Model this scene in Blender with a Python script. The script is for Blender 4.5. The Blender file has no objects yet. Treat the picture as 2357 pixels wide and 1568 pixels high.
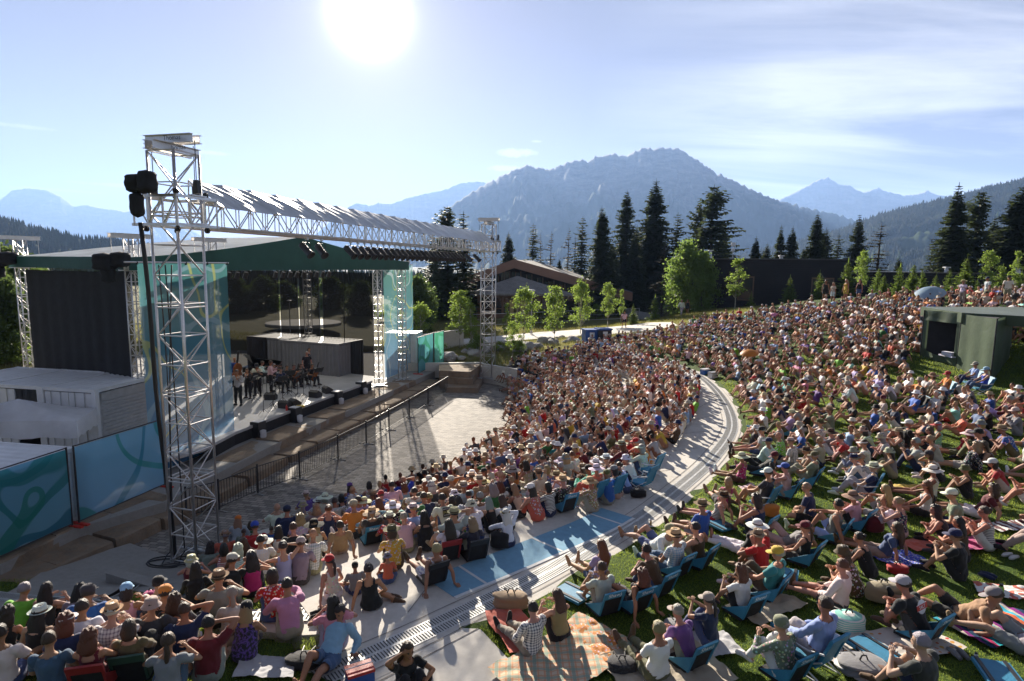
import bpy, math, random
import numpy as np
from mathutils import Vector, Matrix, noise, Euler
random.seed(7); rng = np.random.default_rng(11)
C = bpy.context.scene.collection
# ---------------------------------------------------------------- camera maths (photo coordinates 2356 x 1568)
FOC = 1370.; CU = 1178.; CV = 784.; CAMZ = 8.5
PIT = math.radians(7.24); ROL = math.radians(.73)
SUN_AZ = math.radians(-13.1); SUN_EL = math.radians(20.9)
def ray(u, v):
    x = (u-CU)/FOC; y = -(v-CV)/FOC
    xr = x*math.cos(ROL)-y*math.sin(ROL); yr = x*math.sin(ROL)+y*math.cos(ROL)
    return Vector((xr, math.cos(PIT)+yr*math.sin(PIT), -math.sin(PIT)+yr*math.cos(PIT)))
def pz(u, v, z):
    d = ray(u, v); t = (z-CAMZ)/d.z
    return Vector((d.x*t, d.y*t, z))
def pY(u, v, Y):
    d = ray(u, v); t = Y/d.y
    return Vector((d.x*t, Y, CAMZ+d.z*t))
# ---------------------------------------------------------------- objects
def tag(o, label=None, cat=None, group=None, kind=None):
    if label: o['label'] = label
    if cat: o['category'] = cat
    if group: o['group'] = group
    if kind: o['kind'] = kind
    return o
def link(o, parent=None):
    C.objects.link(o)
    if parent: o.parent = parent
    return o
def empty(name, loc=(0, 0, 0), rz=0, label=None, cat=None, group=None, kind=None):
    o = bpy.data.objects.new(name, None); o.empty_display_size = .2
    o.location = loc; o.rotation_euler = (0, 0, rz); link(o)
    return tag(o, label, cat, group, kind)
KIDS = {}
def mesh_obj(name, me, parent=None, loc=(0, 0, 0), rz=0):
    o = bpy.data.objects.new(name, me); o.location = loc; o.rotation_euler = (0, 0, rz)
    if parent: KIDS.setdefault(parent.as_pointer(), []).append(o)
    return link(o, parent)
def text_mesh(name, body, size, mat, parent, loc, rot, align='CENTER'):
    cu = bpy.data.curves.new(name, 'FONT'); cu.body = body; cu.size = size; cu.extrude = .0015; cu.align_x = align; cu.align_y = 'CENTER'
    tmp = bpy.data.objects.new(name, cu); C.objects.link(tmp); bpy.context.view_layer.update()
    me = bpy.data.meshes.new_from_object(tmp.evaluated_get(bpy.context.evaluated_depsgraph_get())); bpy.data.objects.remove(tmp); me.materials.clear(); me.materials.append(mat)
    o = mesh_obj(name, me, parent, loc); o.rotation_euler = rot; return o
def copy_tree(o, parent=None):
    c = o.copy(); C.objects.link(c)
    if parent: c.parent = parent; KIDS.setdefault(parent.as_pointer(), []).append(c)
    for ch in KIDS.get(o.as_pointer(), []): copy_tree(ch, c)
    return c
def np_mesh(name, V, F, mat=None, smooth=True, mi=None):
    """V (n,3) array, F (m,3) or (m,4) array"""
    me = bpy.data.meshes.new(name)
    V = np.asarray(V, dtype=np.float32); F = np.asarray(F, dtype=np.int32)
    me.vertices.add(len(V)); me.vertices.foreach_set('co', V.ravel())
    k = F.shape[1]
    me.loops.add(F.size); me.loops.foreach_set('vertex_index', F.ravel())
    me.polygons.add(len(F)); me.polygons.foreach_set('loop_start', np.arange(len(F), dtype=np.int32)*k)
    try: me.polygons.foreach_set('loop_total', np.full(len(F), k, dtype=np.int32))
    except Exception: pass
    if mat:
        for m in (mat if isinstance(mat, (list, tuple)) else [mat]): me.materials.append(m)
    if mi is not None: me.polygons.foreach_set('material_index', np.asarray(mi, dtype=np.int32))
    me.polygons.foreach_set('use_smooth', np.full(len(F), smooth, dtype=bool))
    me.update(calc_edges=True); me.validate()
    return me
class MB:
    """collects shapes and builds them as ONE mesh object"""
    def __init__(s): s.v = []; s.f = []; s.m = []; s.cm = 0
    def add(s, vs, fs):
        b = len(s.v); s.v += [tuple(q) for q in vs]; s.f += [tuple(b+i for i in f) for f in fs]; s.m += [s.cm]*len(fs)
    def box(s, c, d, rz=0, M=None):
        x, y, z = d[0]/2, d[1]/2, d[2]/2
        vs = [Vector((i*x, j*y, k*z)) for i in (-1, 1) for j in (-1, 1) for k in (-1, 1)]
        R = M if M else Matrix.Rotation(rz, 3, 'Z')
        c = Vector(c); s.add([R@q+c for q in vs], [(0, 1, 3, 2), (4, 6, 7, 5), (0, 4, 5, 1), (2, 3, 7, 6), (0, 2, 6, 4), (1, 5, 7, 3)])
    def tube(s, a, b, r, n=6, r2=None, cap=True):
        a = Vector(a); b = Vector(b); d = b-a
        if d.length < 1e-6: return
        r2 = r if r2 is None else r2
        q = d.to_track_quat('Z', 'Y'); vs = []
        for i in range(n):
            t = 2*math.pi*i/n; e = q@Vector((math.cos(t), math.sin(t), 0)); vs += [a+e*r, b+e*r2]
        fs = [(2*i, 2*((i+1) % n), 2*((i+1) % n)+1, 2*i+1) for i in range(n)]
        if cap: fs += [tuple(2*i for i in range(n))[::-1], tuple(2*i+1 for i in range(n))]
        s.add(vs, fs)
    def path(s, pts, r, n=6):
        pts = [Vector(p) for p in pts]
        rs = r if isinstance(r, (list, tuple)) else [r]*len(pts)
        vs = []; fs = []
        for i, p in enumerate(pts):
            d = pts[min(i+1, len(pts)-1)]-pts[max(i-1, 0)]
            q = d.to_track_quat('Z', 'Y')
            for j in range(n):
                t = 2*math.pi*j/n; vs.append(p+q@Vector((math.cos(t)*rs[i], math.sin(t)*rs[i], 0)))
        for i in range(len(pts)-1):
            for j in range(n): fs.append((i*n+j, i*n+(j+1) % n, (i+1)*n+(j+1) % n, (i+1)*n+j))
        fs += [tuple(range(n))[::-1], tuple((len(pts)-1)*n+j for j in range(n))]
        s.add(vs, fs)
    def lathe(s, prof, n=16, M=None, sx=1, sy=1):
        vs = []; fs = []
        for (r, z) in prof:
            for j in range(n):
                t = 2*math.pi*j/n; q = Vector((r*math.cos(t)*sx, r*math.sin(t)*sy, z)); vs.append(M@q if M else q)
        for i in range(len(prof)-1):
            for j in range(n): fs.append((i*n+j, i*n+(j+1) % n, (i+1)*n+(j+1) % n, (i+1)*n+j))
        s.add(vs, fs)
    def ball(s, c, r, n=10, m=7, M=None):
        c = Vector(c); r = r if isinstance(r, (tuple, list)) else (r, r, r); vs = []; fs = []
        for i in range(m+1):
            a = math.pi*i/m
            for j in range(n):
                t = 2*math.pi*j/n; q = Vector((r[0]*math.sin(a)*math.cos(t), r[1]*math.sin(a)*math.sin(t), r[2]*math.cos(a)))
                vs.append((M@q if M else q)+c)
        for i in range(m):
            for j in range(n): fs.append((i*n+j, (i+1)*n+j, (i+1)*n+(j+1) % n, i*n+(j+1) % n))
        s.add(vs, fs)
    def prism(s, pts, z0, z1):
        """pts: list of (x,y) ccw; z0,z1 numbers or lists"""
        n = len(pts)
        A = z0 if isinstance(z0, (list, tuple)) else [z0]*n; B = z1 if isinstance(z1, (list, tuple)) else [z1]*n
        vs = [(p[0], p[1], A[i]) for i, p in enumerate(pts)]+[(p[0], p[1], B[i]) for i, p in enumerate(pts)]
        fs = [tuple(range(n))[::-1], tuple(range(n, 2*n))]+[(i, (i+1) % n, n+(i+1) % n, n+i) for i in range(n)]
        s.add(vs, fs)
    def build(s, name, mat=None, parent=None, smooth=False, loc=(0, 0, 0), rz=0):
        me = bpy.data.meshes.new(name); me.from_pydata(s.v, [], s.f)
        for m in (mat if isinstance(mat, (list, tuple)) else [mat]):
            if m: me.materials.append(m)
        if len(set(s.m)) > 1: me.polygons.foreach_set('material_index', s.m)
        if smooth: me.polygons.foreach_set('use_smooth', [True]*len(me.polygons))
        me.update()
        return mesh_obj(name, me, parent, loc, rz)
# ---------------------------------------------------------------- materials
def new_mat(name):
    m = bpy.data.materials.new(name); m.use_nodes = True; nt = m.node_tree; nt.nodes.clear()
    out = nt.nodes.new('ShaderNodeOutputMaterial'); return m, nt, out
def N(nt, t, **kw):
    n = nt.nodes.new(t)
    for k, v in kw.items():
        if k in n.inputs: n.inputs[k].default_value = v
        else: setattr(n, k, v)
    return n
def L(nt, a, b): nt.links.new(a, b)
def ramp(nt, fac, stops, interp='LINEAR'):
    r = nt.nodes.new('ShaderNodeValToRGB'); r.color_ramp.interpolation = interp
    e = r.color_ramp.elements
    while len(e) > 1: e.remove(e[-1])
    e[0].position = stops[0][0]; e[0].color = tuple(stops[0][1])+(1,)
    for p, c in stops[1:]:
        x = e.new(p); x.color = tuple(c)+(1,)
    L(nt, fac, r.inputs[0]); return r.outputs[0]
def mixc(nt, fac, a, b, mode='MIX'):
    m = nt.nodes.new('ShaderNodeMix'); m.data_type = 'RGBA'; m.blend_type = mode
    for s, v in ((0, fac), (6, a), (7, b)):
        if hasattr(v, 'is_linked') or hasattr(v, 'links'): L(nt, v, m.inputs[s])
        else: m.inputs[s].default_value = (tuple(v)+(1,)) if isinstance(v, (tuple, list)) and len(v) == 3 else v
    return m.outputs[2]
def math_(nt, op, a, b=None, clamp=False):
    m = nt.nodes.new('ShaderNodeMath'); m.operation = op; m.use_clamp = clamp
    for i, v in enumerate((a, b)):
        if v is None: continue
        if hasattr(v, 'links'): L(nt, v, m.inputs[i])
        else: m.inputs[i].default_value = v
    return m.outputs[0]
def noise_(nt, scale, detail=4, rough=.55, vec=None, dist=0):
    n = N(nt, 'ShaderNodeTexNoise'); n.inputs['Scale'].default_value = scale; n.inputs['Detail'].default_value = detail
    n.inputs['Roughness'].default_value = rough; n.inputs['Distortion'].default_value = dist
    if vec is not None: L(nt, vec, n.inputs['Vector'])
    return n.outputs[0]
def coords(nt, kind='Object', scale=None, rot=None):
    t = N(nt, 'ShaderNodeTexCoord').outputs[kind]
    if scale or rot:
        m = N(nt, 'ShaderNodeMapping'); L(nt, t, m.inputs[0])
        if scale: m.inputs['Scale'].default_value = scale
        if rot: m.inputs['Rotation'].default_value = rot
        t = m.outputs[0]
    return t
def worldpos(nt): return N(nt, 'ShaderNodeNewGeometry').outputs['Position']
def bump(nt, h, strength=.3, dist=.02):
    b = N(nt, 'ShaderNodeBump'); b.inputs['Strength'].default_value = strength; b.inputs['Distance'].default_value = dist
    L(nt, h, b.inputs['Height']); return b.outputs[0]
def bsdf(nt, out, col, rough=.7, metal=0, normal=None, spec=None, sheen=0):
    p = N(nt, 'ShaderNodeBsdfPrincipled')
    if hasattr(col, 'links'): L(nt, col, p.inputs['Base Color'])
    else: p.inputs['Base Color'].default_value = tuple(col)+(1,)
    if hasattr(rough, 'links'): L(nt, rough, p.inputs['Roughness'])
    else: p.inputs['Roughness'].default_value = rough
    p.inputs['Metallic'].default_value = metal
    if spec is not None: p.inputs['Specular IOR Level'].default_value = spec
    if sheen: p.inputs['Sheen Weight'].default_value = sheen
    if normal is not None: L(nt, normal, p.inputs['Normal'])
    L(nt, p.outputs[0], out.inputs[0]); return p
def simple(name, col, rough=.7, metal=0, var=.12, nscale=6, bmp=0, bscale=40, spec=None):
    m, nt, out = new_mat(name); w = coords(nt)
    n = noise_(nt, nscale, 4, .6, w)
    c = ramp(nt, n, [(.3, [x*(1-var) for x in col]), (.7, [min(1, x*(1+var)) for x in col])])
    nm = bump(nt, noise_(nt, bscale, 3, .6, w), bmp, .02) if bmp else None
    bsdf(nt, out, c, rough, metal, nm, spec); return m
def objcol(name, rough=.8, bmp=.25, bscale=30, sheen=0, spec=.3, pattern=None, transl=0):
    """material taking the object's own colour; optional woven or printed pattern"""
    m, nt, out = new_mat(name); oc = N(nt, 'ShaderNodeObjectInfo').outputs['Color']; w = coords(nt)
    n = noise_(nt, 9, 3, .6, w)
    c = mixc(nt, math_(nt, 'MULTIPLY', n, .35), oc, mixc(nt, .5, oc, (.02, .02, .02)))
    if pattern == 'stripe':
        wv = N(nt, 'ShaderNodeTexWave'); wv.bands_direction = 'Z'; wv.inputs['Scale'].default_value = 9; L(nt, w, wv.inputs[0])
        c = mixc(nt, ramp(nt, wv.outputs[1], [(.45, (0, 0, 0)), (.55, (1, 1, 1))]), c, (.72, .70, .66))
    elif pattern == 'plaid':
        fs = []
        for d in ('X', 'Z'):
            wv = N(nt, 'ShaderNodeTexWave'); wv.bands_direction = d; wv.inputs['Scale'].default_value = 7; L(nt, w, wv.inputs[0]); fs.append(ramp(nt, wv.outputs[1], [(.6, (0, 0, 0)), (.75, (1, 1, 1))]))
        f = math_(nt, 'ADD', math_(nt, 'MULTIPLY', fs[0], .5), math_(nt, 'MULTIPLY', fs[1], .5))
        c = mixc(nt, f, (.72, .70, .68), c)
    elif pattern == 'print':
        vo = N(nt, 'ShaderNodeTexVoronoi'); vo.inputs['Scale'].default_value = 22; L(nt, w, vo.inputs['Vector'])
        c = mixc(nt, ramp(nt, vo.outputs['Distance'], [(.3, (1, 1, 1)), (.42, (0, 0, 0))]), c, mixc(nt, .6, vo.outputs['Color'], (.6, .5, .5)))
    elif pattern == 'lace':
        c = mixc(nt, ramp(nt, noise_(nt, 26, 4, .7, w), [(.45, (0, 0, 0)), (.5, (1, 1, 1))]), c, (.02, .02, .025))
    p = bsdf(nt, out, c, rough, 0, bump(nt, noise_(nt, bscale, 4, .6, w), bmp, .02), spec, sheen)
    if transl:
        t = N(nt, 'ShaderNodeBsdfTranslucent'); L(nt, c, t.inputs[0]); mx = N(nt, 'ShaderNodeMixShader'); mx.inputs[0].default_value = transl
        L(nt, p.outputs[0], mx.inputs[1]); L(nt, t.outputs[0], mx.inputs[2]); L(nt, mx.outputs[0], out.inputs[0])
    return m
def leafmat(name, c1, c2, tr=.5, scale=1.2):
    m, nt, out = new_mat(name); w = worldpos(nt)
    c = ramp(nt, noise_(nt, scale, 3, .6, w), [(.3, c1), (.7, c2)])
    p = bsdf(nt, out, c, .6, 0, None, .3)
    t = N(nt, 'ShaderNodeBsdfTranslucent'); L(nt, mixc(nt, .5, c, tuple(min(1, x*1.6) for x in c2)), t.inputs[0])
    mx = N(nt, 'ShaderNodeMixShader'); mx.inputs[0].default_value = tr
    L(nt, p.outputs[0], mx.inputs[1]); L(nt, t.outputs[0], mx.inputs[2]); L(nt, mx.outputs[0], out.inputs[0]); return m
M = {}
M['alu'] = simple('aluminium', (.62, .60, .58), .32, .85, .08, 12)
M['steel_grey'] = simple('galvanised_steel', (.45, .46, .47), .45, .7, .12, 5)
M['black'] = simple('black_paint', (.018, .018, .02), .5, 0, .2, 8)
M['black_cloth'] = simple('black_cloth', (.012, .012, .014), .85, 0, .3, 3, .5, 8)
M['black_rubber'] = simple('cable_rubber', (.015, .015, .016), .5, 0, .1)
M['glass'] = simple('window_glass', (.02, .025, .03), .08, 0, .2, 1)
M['white_metal'] = simple('white_painted_steel', (.62, .63, .64), .45, 0, .08, 2)
M['trunk'] = simple('bark', (.085, .062, .045), .9, 0, .35, 5, .6, 20)
M['paletrunk'] = simple('pale_bark', (.33, .31, .26), .85, 0, .3, 9, .4, 20)
M['red'] = simple('red_plastic', (.5, .03, .02), .5)
M['blueplastic'] = simple('blue_plastic', (.02, .09, .32), .5)
M['paper'] = simple('paper', (.75, .75, .73), .8)
M['wood_violin'] = simple('varnished_wood', (.22, .07, .02), .25, 0, .3, 8)
M['chairblue'] = simple('blue_nylon', (.03, .19, .32), .6, 0, .12, 8, .3, 30)
M['lettering'] = simple('white_print', (.7, .72, .74), .7)
M['skin'] = objcol('skin', .62, .12, 60, 0, .25)
M['cloth'] = objcol('cloth', .85, .5, 14, .2, transl=.1)
for k in ('stripe', 'plaid', 'print', 'lace'): M['cloth_'+k] = objcol('cloth_'+k, .85, .4, 14, .2, pattern=k, transl=.1)
M['hair'] = objcol('hair', .45, .9, 90, 0, .5)
M['straw'] = objcol('straw', .8, .6, 60, 0, .2, transl=.12)
M['eye'] = simple('eyes', (.02, .014, .01), .3)
M['lip'] = simple('lips', (.36, .12, .10), .5)
def concrete(name, c, joints=None, wet=0):
    m, nt, out = new_mat(name); w = worldpos(nt)
    a = noise_(nt, .5, 5, .6, w); b = noise_(nt, 7, 5, .65, w); d = noise_(nt, 90, 2, .5, w)
    c1 = ramp(nt, a, [(.3, [x*.86 for x in c]), (.7, [x*1.1 for x in c])])
    c1 = mixc(nt, .35, c1, ramp(nt, b, [(.35, [x*.75 for x in c]), (.65, [x*1.15 for x in c])]))
    bsdf(nt, out, c1, .85, 0, bump(nt, math_(nt, 'ADD', b, math_(nt, 'MULTIPLY', d, .4)), .25, .01), .3); return m
M['concrete'] = concrete('concrete', (.54, .51, .46))
M['concrete_dark'] = concrete('rough_concrete', (.27, .26, .24))
def stone(name, c, s=1.):
    m, nt, out = new_mat(name); w = worldpos(nt)
    a = noise_(nt, 1.1*s, 6, .65, w); b = noise_(nt, 6*s, 6, .7, w)
    c1 = ramp(nt, a, [(.28, [x*.6 for x in c]), (.5, c), (.75, [min(1, x*1.35) for x in c])])
    c1 = mixc(nt, ramp(nt, b, [(.45, (0, 0, 0)), (.7, (.6, .6, .6))]), c1, (c[0]*1.25, c[1]*.95, c[2]*.7))
    bsdf(nt, out, c1, .9, 0, bump(nt, math_(nt, 'ADD', a, b), .8, .05), .25); return m
M['sandstone'] = stone('sandstone', (.21, .165, .12))
M['boulder'] = stone('boulder_rock', (.30, .30, .30))
def paver():
    m, nt, out = new_mat('paver_blocks'); w = worldpos(nt)
    mp = N(nt, 'ShaderNodeMapping'); L(nt, w, mp.inputs[0]); mp.inputs['Rotation'].default_value = (0, 0, math.radians(12))
    b = N(nt, 'ShaderNodeTexBrick'); L(nt, mp.outputs[0], b.inputs['Vector'])
    b.inputs['Scale'].default_value = 1; b.inputs['Brick Width'].default_value = .30; b.inputs['Row Height'].default_value = .16
    b.inputs['Mortar Size'].default_value = .012; b.inputs['Mortar Smooth'].default_value = .3
    b.inputs['Color1'].default_value = (.10, .09, .08, 1); b.inputs['Color2'].default_value = (.36, .325, .28, 1); b.inputs['Mortar'].default_value = (.035, .03, .027, 1)
    b.inputs['Bias'].default_value = 0
    c = mixc(nt, .25, b.outputs[0], ramp(nt, noise_(nt, .8, 5, .6, w), [(.3, (.13, .115, .10)), (.7, (.29, .26, .23))]))
    bsdf(nt, out, c, .8, 0, bump(nt, math_(nt, 'ADD', math_(nt, 'MULTIPLY', b.outputs[1], -1), math_(nt, 'MULTIPLY', noise_(nt, 40, 3, .6, w), .3)), .6, .012), .3); return m
M['paver'] = paver()
def grassmat(name, c1, c2, c3):
    m, nt, out = new_mat(name); w = worldpos(nt)
    a = noise_(nt, .35, 5, .6, w); b = noise_(nt, 22, 4, .7, w)
    c = mixc(nt, ramp(nt, b, [(.35, (0, 0, 0)), (.65, (1, 1, 1))]), ramp(nt, a, [(.35, c1), (.65, c2)]), c3)
    bsdf(nt, out, c, .85, 0, bump(nt, b, .9, .05), .2); return m
M['lawn'] = grassmat('lawn', (.030, .052, .012), (.050, .075, .018), (.020, .036, .008))
# ---------------------------------------------------------------- terrain heights
ZW = 2.25; ZT = .70; ZD = 1.30       # walkway, stage terrace, stage deck
def curve(pts, n=140):
    """Catmull-Rom through 2-D points, resampled evenly"""
    p = [Vector(q[:2]) for q in pts]; p = [p[0]*2-p[1]]+p+[p[-1]*2-p[-2]]; o = []
    for i in range(1, len(p)-2):
        for j in range(20):
            t = j/20; a, b, c, d = p[i-1:i+3]
            o.append(.5*((2*b)+(c-a)*t+(2*a-5*b+4*c-d)*t*t+(3*b-3*c+d-a)*t**3))
    o.append(p[-2]); o = np.array([tuple(q) for q in o])
    s = np.concatenate([[0], np.cumsum(np.linalg.norm(np.diff(o, axis=0), axis=1))]); u = np.linspace(0, s[-1], n)
    return np.stack([np.interp(u, s, o[:, 0]), np.interp(u, s, o[:, 1])], 1)
Pc = curve([pz(q[0], q[1], 0) for q in [(500, 1272), (600, 1244), (700, 1214), (830, 1180), (950, 1140), (1050, 1092), (1130, 1045), (1185, 998), (1206, 955), (1198, 920), (1170, 895), (1130, 881)]])
Ic = curve([pz(q[0], q[1], ZW) for q in [(745, 1462), (880, 1400), (1000, 1350), (1200, 1272), (1400, 1185), (1500, 1105), (1575, 1000), (1608, 940), (1600, 895), (1560, 860), (1500, 838), (1430, 822)]])
Oc = curve([pz(q[0], q[1], ZW) for q in [(700, 1640), (850, 1570), (1000, 1500), (1100, 1448), (1300, 1345), (1500, 1222), (1600, 1140), (1680, 1060), (1718, 985), (1690, 920), (1640, 872), (1580, 842), (1510, 822), (1430, 808)]])
Ds = pz(1100, 1448, ZW)
CP = [tuple(q)+(ZW+.02,) for q in Oc[10::9]]
CP += [(.2, 9.2, 2.25), (2.2, 8.5, 2.35), (4.3, 10.5, 2.45), (5.4, 9.5, 2.6), (6.6, 7, 2.95), (9.7, 11, 2.75), (12.5, 14.5, 2.95), (10, 16, 2.7), (16.2, 20.5, 3.2), (14.7, 24, 3.4), (19, 25, 3.25),
       (11.8, 28, 2.35), (17, 34, 4.0), (12.6, 45, 2.7), (11, 50, 2.3), (19, 50, 4.6), (24.4, 50, 5.8), (27.5, 46, 6.4), (31, 38, 6.55), (25, 28, 4.7), (30, 20, 5.2), (20, 12, 3.7), (12, 5, 3.4), (2, 4, 2.4),
       (40, 40, 6.6), (40, 60, 5.8), (20, 62, 3.9), (31, 55, 5.6), (60, 60, 6.2), (45, 20, 6), (60, 30, 7),
       (-3.6, 9.6, 2.15), (-4, 8.2, 2.35), (-5.8, 8.5, 2.45), (-5.8, 7, 2.8), (-5.5, 5.5, 3.0), (-7.5, 9, 2.3), (-5.7, 11.6, 1.7), (-4.4, 11.8, 2.0), (-3.4, 10.8, 2.2), (-7.3, 13.6, .75), (-8.6, 15, .1), (-11, 14, .35), (-9.5, 11.8, 1.3), (-12.6, 11.5, 1.0), (-12, 8, 2.2),
       (-2.2, 7.8, 2.25), (-9.5, 17.5, 0), (-13.5, 14.5, .5), (-15, 18, .6), (-16, 13, .8),
       (3, 60, 1.8), (0, 55, 1.6), (-5, 52, 1.3), (11, 65, 1.9), (17, 73, 2.0), (-8, 45, .9), (-1, 45, 1.1), (3, 47, 1.35), (7, 49, 1.9), (-13, 50, 1.0), (-20, 40, .7), (-24, 28, .7), (-30, 22, .9), (-30, 40, 1.6), (-45, 35, 3.2), (-40, 60, 3), (-20, 70, 2),
       (0, 80, 2.2), (20, 85, 2.2), (-30, 95, 2), (50, 90, 3.5), (0, 140, 0), (80, 120, 0), (-80, 120, 4), (-90, 40, 6), (120, 60, 4), (-40, -10, 3), (0, -15, 3), (40, -10, 5),
       (-150, 0, 5), (150, -40, 5), (0, -100, 3), (200, 200, -5), (-200, 200, 0), (0, 300, -8), (0, 600, -10), (500, 500, -10), (-500, 500, -10), (-600, -200, 0), (600, -200, 0)]
CP = np.array(CP); _A = np.linalg.norm(CP[:, None, :2]-CP[None, :, :2], axis=2)
_K = np.block([[_A+np.eye(len(CP))*-.02, np.ones((len(CP), 1))], [np.ones((1, len(CP))), np.zeros((1, 1))]])
_W = np.linalg.solve(_K, np.concatenate([CP[:, 2], [0]]))
def rbf(x, y):
    x = np.atleast_1d(np.asarray(x, float)); y = np.atleast_1d(np.asarray(y, float)); o = np.zeros(len(x))
    for i in range(0, len(x), 20000):
        d = np.sqrt((x[i:i+20000, None]-CP[None, :, 0])**2+(y[i:i+20000, None]-CP[None, :, 1])**2)
        o[i:i+20000] = d@_W[:-1]+_W[-1]
    r = np.hypot(x, y); f = np.clip((r-250)/500, 0, 1)
    return o*(1-f)+(-10)*f
_PC = {}
def inpoly(x, y, poly):
    x = np.asarray(x); y = np.asarray(y); c = np.zeros(x.shape, bool); n = len(poly); j = n-1
    if x.size == 1:
        k_ = id(poly)
        if k_ not in _PC: _PC[k_] = (poly, np.array([(q[0], q[1]) for q in poly]), ); _PC[k_] += (np.roll(_PC[k_][1], 1, axis=0), _PC[k_][1].min(0), _PC[k_][1].max(0))
        _, A_, B_, lo_, hi_ = _PC[k_]; X = float(x.ravel()[0]); Y = float(y.ravel()[0])
        if X < lo_[0] or X > hi_[0] or Y < lo_[1] or Y > hi_[1]: return c
        s_ = (A_[:, 1] > Y) != (B_[:, 1] > Y)
        if s_.any():
            a = A_[s_]; b = B_[s_]; c[...] = (np.count_nonzero(X < (b[:, 0]-a[:, 0])*(Y-a[:, 1])/(b[:, 1]-a[:, 1])+a[:, 0]) % 2) == 1
        return c
    for i in range(n):
        xi, yi = poly[i][0], poly[i][1]; xj, yj = poly[j][0], poly[j][1]
        if yi != yj: c ^= ((yi > y) != (yj > y)) & (x < (xj-xi)*(y-yi)/(yj-yi)+xi)
        j = i
    return c
NR = 7; RISE = ZW/NR*.93
ROWC = [Pc*(1-k/NR)+Ic*(k/NR) for k in range(NR+1)]
RZ = [ZW/NR*(k+1) for k in range(NR)]; RZ[-1] = ZW-.02
# bowl lookup
_gs = np.arange(140); _gk = np.linspace(0, 1, 43)
_BG = (Pc[None]*(1-_gk[:, None, None])+Ic[None]*_gk[:, None, None]).reshape(-1, 2); _BK = np.repeat(_gk, 140); _BS = np.tile(_gs, 43)
BOWL = np.concatenate([Pc, Ic[::-1]]); WALK = np.concatenate([Ic, Oc[::-1]])
def bowl_k(x, y):
    d = (_BG[:, 0]-x)**2+(_BG[:, 1]-y)**2; i = int(d.argmin()); return _BK[i], _BS[i]
STEPL = [pz(*q, .35) for q in [(380, 1196), (504, 1140), (677, 1045), (874, 946), (1015, 874)]]
STEPU = [pz(*q, ZT) for q in [(380, 1155), (497, 1092), (621, 1028), (759, 963), (841, 927), (956, 874)]]
TERR = [tuple(q[:2]) for q in STEPU]+[tuple(pz(1010, 850, ZT)[:2]), (-9, 52), (-30, 52), (-33, 24), tuple(pz(0, 1300, ZT).to_2d()+Vector((-3, -1)))]+[tuple(pz(*q, ZT)[:2]) for q in [(0, 1300), (181, 1214)]]
FLOOR = [tuple(q) for q in Pc]+[(-1.5, 46.5), (-7, 47), (-13, 30), (-16, 16), (-14.5, 13.6), (-11, 14.6), (-8.6, 14.9)]
def under(x, y):
    x = np.atleast_1d(x); y = np.atleast_1d(y)
    mid = (Ic+Oc)/2
    a = inpoly(x, y, np.concatenate([Pc, mid[::-1]])) | inpoly(x, y, FLOOR) | inpoly(x, y, TERR)
    return a
def surf(x, y):
    """height of what one stands on"""
    if inpoly(x, y, TERR): return ZT
    if inpoly(x, y, BOWL):
        k, s = bowl_k(x, y); return RZ[min(NR-1, int(k*NR+1e-6))]
    if inpoly(x, y, WALK): return ZW
    if inpoly(x, y, FLOOR): return 0.
    return float(rbf(x, y)[0])
def hit(u, v):
    """the point of the ground seen at a photo position"""
    d = ray(u, v); o = Vector((0, 0, CAMZ)); t = 4.; 
    while t < 120:
        p = o+d*t
        if p.z < surf(p.x, p.y): break
        t += .25
    lo, hi = t-.25, t
    for _ in range(12):
        m = (lo+hi)/2; p = o+d*m
        if p.z < surf(p.x, p.y): hi = m
        else: lo = m
    p = o+d*hi; return Vector((p.x, p.y, surf(p.x, p.y)))
# ---------------------------------------------------------------- ground sheet
def axis(lo, hi, step, far, g=1.16):
    a = list(np.arange(lo, hi+1e-6, step)); s = step
    while a[-1] < far: s *= g; a.append(a[-1]+s)
    s = step
    while a[0] > -far: s *= g; a.insert(0, a[0]-s)
    return np.array(a)
gx = axis(-22, 34, .4, 9000); gy = axis(2, 62, .4, 9500)
XX, YY = np.meshgrid(gx, gy); x = XX.ravel(); y = YY.ravel()
ZZ = rbf(x, y); un = under(x, y); ZZ = np.where(un, np.minimum(ZZ, -.35), ZZ)
rr = np.hypot(x, y)
bs = [pz(*q, ZW) for q in [(1098, 1440), (1160, 1506), (1225, 1575), (1300, 1660), (600, 1700), (780, 1600), (900, 1545)]]
ap = [hit(*q) for q in [(470, 1300), (400, 1288), (300, 1262), (120, 1330), (-60, 1400), (-120, 1480), (0, 1452), (120, 1462), (245, 1432), (300, 1362), (470, 1385)]]
bd = [hit(*q) for q in [(470, 1418), (640, 1400), (745, 1386), (800, 1452), (690, 1466), (560, 1452), (470, 1448)]]
pth = [hit(*q) for q in [(950, 808), (1020, 800), (1100, 793), (1240, 782), (1340, 776), (1420, 770), (1500, 762), (1560, 752), (1545, 744), (1490, 745), (1400, 755), (1240, 767), (1100, 780), (1020, 786), (950, 792)]]
for q_ in (bs, ap, bd, pth): ZZ = np.where(inpoly(x, y, [tuple(e[:2]) for e in q_]), ZZ-.16, ZZ)
ZZ += np.where((rr > 12) & ~un, (rng.random(len(x))-.5)*.05, 0)
nx, ny = len(gx), len(gy); idx = np.arange(nx*ny).reshape(ny, nx)
F = np.stack([idx[:-1, :-1], idx[:-1, 1:], idx[1:, 1:], idx[1:, :-1]], -1).reshape(-1, 4)
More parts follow.
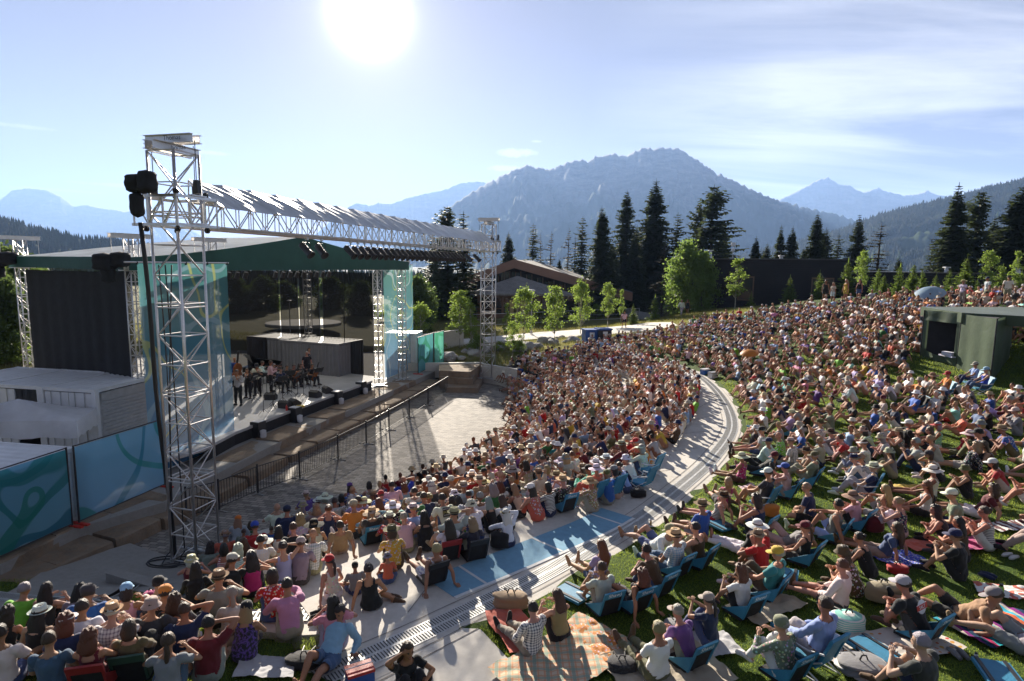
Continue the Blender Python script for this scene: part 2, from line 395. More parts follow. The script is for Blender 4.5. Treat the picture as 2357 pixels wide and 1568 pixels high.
def groundmat():
    m, nt, out = new_mat('grass_ground'); w = worldpos(nt)
    b = noise_(nt, 26, 4, .7, w); a = noise_(nt, .5, 5, .65, w)
    green = mixc(nt, ramp(nt, b, [(.35, (0, 0, 0)), (.65, (1, 1, 1))]), ramp(nt, a, [(.35, (.05, .095, .012)), (.65, (.075, .12, .02))]), (.03, .055, .008))
    dry = ramp(nt, noise_(nt, 1.6, 6, .7, w), [(.3, (.06, .075, .02)), (.5, (.13, .125, .04)), (.7, (.20, .17, .08))])
    sx = N(nt, 'ShaderNodeSeparateXYZ'); L(nt, w, sx.inputs[0])
    far = math_(nt, 'SUBTRACT', sx.outputs[1], math_(nt, 'ADD', math_(nt, 'MULTIPLY', sx.outputs[0], 1.2), 33), False)   # wild grass behind the bowl's far end
    left = math_(nt, 'SUBTRACT', math_(nt, 'MULTIPLY', sx.outputs[0], -1), 14)
    fac = math_(nt, 'MULTIPLY', math_(nt, 'MAXIMUM', far, left), .4, True)
    # far valley forest floor
    rad = math_(nt, 'MULTIPLY', math_(nt, 'SUBTRACT', sx.outputs[1], 110), .02, True)
    c = mixc(nt, rad, mixc(nt, fac, green, dry), (.02, .035, .018))
    bsdf(nt, out, c, .9, 0, bump(nt, b, .8, .05), .15); return m
g = mesh_obj('ground', np_mesh('ground', np.stack([x, y, ZZ], 1), F, groundmat())); tag(g, 'grassy ground with lawn and wild grass reaching to the valley', kind='structure')
# ---------------------------------------------------------------- draped sheets and slabs
def drape(name, poly, mat, off=.04, step=.2, parent=None, height=None, kind='structure', thick=.25, n_edge=None):
    """a slab whose top follows the ground: polygon with densified edge, triangulated on a grid by bmesh"""
    import bmesh
    bm = bmesh.new(); pts = []
    for i in range(len(poly)):
        a = Vector(poly[i][:2]); b = Vector(poly[(i+1) % len(poly)][:2]); n = max(1, int((b-a).length/step))
        for j in range(n): pts.append(a+(b-a)*j/n)
    f = bm.faces.new([bm.verts.new((p.x, p.y, 0)) for p in pts])
    xs = [p.x for p in pts]; ys = [p.y for p in pts]; st = step*2
    for ax, lo, hi in ((0, min(xs), max(xs)), (1, min(ys), max(ys))):
        c = lo+st
        while c < hi:
            co = (c, 0, 0) if ax == 0 else (0, c, 0); no = (1, 0, 0) if ax == 0 else (0, 1, 0)
            bmesh.ops.bisect_plane(bm, geom=bm.verts[:]+bm.edges[:]+bm.faces[:], plane_co=co, plane_no=no, dist=1e-5); c += st
    vs = np.array([v.co[:2] for v in bm.verts]); z = rbf(vs[:, 0], vs[:, 1]) if height is None else np.array([height(*q) for q in vs])
    for v, h in zip(bm.verts, z): v.co.z = h+off
    ed = [e for e in bm.edges if e.is_boundary]
    r = bmesh.ops.extrude_edge_only(bm, edges=ed)
    for v in [q for q in r['geom'] if isinstance(q, bmesh.types.BMVert)]: v.co.z -= thick
    bmesh.ops.recalc_face_normals(bm, faces=bm.faces[:])
    me = bpy.data.meshes.new(name); bm.to_mesh(me); bm.free(); me.materials.append(mat)
    o = mesh_obj(name, me, parent)
    if kind: tag(o, kind=kind)
    return o
def strip(name, A, B, z, mat, skirt=.5, kind='structure', parent=None, za=None):
    """solid band between two polylines (top at z, vertical sides down by skirt)"""
    n = len(A); V = []; 
    for q in A: V.append((q[0], q[1], z))
    for q in B: V.append((q[0], q[1], z))
    for q in A: V.append((q[0], q[1], z-skirt))
    for q in B: V.append((q[0], q[1], z-skirt))
    F = []
    for i in range(n-1):
        F += [(i, i+1, n+i+1, n+i), (2*n+i+1, 2*n+i, 3*n+i, 3*n+i+1), (i+1, i, 2*n+i, 2*n+i+1), (n+i, n+i+1, 3*n+i+1, 3*n+i)]
    F += [(0, n, 3*n, 2*n), (n-1, 3*n-1, 4*n-1, 2*n-1)]
    me = bpy.data.meshes.new(name); me.from_pydata(V, [], F); me.materials.append(mat); me.update()
    o = mesh_obj(name, me, parent)
    if kind: tag(o, kind=kind)
    return o
# plaza
mb = MB(); mb.prism(FLOOR[::-1] if False else FLOOR, -.3, 0.); plaza = mb.build('paved_plaza', M['paver']); tag(plaza, 'grey block-paved plaza between stage steps and seating', kind='structure')
# terrace
mb = MB(); mb.prism(TERR, -.3, ZT-.004); tag(mb.build('stage_terrace', M['concrete_dark']), 'concrete terrace around the stage', kind='structure')
# seating rows
for k in range(NR):
    strip('seating_steps', ROWC[k], ROWC[k+1], RZ[k], M['concrete'], RZ[k]+.3)
wk = strip('curved_walkway', Ic, Oc, ZW+.004, M['concrete'], .7)
# joints and drain on the walkway
def lerpc(t): return Ic*(1-t)+Oc*t
def normals(c):
    d = np.gradient(c, axis=0); d /= np.linalg.norm(d, axis=1)[:, None]; return np.stack([d[:, 1], -d[:, 0]], 1)
M['joint'] = simple('joint_gap', (.22, .205, .19), .95)  # tone of the slab joints, laid on as thin darker strips
M['grate'] = simple('drain_grate', (.50, .50, .48), .5, .3)
M['slot'] = simple('drain_slot', (.07, .068, .065), .9)
mb = MB()
j1 = lerpc(.985); base = lerpc(1.0); nn = normals(base)
def ribbon(mb, c, w, z):
    n_ = normals(c)
    for i in range(len(c)-1):
        a = c[i]-n_[i]*w/2; b = c[i]+n_[i]*w/2; e = c[i+1]+n_[i+1]*w/2; f = c[i+1]-n_[i+1]*w/2
        mb.add([(a[0], a[1], z), (b[0], b[1], z), (e[0], e[1], z), (f[0], f[1], z)], [(0, 1, 2, 3)])
dr = base-nn*np.array([[.55]])*np.sign((nn*(base-Ic)).sum(1))[:, None]
out_n = nn*np.sign((nn*(base-Ic)).sum(1))[:, None]
ribbon(mb, base-out_n*.92, .02, ZW+.012); ribbon(mb, base-out_n*.2, .02, ZW+.012)
cuts = list(range(8, 140, 9))
for i in cuts:
    a = Ic[i]; b = base[i]-out_n[i]*1.22; d = Vector(b-a).normalized(); p = Vector((-d.y, d.x))*.011
    mb.add([(a[0]-p.x, a[1]-p.y, ZW+.012), (a[0]+p.x, a[1]+p.y, ZW+.012), (b[0]+p.x, b[1]+p.y, ZW+.012), (b[0]-p.x, b[1]-p.y, ZW+.012)], [(0, 1, 2, 3)])
tag(mb.build('walkway_joints', M['joint']), kind='structure')
fine = curve([tuple(q) for q in dr[::4]], 1100)
def grate(name, c, w, z):
    """two rows of slots between pale bars along a polyline"""
    n_ = normals(c); mb = MB(); mb.cm = 0
    ribbon(mb, c[::6] if len(c) > 100 else c, w, z if not callable(z) else 0)
    mb.cm = 1
    for s in (-1, 1):
        for i in range(1, len(c)-1):
            t = c[i+1]-c[i]; t = t/np.linalg.norm(t)*.011; o1 = c[i]+n_[i]*s*w*.06; o2 = c[i]+n_[i]*s*w*.44
            mb.add([(o1[0]-t[0], o1[1]-t[1], z+.003), (o2[0]-t[0], o2[1]-t[1], z+.003), (o2[0]+t[0], o2[1]+t[1], z+.003), (o1[0]+t[0], o1[1]+t[1], z+.003)], [(0, 1, 2, 3)])
    o = mb.build(name, [M['grate'], M['slot']]); return tag(o, kind='structure')
seglen = np.linalg.norm(np.diff(fine, axis=0), axis=1).sum(); fine = curve([tuple(q) for q in dr[::4]], int(seglen/.055))
grate('drain_channel', fine, .46, ZW+.012)
# blue painted zone with white lines along the walkway's inner edge
M['bluepaint'] = concrete('blue_painted_concrete', (.17, .34, .47))
M['whitepaint'] = concrete('white_painted_line', (.62, .63, .62))
i0 = int(np.argmin(np.hypot(*(Ic-np.array(pz(1000, 1350, ZW)[:2])).T))); i1 = int(np.argmin(np.hypot(*(Ic-np.array(pz(1408, 1182, ZW)[:2])).T)))
seg = Ic[i0:i1+1]; on = out_n[i0:i1+1]
A = ROWC[NR-1][i0:i1+1]*.35+Ic[i0:i1+1]*.65
mb = MB()
strip('blue_painted_bay', seg-on*.35, seg+on*.55, ZW+.016, M['bluepaint'], .02)
w1 = seg+on*.60
strip('blue_bay_line', seg+on*.55, seg+on*.63, ZW+.018, M['whitepaint'], .012)
for i in range(3, len(seg), 8):
    a = seg[i]-on[i]*.35; b = seg[i]+on[i]*.55; t = Vector(seg[min(i+1, len(seg)-1)]-seg[i-1]).normalized()*.03
    mb.add([(a[0]-t.x, a[1]-t.y, ZW+.02), (a[0]+t.x, a[1]+t.y, ZW+.02), (b[0]+t.x, b[1]+t.y, ZW+.02), (b[0]-t.x, b[1]-t.y, ZW+.02)], [(0, 1, 2, 3)])
tag(mb.build('bay_divider_lines', M['whitepaint']), kind='structure')
# concrete slab at the bottom, beside the plaid blanket
drape('concrete_slab', [q[:2] for q in bs], M['concrete'], .0, height=lambda a, b: ZW)
mb = MB(); a = pz(1120, 1568, ZW); 
for (q0, q1) in (((1020, 1620), (1235, 1540)), ((870, 1570), (1100, 1447))):
    a = pz(*q0, ZW); b = pz(*q1, ZW); d = (b-a).normalized(); p = Vector((-d.y, d.x, 0))*.011; z = Vector((0, 0, .008))
    mb.add([a-p+z, a+p+z, b+p+z, b-p+z], [(0, 1, 2, 3)])
tag(mb.build('slab_joints', M['joint']), kind='structure')
# left concrete apron with its drain, running below the stage steps
drape('concrete_apron', [q[:2] for q in ap], M['concrete_dark'], .035, height=lambda a, b: max(0, float(rbf(a, b)[0])))
def drain_on_ground(name, qs, w=.5):
    c = curve([hit(*q)[:2] for q in qs], 60); ln = np.linalg.norm(np.diff(c, axis=0), axis=1).sum(); c = curve([tuple(q) for q in c[::6]], int(ln/.08)); n_ = normals(c)
    mb = MB(); z = np.maximum(rbf(c[:, 0], c[:, 1]), 0)+.055
    for i in range(len(c)-1):
        for (lo, hi, cm, dz, k0, k1) in ((-.5, .5, 0, 0, 0, 1), (-.44, -.06, 1, .003, .25, .75), (.06, .44, 1, .003, .25, .75)):
            mb.cm = cm; a = c[i]+(c[i+1]-c[i])*k0; b = c[i]+(c[i+1]-c[i])*k1; za = z[i]+dz; zb = z[i+1]+dz
            q = [(a+n_[i]*lo*w, za), (a+n_[i]*hi*w, za), (b+n_[i+1]*hi*w, zb), (b+n_[i+1]*lo*w, zb)]
            mb.add([(e[0], e[1], h) for e, h in q], [(0, 1, 2, 3)])
    return tag(mb.build(name, [M['grate'], M['slot']]), kind='structure')
drain_on_ground('drain_channel', [(-60, 1372), (60, 1388), (160, 1408), (262, 1433)])
drain_on_ground('drain_channel', [(300, 1353), (262, 1378), (205, 1395)], .45)
# low concrete wedge wall in front of the tower
wq = [pz(*q, .55) for q in [(243, 1325), (262, 1312), (470, 1368), (450, 1388)]]
mb = MB(); mb.prism([q[:2] for q in wq][::-1], -.2, .62); o = mb.build('low_concrete_wall', M['concrete_dark']); tag(o, 'low concrete ledge beside the foot of the big truss tower', 'ledge')
# diagonal paved band with drain between the two grass patches (lower left)
drape('concrete_path', [q[:2] for q in bd], M['concrete'], .03)
drain_on_ground('drain_channel', [(500, 1432), (600, 1428), (680, 1420), (735, 1412)], .4)
# ---------------------------------------------------------------- sandstone steps by the stage
def stone_row(A, B, z0, z1, mat, seed, lab=None, blk=2.2):
    """row of big rough blocks between front line A and back line B"""
    r = random.Random(seed); a = curve([tuple(q)[:2] for q in A], 200); b = curve([tuple(q)[:2] for q in B], 200)
    ln = np.linalg.norm(np.diff(a, axis=0), axis=1).sum(); i = 0; mb = MB()
    while i < 198:
        j = min(199, i+int(200*blk*r.uniform(.7, 1.3)/ln)); j = 199 if 199-j < 8 else j
        zt = z1+r.uniform(-.03, .03); sh = r.uniform(-.05, .05); na = a[i:j+1:max(1, (j-i)//6)]; nb = b[i:j+1:max(1, (j-i)//6)]
        n = min(len(na), len(nb)); vs = []; fs = []
        for t in range(n):
            f = np.array(na[t]); g_ = np.array(nb[t]); d = (g_-f)/np.linalg.norm(g_-f); e = .03*r.random()
            edge = .02 if 0 < t < n-1 else .05
            for (q, z) in ((f+d*(sh+e), z0), (f+d*(sh+.03*r.random()), z1*.5+z0*.5), (f+d*(sh+edge), zt-.04-.02*r.random()), (f+d*(sh+.09), zt-.005*t), (g_, zt-.01)): vs.append((q[0], q[1], z))
        for t in range(n-1):
            for k in range(4): fs.append((t*5+k, (t+1)*5+k, (t+1)*5+k+1, t*5+k+1))
        fs += [(0, 1, 2, 3, 4), tuple((n-1)*5+k for k in (4, 3, 2, 1, 0))]
        # hairline gap
        cen = np.mean(np.array(vs), axis=0); vs = [(cen[0]+(q[0]-cen[0])*.992, cen[1]+(q[1]-cen[1])*.992, q[2]) for q in vs]
        mb.add(vs, fs); i = j
    o = mb.build('stone_steps', mat); return o
back = [q+Vector((-1.2, .3, 0)) for q in STEPU]
tag(stone_row(STEPL, [q+Vector((-1.1, .3, 0)) for q in STEPL], -.05, .37, M['sandstone'], 3), 'lower row of rough brown stone block steps below the stage', 'steps')
tag(stone_row(STEPU, back, -.05, ZT+.03, M['sandstone'], 4), 'upper row of rough brown stone block steps below the stage', 'steps')
lowl = [pz(*q, .35) for q in [(-40, 1392), (60, 1340), (180, 1285), (300, 1232), (378, 1195)]]; upl = [pz(*q, ZT) for q in [(-60, 1322), (0, 1298), (100, 1253), (181, 1214), (280, 1175), (372, 1140)]]
tag(stone_row(lowl, [q+Vector((-1.3, .5, 0)) for q in lowl], -.05, .40, M['sandstone'], 8), 'rough stone steps under the blue fence banners, lower row', 'steps')
tag(stone_row(upl, [q+Vector((-1.3, .5, 0)) for q in upl], -.05, ZT+.05, M['sandstone'], 9), 'rough stone steps carrying the blue fence banners, upper row', 'steps')
# right end of the plaza: stepped stone blocks and concrete wall
for nm, z0, z1, qs in (('stone_bench', 0, .35, [(1025, 892), (1100, 893), (1113, 868), (1100, 850), (1020, 852)]), ('stone_bench', 0, .8, [(1012, 868), (1088, 872), (1096, 850), (1010, 846)]), ('stone_bench', 0, 1.2, [(1010, 853), (1082, 856), (1108, 838), (1010, 838)])):
    mb = MB(); p = [tuple(pz(*q, z1)[:2]) for q in qs]; mb.prism(p, z0-.05, z1); o = mb.build(nm, M['sandstone'])
    tag(o, {.35: 'lowest stone bench at the far end of the plaza', .8: 'middle stone bench at the far end of the plaza', 1.2: 'topmost stone bench at the far end of the plaza, backing onto grass'}[z1], 'bench')
mb = MB(); a = pz(1108, 842, 1.2); b = pz(1190, 852, 1.3); mb.prism([(a.x, a.y), (b.x, b.y), (b.x, b.y+.3), (a.x, a.y+.3)], 0, 1.35); tag(mb.build('retaining_wall', M['concrete']), 'low concrete retaining wall behind the far truss tower', 'wall')
mb = MB(); a = pz(920, 838, 1.25); b = pz(1112, 836, 1.25); mb.prism([(a.x, a.y), (b.x, b.y), (b.x, b.y+.35), (a.x, a.y+.35)], .2, 1.28); tag(mb.build('kerb_wall', M['concrete']), 'thin concrete kerb crossing the wild grass behind the plaza', 'kerb')
# path behind
drape('concrete_path', [q[:2] for q in pth], M['concrete'], .10, step=.8)
mb = MB(); a = pz(940, 790, 2.2); b = pz(1066, 772, 2.2); mb.prism([(a.x, a.y), (b.x, b.y), (b.x, b.y+.4), (a.x, a.y+.4)], 1., 2.75); tag(mb.build('concrete_wall', M['concrete']), 'low concrete wall along the path behind the aqua fence panels', 'wall')
# boulders along the dry bed
r = random.Random(5)
for i in range(34):
    t = r.random(); u = 1010+t*330+r.uniform(-6, 6); v = 829-t*50+r.uniform(-9, 9)
    p = hit(u, v); s = r.uniform(.3, .75); mb = MB()
    import bmesh
    bm = bmesh.new(); bmesh.ops.create_icosphere(bm, subdivisions=3, radius=1)
    for q in bm.verts:
        n3 = noise.noise(q.co*1.3+Vector((i*7, 0, 0))); q.co *= 1+.35*n3; q.co.x *= s*r.uniform(.99, 1.01); q.co.y *= s*.8; q.co.z *= s*.62
    me = bpy.data.meshes.new('boulder'); bm.to_mesh(me); bm.free(); me.materials.append(M['boulder'])
    o = mesh_obj('boulder', me, None, p+Vector((0, 0, s*.18)), r.uniform(0, 6)); tag(o, 'grey boulder in the dry rocky bed between wild grass and the path', 'boulder', 'boulders in the dry rocky bed')
# ---------------------------------------------------------------- truss towers and beams
def truss(mb, P, Q, w, h=None, bay=None, rc=.03, rw=.014, sect=3, up=Vector((0, 0, 1)), n=6):
    """box truss from P to Q, cross-section w x h"""
    P = Vector(P); Q = Vector(Q); h = h or w; ax = (Q-P); Ln = ax.length; ax.normalize()
    if abs(ax.z) > .9: sx = Vector((1, 0, 0)); sy = Vector((0, 1, 0))
    else: sx = up.cross(ax).normalized(); sy = up
    nb = max(1, round(Ln/(bay or w))); st = Ln/nb
    cor = [sx*(w/2)*a+sy*(h/2)*b for a, b in ((-1, -1), (1, -1), (1, 1), (-1, 1))]
    for c in cor: mb.tube(P+c, Q+c, rc, n)
    for i in range(nb+1):
        p = P+ax*st*i; brk = (i % sect == 0)
        for k in range(4):
            a = cor[k]; b = cor[(k+1) % 4]
            if brk:
                for o in (-.05, .05):
                    if 0 <= (p+ax*o-P).dot(ax) <= Ln: mb.tube(p+ax*o+a, p+ax*o+b, rw, 5, cap=False)
            else: mb.tube(p+a, p+b, rw, 5, cap=False)
            if i < nb:
                q = p+ax*st; aa, bb = (a, b) if (i+k) % 2 == 0 else (b, a)
                mb.tube(p+aa, q+bb, rw, 5, cap=False)
def R2(rz): return Matrix.Rotation(rz, 3, 'Z')
def moved(o, M4): o.matrix_world = M4
TL = pz(452, 1290, 0); TR = pz(1122, 870, .34)
bd_ = (TR-TL); bd_.z = 0; bd_.normalize(); brz = math.atan2(bd_.y, bd_.x)-math.pi/2
ZB0 = pY(440, 521, TL.y).z; ZB1 = ZB0+.72; ZTOP = pY(400, 352, TL.y).z; ZC1 = pY(465, 413, TL.y+.8).z; ZC0 = pY(530, 479, TL.y+1).z
print('beam heights', ZB0, ZTOP, ZC1, ZC0)
bn = Vector((bd_.y, -bd_.x, 0))
def big_tower(base, flip, label, near):
    t = empty('truss_tower', base, brz, label, 'truss tower', 'pair of towers carrying the front lighting beam')
    m = MB(); truss(m, (0, 0, .12), (0, 0, ZTOP-base.z), .84, bay=.8, rc=.034, rw=.019, sect=3, n=8); m.build('mast', M['alu'], t, True)
    m = MB()
    for s in (-1, 1):
        for q in (-1, 1): m.tube((s*.42, q*.42, 0), (s*.42, q*.42, .2), .06, 8); m.box((s*.42, q*.42, .03), (.25, .25, .06))
    m.tube((-1.0, -.42, .06), (1.0, -.42, .06), .035); m.tube((-1.0, .42, .06), (1.0, .42, .06), .035)
    m.build('base_frame', M['steel_grey'], t)
    z0 = ZB0-base.z; z1 = ZB1-base.z; m = MB(); W = .68
    for z in (z0, z1):
        for s in (-1, 1):
            m.box((s*W, 0, z), (.07, 2*W+.1, .07)); m.box((0, s*W, z), (2*W+.1, .07, .07))
            m.box((s*(W+.04), 0, z+.05), (.10, .5, .03))
    for x_ in (-W, -.24, .24, W):
        for y_ in (-W, W): m.tube((x_, y_, z0), (x_, y_, z1), .026)
    for y_ in (-.24, .24):
        for x_ in (-W, W): m.tube((x_, y_, z0), (x_, y_, z1), .026)
    for s in (-1, 1):
        for q in (-1, 1): m.tube((s*W, q*.24, z0), (s*W, q*W, z1), .018); m.tube((q*.24, s*W, z0), (q*W, s*W, z1), .018)
        m.tube((s*W, -.24, z0), (s*W, .24, z1), .018); m.tube((-.24, s*W, z0), (.24, s*W, z1), .018)
    m.build('sleeve_block', M['alu'], t)
    m = MB()
    for s in (-1, 1):
        for q in (-1, 1):
            for z in (z0-.1, z1+.12): m.tube((s*.47, q*.50, z), (s*.53, q*.50, z), .075, 10); m.tube((s*.50, q*.47, z), (s*.50, q*.53, z), .075, 10)
    m.build('roller_wheels', M['black'], t)
    zt = ZTOP-base.z; hb = MB()
    for s in (-1, 1):   # crossed head beams (channel sections)
        for (zz, rot) in ((zt+.09, 0), (zt+.33, math.pi/2)):
            R = R2(rot); c = R@Vector((s*.12, 0, 0)); hb.box((c.x, c.y, zz), (.02, 1.5, .20), rot); c = R@Vector((s*.15, 0, 0))
            for e in (-.10, .10): hb.box((c.x, c.y, zz+e), (.10, 1.5, .018), rot)
    hbo = hb.build('head_beam', M['alu'], t)
    if near:
        text_mesh('lettering', 'Thomas', .17, M['black'], hbo, (.30, -.175, zt+.09), (math.pi/2, 0, 0)); text_mesh('lettering', 'Thomas', .17, M['black'], hbo, (.2, -.225, zt+.33), (math.pi/2, 0, 0))
    m = MB()
    for (a, b) in ((.70, 0), (-.70, 0), (0, .7)):
        m = MB(); m.tube((a, b, zt+.3), (a*.98, b*.98, z1+.1), .012, 5); m.box((a, b, z1+.28), (.13, .13, .34)); m.build('chain_hoist', M['black'], t)
    return t
tl = big_tower(TL, 1, 'huge near silver truss tower in front of the near blue banner', True)
tr = big_tower(TR, -1, 'far silver truss tower at the right end of the lighting beam, beside the seating', False)
# black covered bundle hanging at the left tower's head
m = MB(); c0 = Vector((-.55, -.75, 0))
def sack(mb, c, r, h, seed, n=20, rows=12, sq=1.0):
    vs = []; fs = []
    for i in range(rows+1):
        t = i/rows; rr_ = r*(min(1, (t*6)**.5 if t < .16 else 1))*(min(1, ((1-t)*8)**.5 if t > .87 else 1))
        for j in range(n):
            a = 2*math.pi*j/n; k = 1+.16*noise.noise(Vector((math.cos(a)*1.6, math.sin(a)*1.6, t*3+seed)))
            q = (abs(math.cos(a))**4+abs(math.sin(a))**4)**(-.25)*sq+(1-sq)
            vs.append((c[0]+rr_*k*q*math.cos(a), c[1]+rr_*k*q*math.sin(a), c[2]+h*t))
    for i in range(rows):
        for j in range(n): fs.append((i*n+j, i*n+(j+1) % n, (i+1)*n+(j+1) % n, (i+1)*n+j))
    fs += [tuple(range(n))[::-1], tuple(rows*n+j for j in range(n))]; mb.add(vs, fs)
def near(v): return TL+bd_*v[1]+bn*v[0]+Vector((0, 0, v[2]))
m = MB(); sack(m, (-.25, -.55, 10.45), .30, .62, 1); sack(m, (.22, -.75, 10.45), .26, .72, 2); sack(m, (-.2, -.7, 9.72), .19, .78, 4)
m.v = [(a*.74, b*.74, (c-10.45)*.80) for a, b, c in m.v]; o = m.build('covered_hoist', M['black_cloth'], None, True); o.location = pY(356, 452, TL.y-.55); tag(o, 'black cloth bags wrapped round the hoists at the head of the near truss tower', 'cover')
# beam between the towers
P0 = TL+bd_*.75; P1 = TR-bd_*.75; zc = (ZB0+ZB1)/2
beam = empty('lighting_beam', (0, 0, 0), 0, 'long silver truss beam spanning between the two front towers above the plaza', 'truss beam')
m = MB(); truss(m, (P0.x, P0.y, zc), (P1.x, P1.y, zc), .62, .66, bay=.62, rc=.03, rw=.017, sect=4); m.build('lattice', M['alu'], beam, True)
m = MB(); 
for s in (-.33, .33): m.tube(Vector((P0.x, P0.y, ZB0-.03))+bn*s, Vector((P1.x, P1.y, ZB0-.03))+bn*s, .025)
m.build('lamp_rail', M['alu'], beam)
def tarpmat():
    m, nt, out = new_mat('silver_tarpaulin'); w = coords(nt)
    n = noise_(nt, 1.5, 5, .6, w); c = ramp(nt, n, [(.3, (.36, .38, .40)), (.7, (.50, .52, .54))])
    p = bsdf(nt, out, c, .42, .4, bump(nt, noise_(nt, 5, 4, .6, w), .35, .03), .6)
    t = N(nt, 'ShaderNodeBsdfTranslucent'); t.inputs[0].default_value = (.35, .4, .4, 1); mx = N(nt, 'ShaderNodeMixShader'); mx.inputs[0].default_value = .12
    L(nt, p.outputs[0], mx.inputs[1]); L(nt, t.outputs[0], mx.inputs[2]); L(nt, mx.outputs[0], out.inputs[0]); return m
M['tarp'] = tarpmat()
Ln = (P1-P0).length; nu, nv = 620, 26; V = []
r = random.Random(3); bays = [0]
while bays[-1] < Ln: bays.append(bays[-1]+1.25)
for i in range(nu+1):
    s = Ln*i/nu
    for j in range(nv+1):
        t = j/nv
        x_ = -.25+t*1.0; z_ = ZC1-(ZC1-ZC0)*t
        # diagonal tension folds from each tie point
        ph = (s-t*1.15); a = noise.noise(Vector((ph*1.1, t*.5, 0)))*.018+noise.noise(Vector((ph*3.0, t*.9, 5)))*.024+.016*noise.noise(Vector((ph*8, t*2.5, 2)))+.006*noise.noise(Vector((ph*18, t*5, 7)))
        k = max(0, math.sin(math.pi*t))**.6+.08
        sc = .045*abs(math.sin(math.pi*s/1.25))*((t-.5)*2)
        q = P0+bd_*s+bn*(x_+a*k*.66)+Vector((0, 0, z_+a*k*.7+(-sc if t > .5 else sc)-P0.z)); V.append(q)
idx = np.arange((nu+1)*(nv+1)).reshape(nu+1, nv+1); F = np.stack([idx[:-1, :-1], idx[1:, :-1], idx[1:, 1:], idx[:-1, 1:]], -1).reshape(-1, 4)
o = mesh_obj('rain_cover', np_mesh('rain_cover', [tuple(q) for q in V], F, M['tarp'])); tag(o, 'wrinkled silver tarpaulin stretched over the long lighting beam', 'tarpaulin')
m = MB()
for s in np.arange(0, Ln, 2.5):
    a = P0+bd_*float(s)+Vector((0, 0, -P0.z)); m.tube(a+bn*-.27+Vector((0, 0, ZC1-.04)), a+bn*.72+Vector((0, 0, ZC0-.04)), .022); m.tube(a+bn*-.27+Vector((0, 0, ZC1-.04)), a+bn*-.3+Vector((0, 0, ZB1)), .02)
m.build('cover_frame', M['alu'], beam)
# spotlights hanging from the beam
def spotlight(first=None, kind=0):
    t = empty('spotlight', (0, 0, 0)); m = MB()
    m.lathe([(.0, .30), (.09, .30), (.105, .24), (.105, -.14), (.135, -.18), (.135, -.22), (.12, -.22), (.11, -.16), (0, -.15)], 14); b = m.build('can', M['black'], t, True)
    b.rotation_euler = (math.radians(-48), 0, 0); b.location = (0, 0, -.36)
    m = MB(); m.path([(-.13, 0, -.36), (-.15, 0, -.2), (-.1, 0, -.12), (.1, 0, -.12), (.15, 0, -.2), (.13, 0, -.36)], .014, 5); m.tube((0, 0, -.12), (0, 0, 0), .016); m.build('yoke', M['black'], t)
    m = MB(); m.box((0, 0, .01), (.06, .09, .09)); m.build('clamp', M['steel_grey'], t); return t
sp0 = spotlight(); 
def t_at(u):
    a, b = 0., 1.
    for _ in range(30):
        t = (a+b)/2; q = P0+(P1-P0)*t; d = ray(u, 590); a, b = (t, b) if q.x/q.y < d.x/d.y else (a, t)
    return t
ta, tb_ = t_at(792), t_at(1052); spots = [(t_at(690), 0), (t_at(724), 0)]+[(ta+(tb_-ta)*i/23, 0) for i in range(24)]+[(t_at(1068), 0), (t_at(1088), 0)]
for i, (t, _) in enumerate(spots):
    o = sp0 if i == 0 else copy_tree(sp0)
    q = P0+(P1-P0)*t; o.location = (q.x+bn.x*.3, q.y+bn.y*.3, ZB0-.1); o.scale = (1.15, 1.15, 1.15); o.rotation_euler = (0, 0, math.radians(62+random.Random(i).uniform(-8, 8)))
    lab = 'black spotlight in the long close row hanging under the silver beam'
    if i == 0: lab = 'first of two lone black spotlights under the beam, nearer the big tower'
    if i == 1: lab = 'second of two lone black spotlights under the beam, with its glass catching light'
    if i >= len(spots)-2: lab = 'black spotlight hanging apart at the beam end beside the far tower'
    tag(o, lab, 'spotlight', 'spotlights under the front beam' if 2 <= i < len(spots)-2 else ('spotlights by the far tower' if i >= 2 else None))
# cables and leaning mast left of the near tower
m = MB(); a = pY(322, 512, 15.5); b = pY(403, 1300, 16.2)
m.path([a+(b-a)*t+Vector((.03*math.sin(t*9), .02*math.cos(t*7), 0)) for t in np.linspace(0, 1, 12)], .055, 8); o = m.build('cable_bundle', M['black_rubber'], None, True); tag(o, 'thick black bundle of cables hanging down beside the near truss tower', 'cable')
for i, (u0, u1, s) in enumerate(((365, 392, 0), (380, 425, 1), (395, 400, 2))):
    a = pY(u0, 610, 15.9); b = pY(u1, 1270, 15.9); m = MB(); pts = [a+(b-a)*t+Vector((.25*math.sin(t*math.pi)*(.5-s*.4), 0, 0)) for t in np.linspace(0, 1, 14)]
    e = pz((345, 392, 420)[i], (1318, 1322, 1300)[i], .05); pts += [Vector((b.x-.1, b.y, .25)), Vector(((b.x+e.x)/2, (b.y+e.y)/2, .06)), e]
    m.path(pts, .018, 5); o = m.build('cable', M['black_rubber'], None, True); tag(o, ('thin black cable looping left of the near tower down to the floor', 'black cable running down just beside the near tower leg', 'loose black cable between the banner and the near tower')[i], 'cable')
m = MB(); r = random.Random(4)
for k in range(6):
    c = pz(400+r.uniform(-18, 18), 1305+r.uniform(-8, 12), .05); m.path([c+Vector((math.cos(t)*(.25+.07*k)+r.uniform(-.02, .02), math.sin(t)*(.14+.03*k), .02*k)) for t in np.linspace(0, 5.6, 18)], .02, 5)
o = m.build('cable_coil', M['black_rubber'], None, True); tag(o, 'pile of coiled black cable on the floor at the near tower foot', 'cable coil')
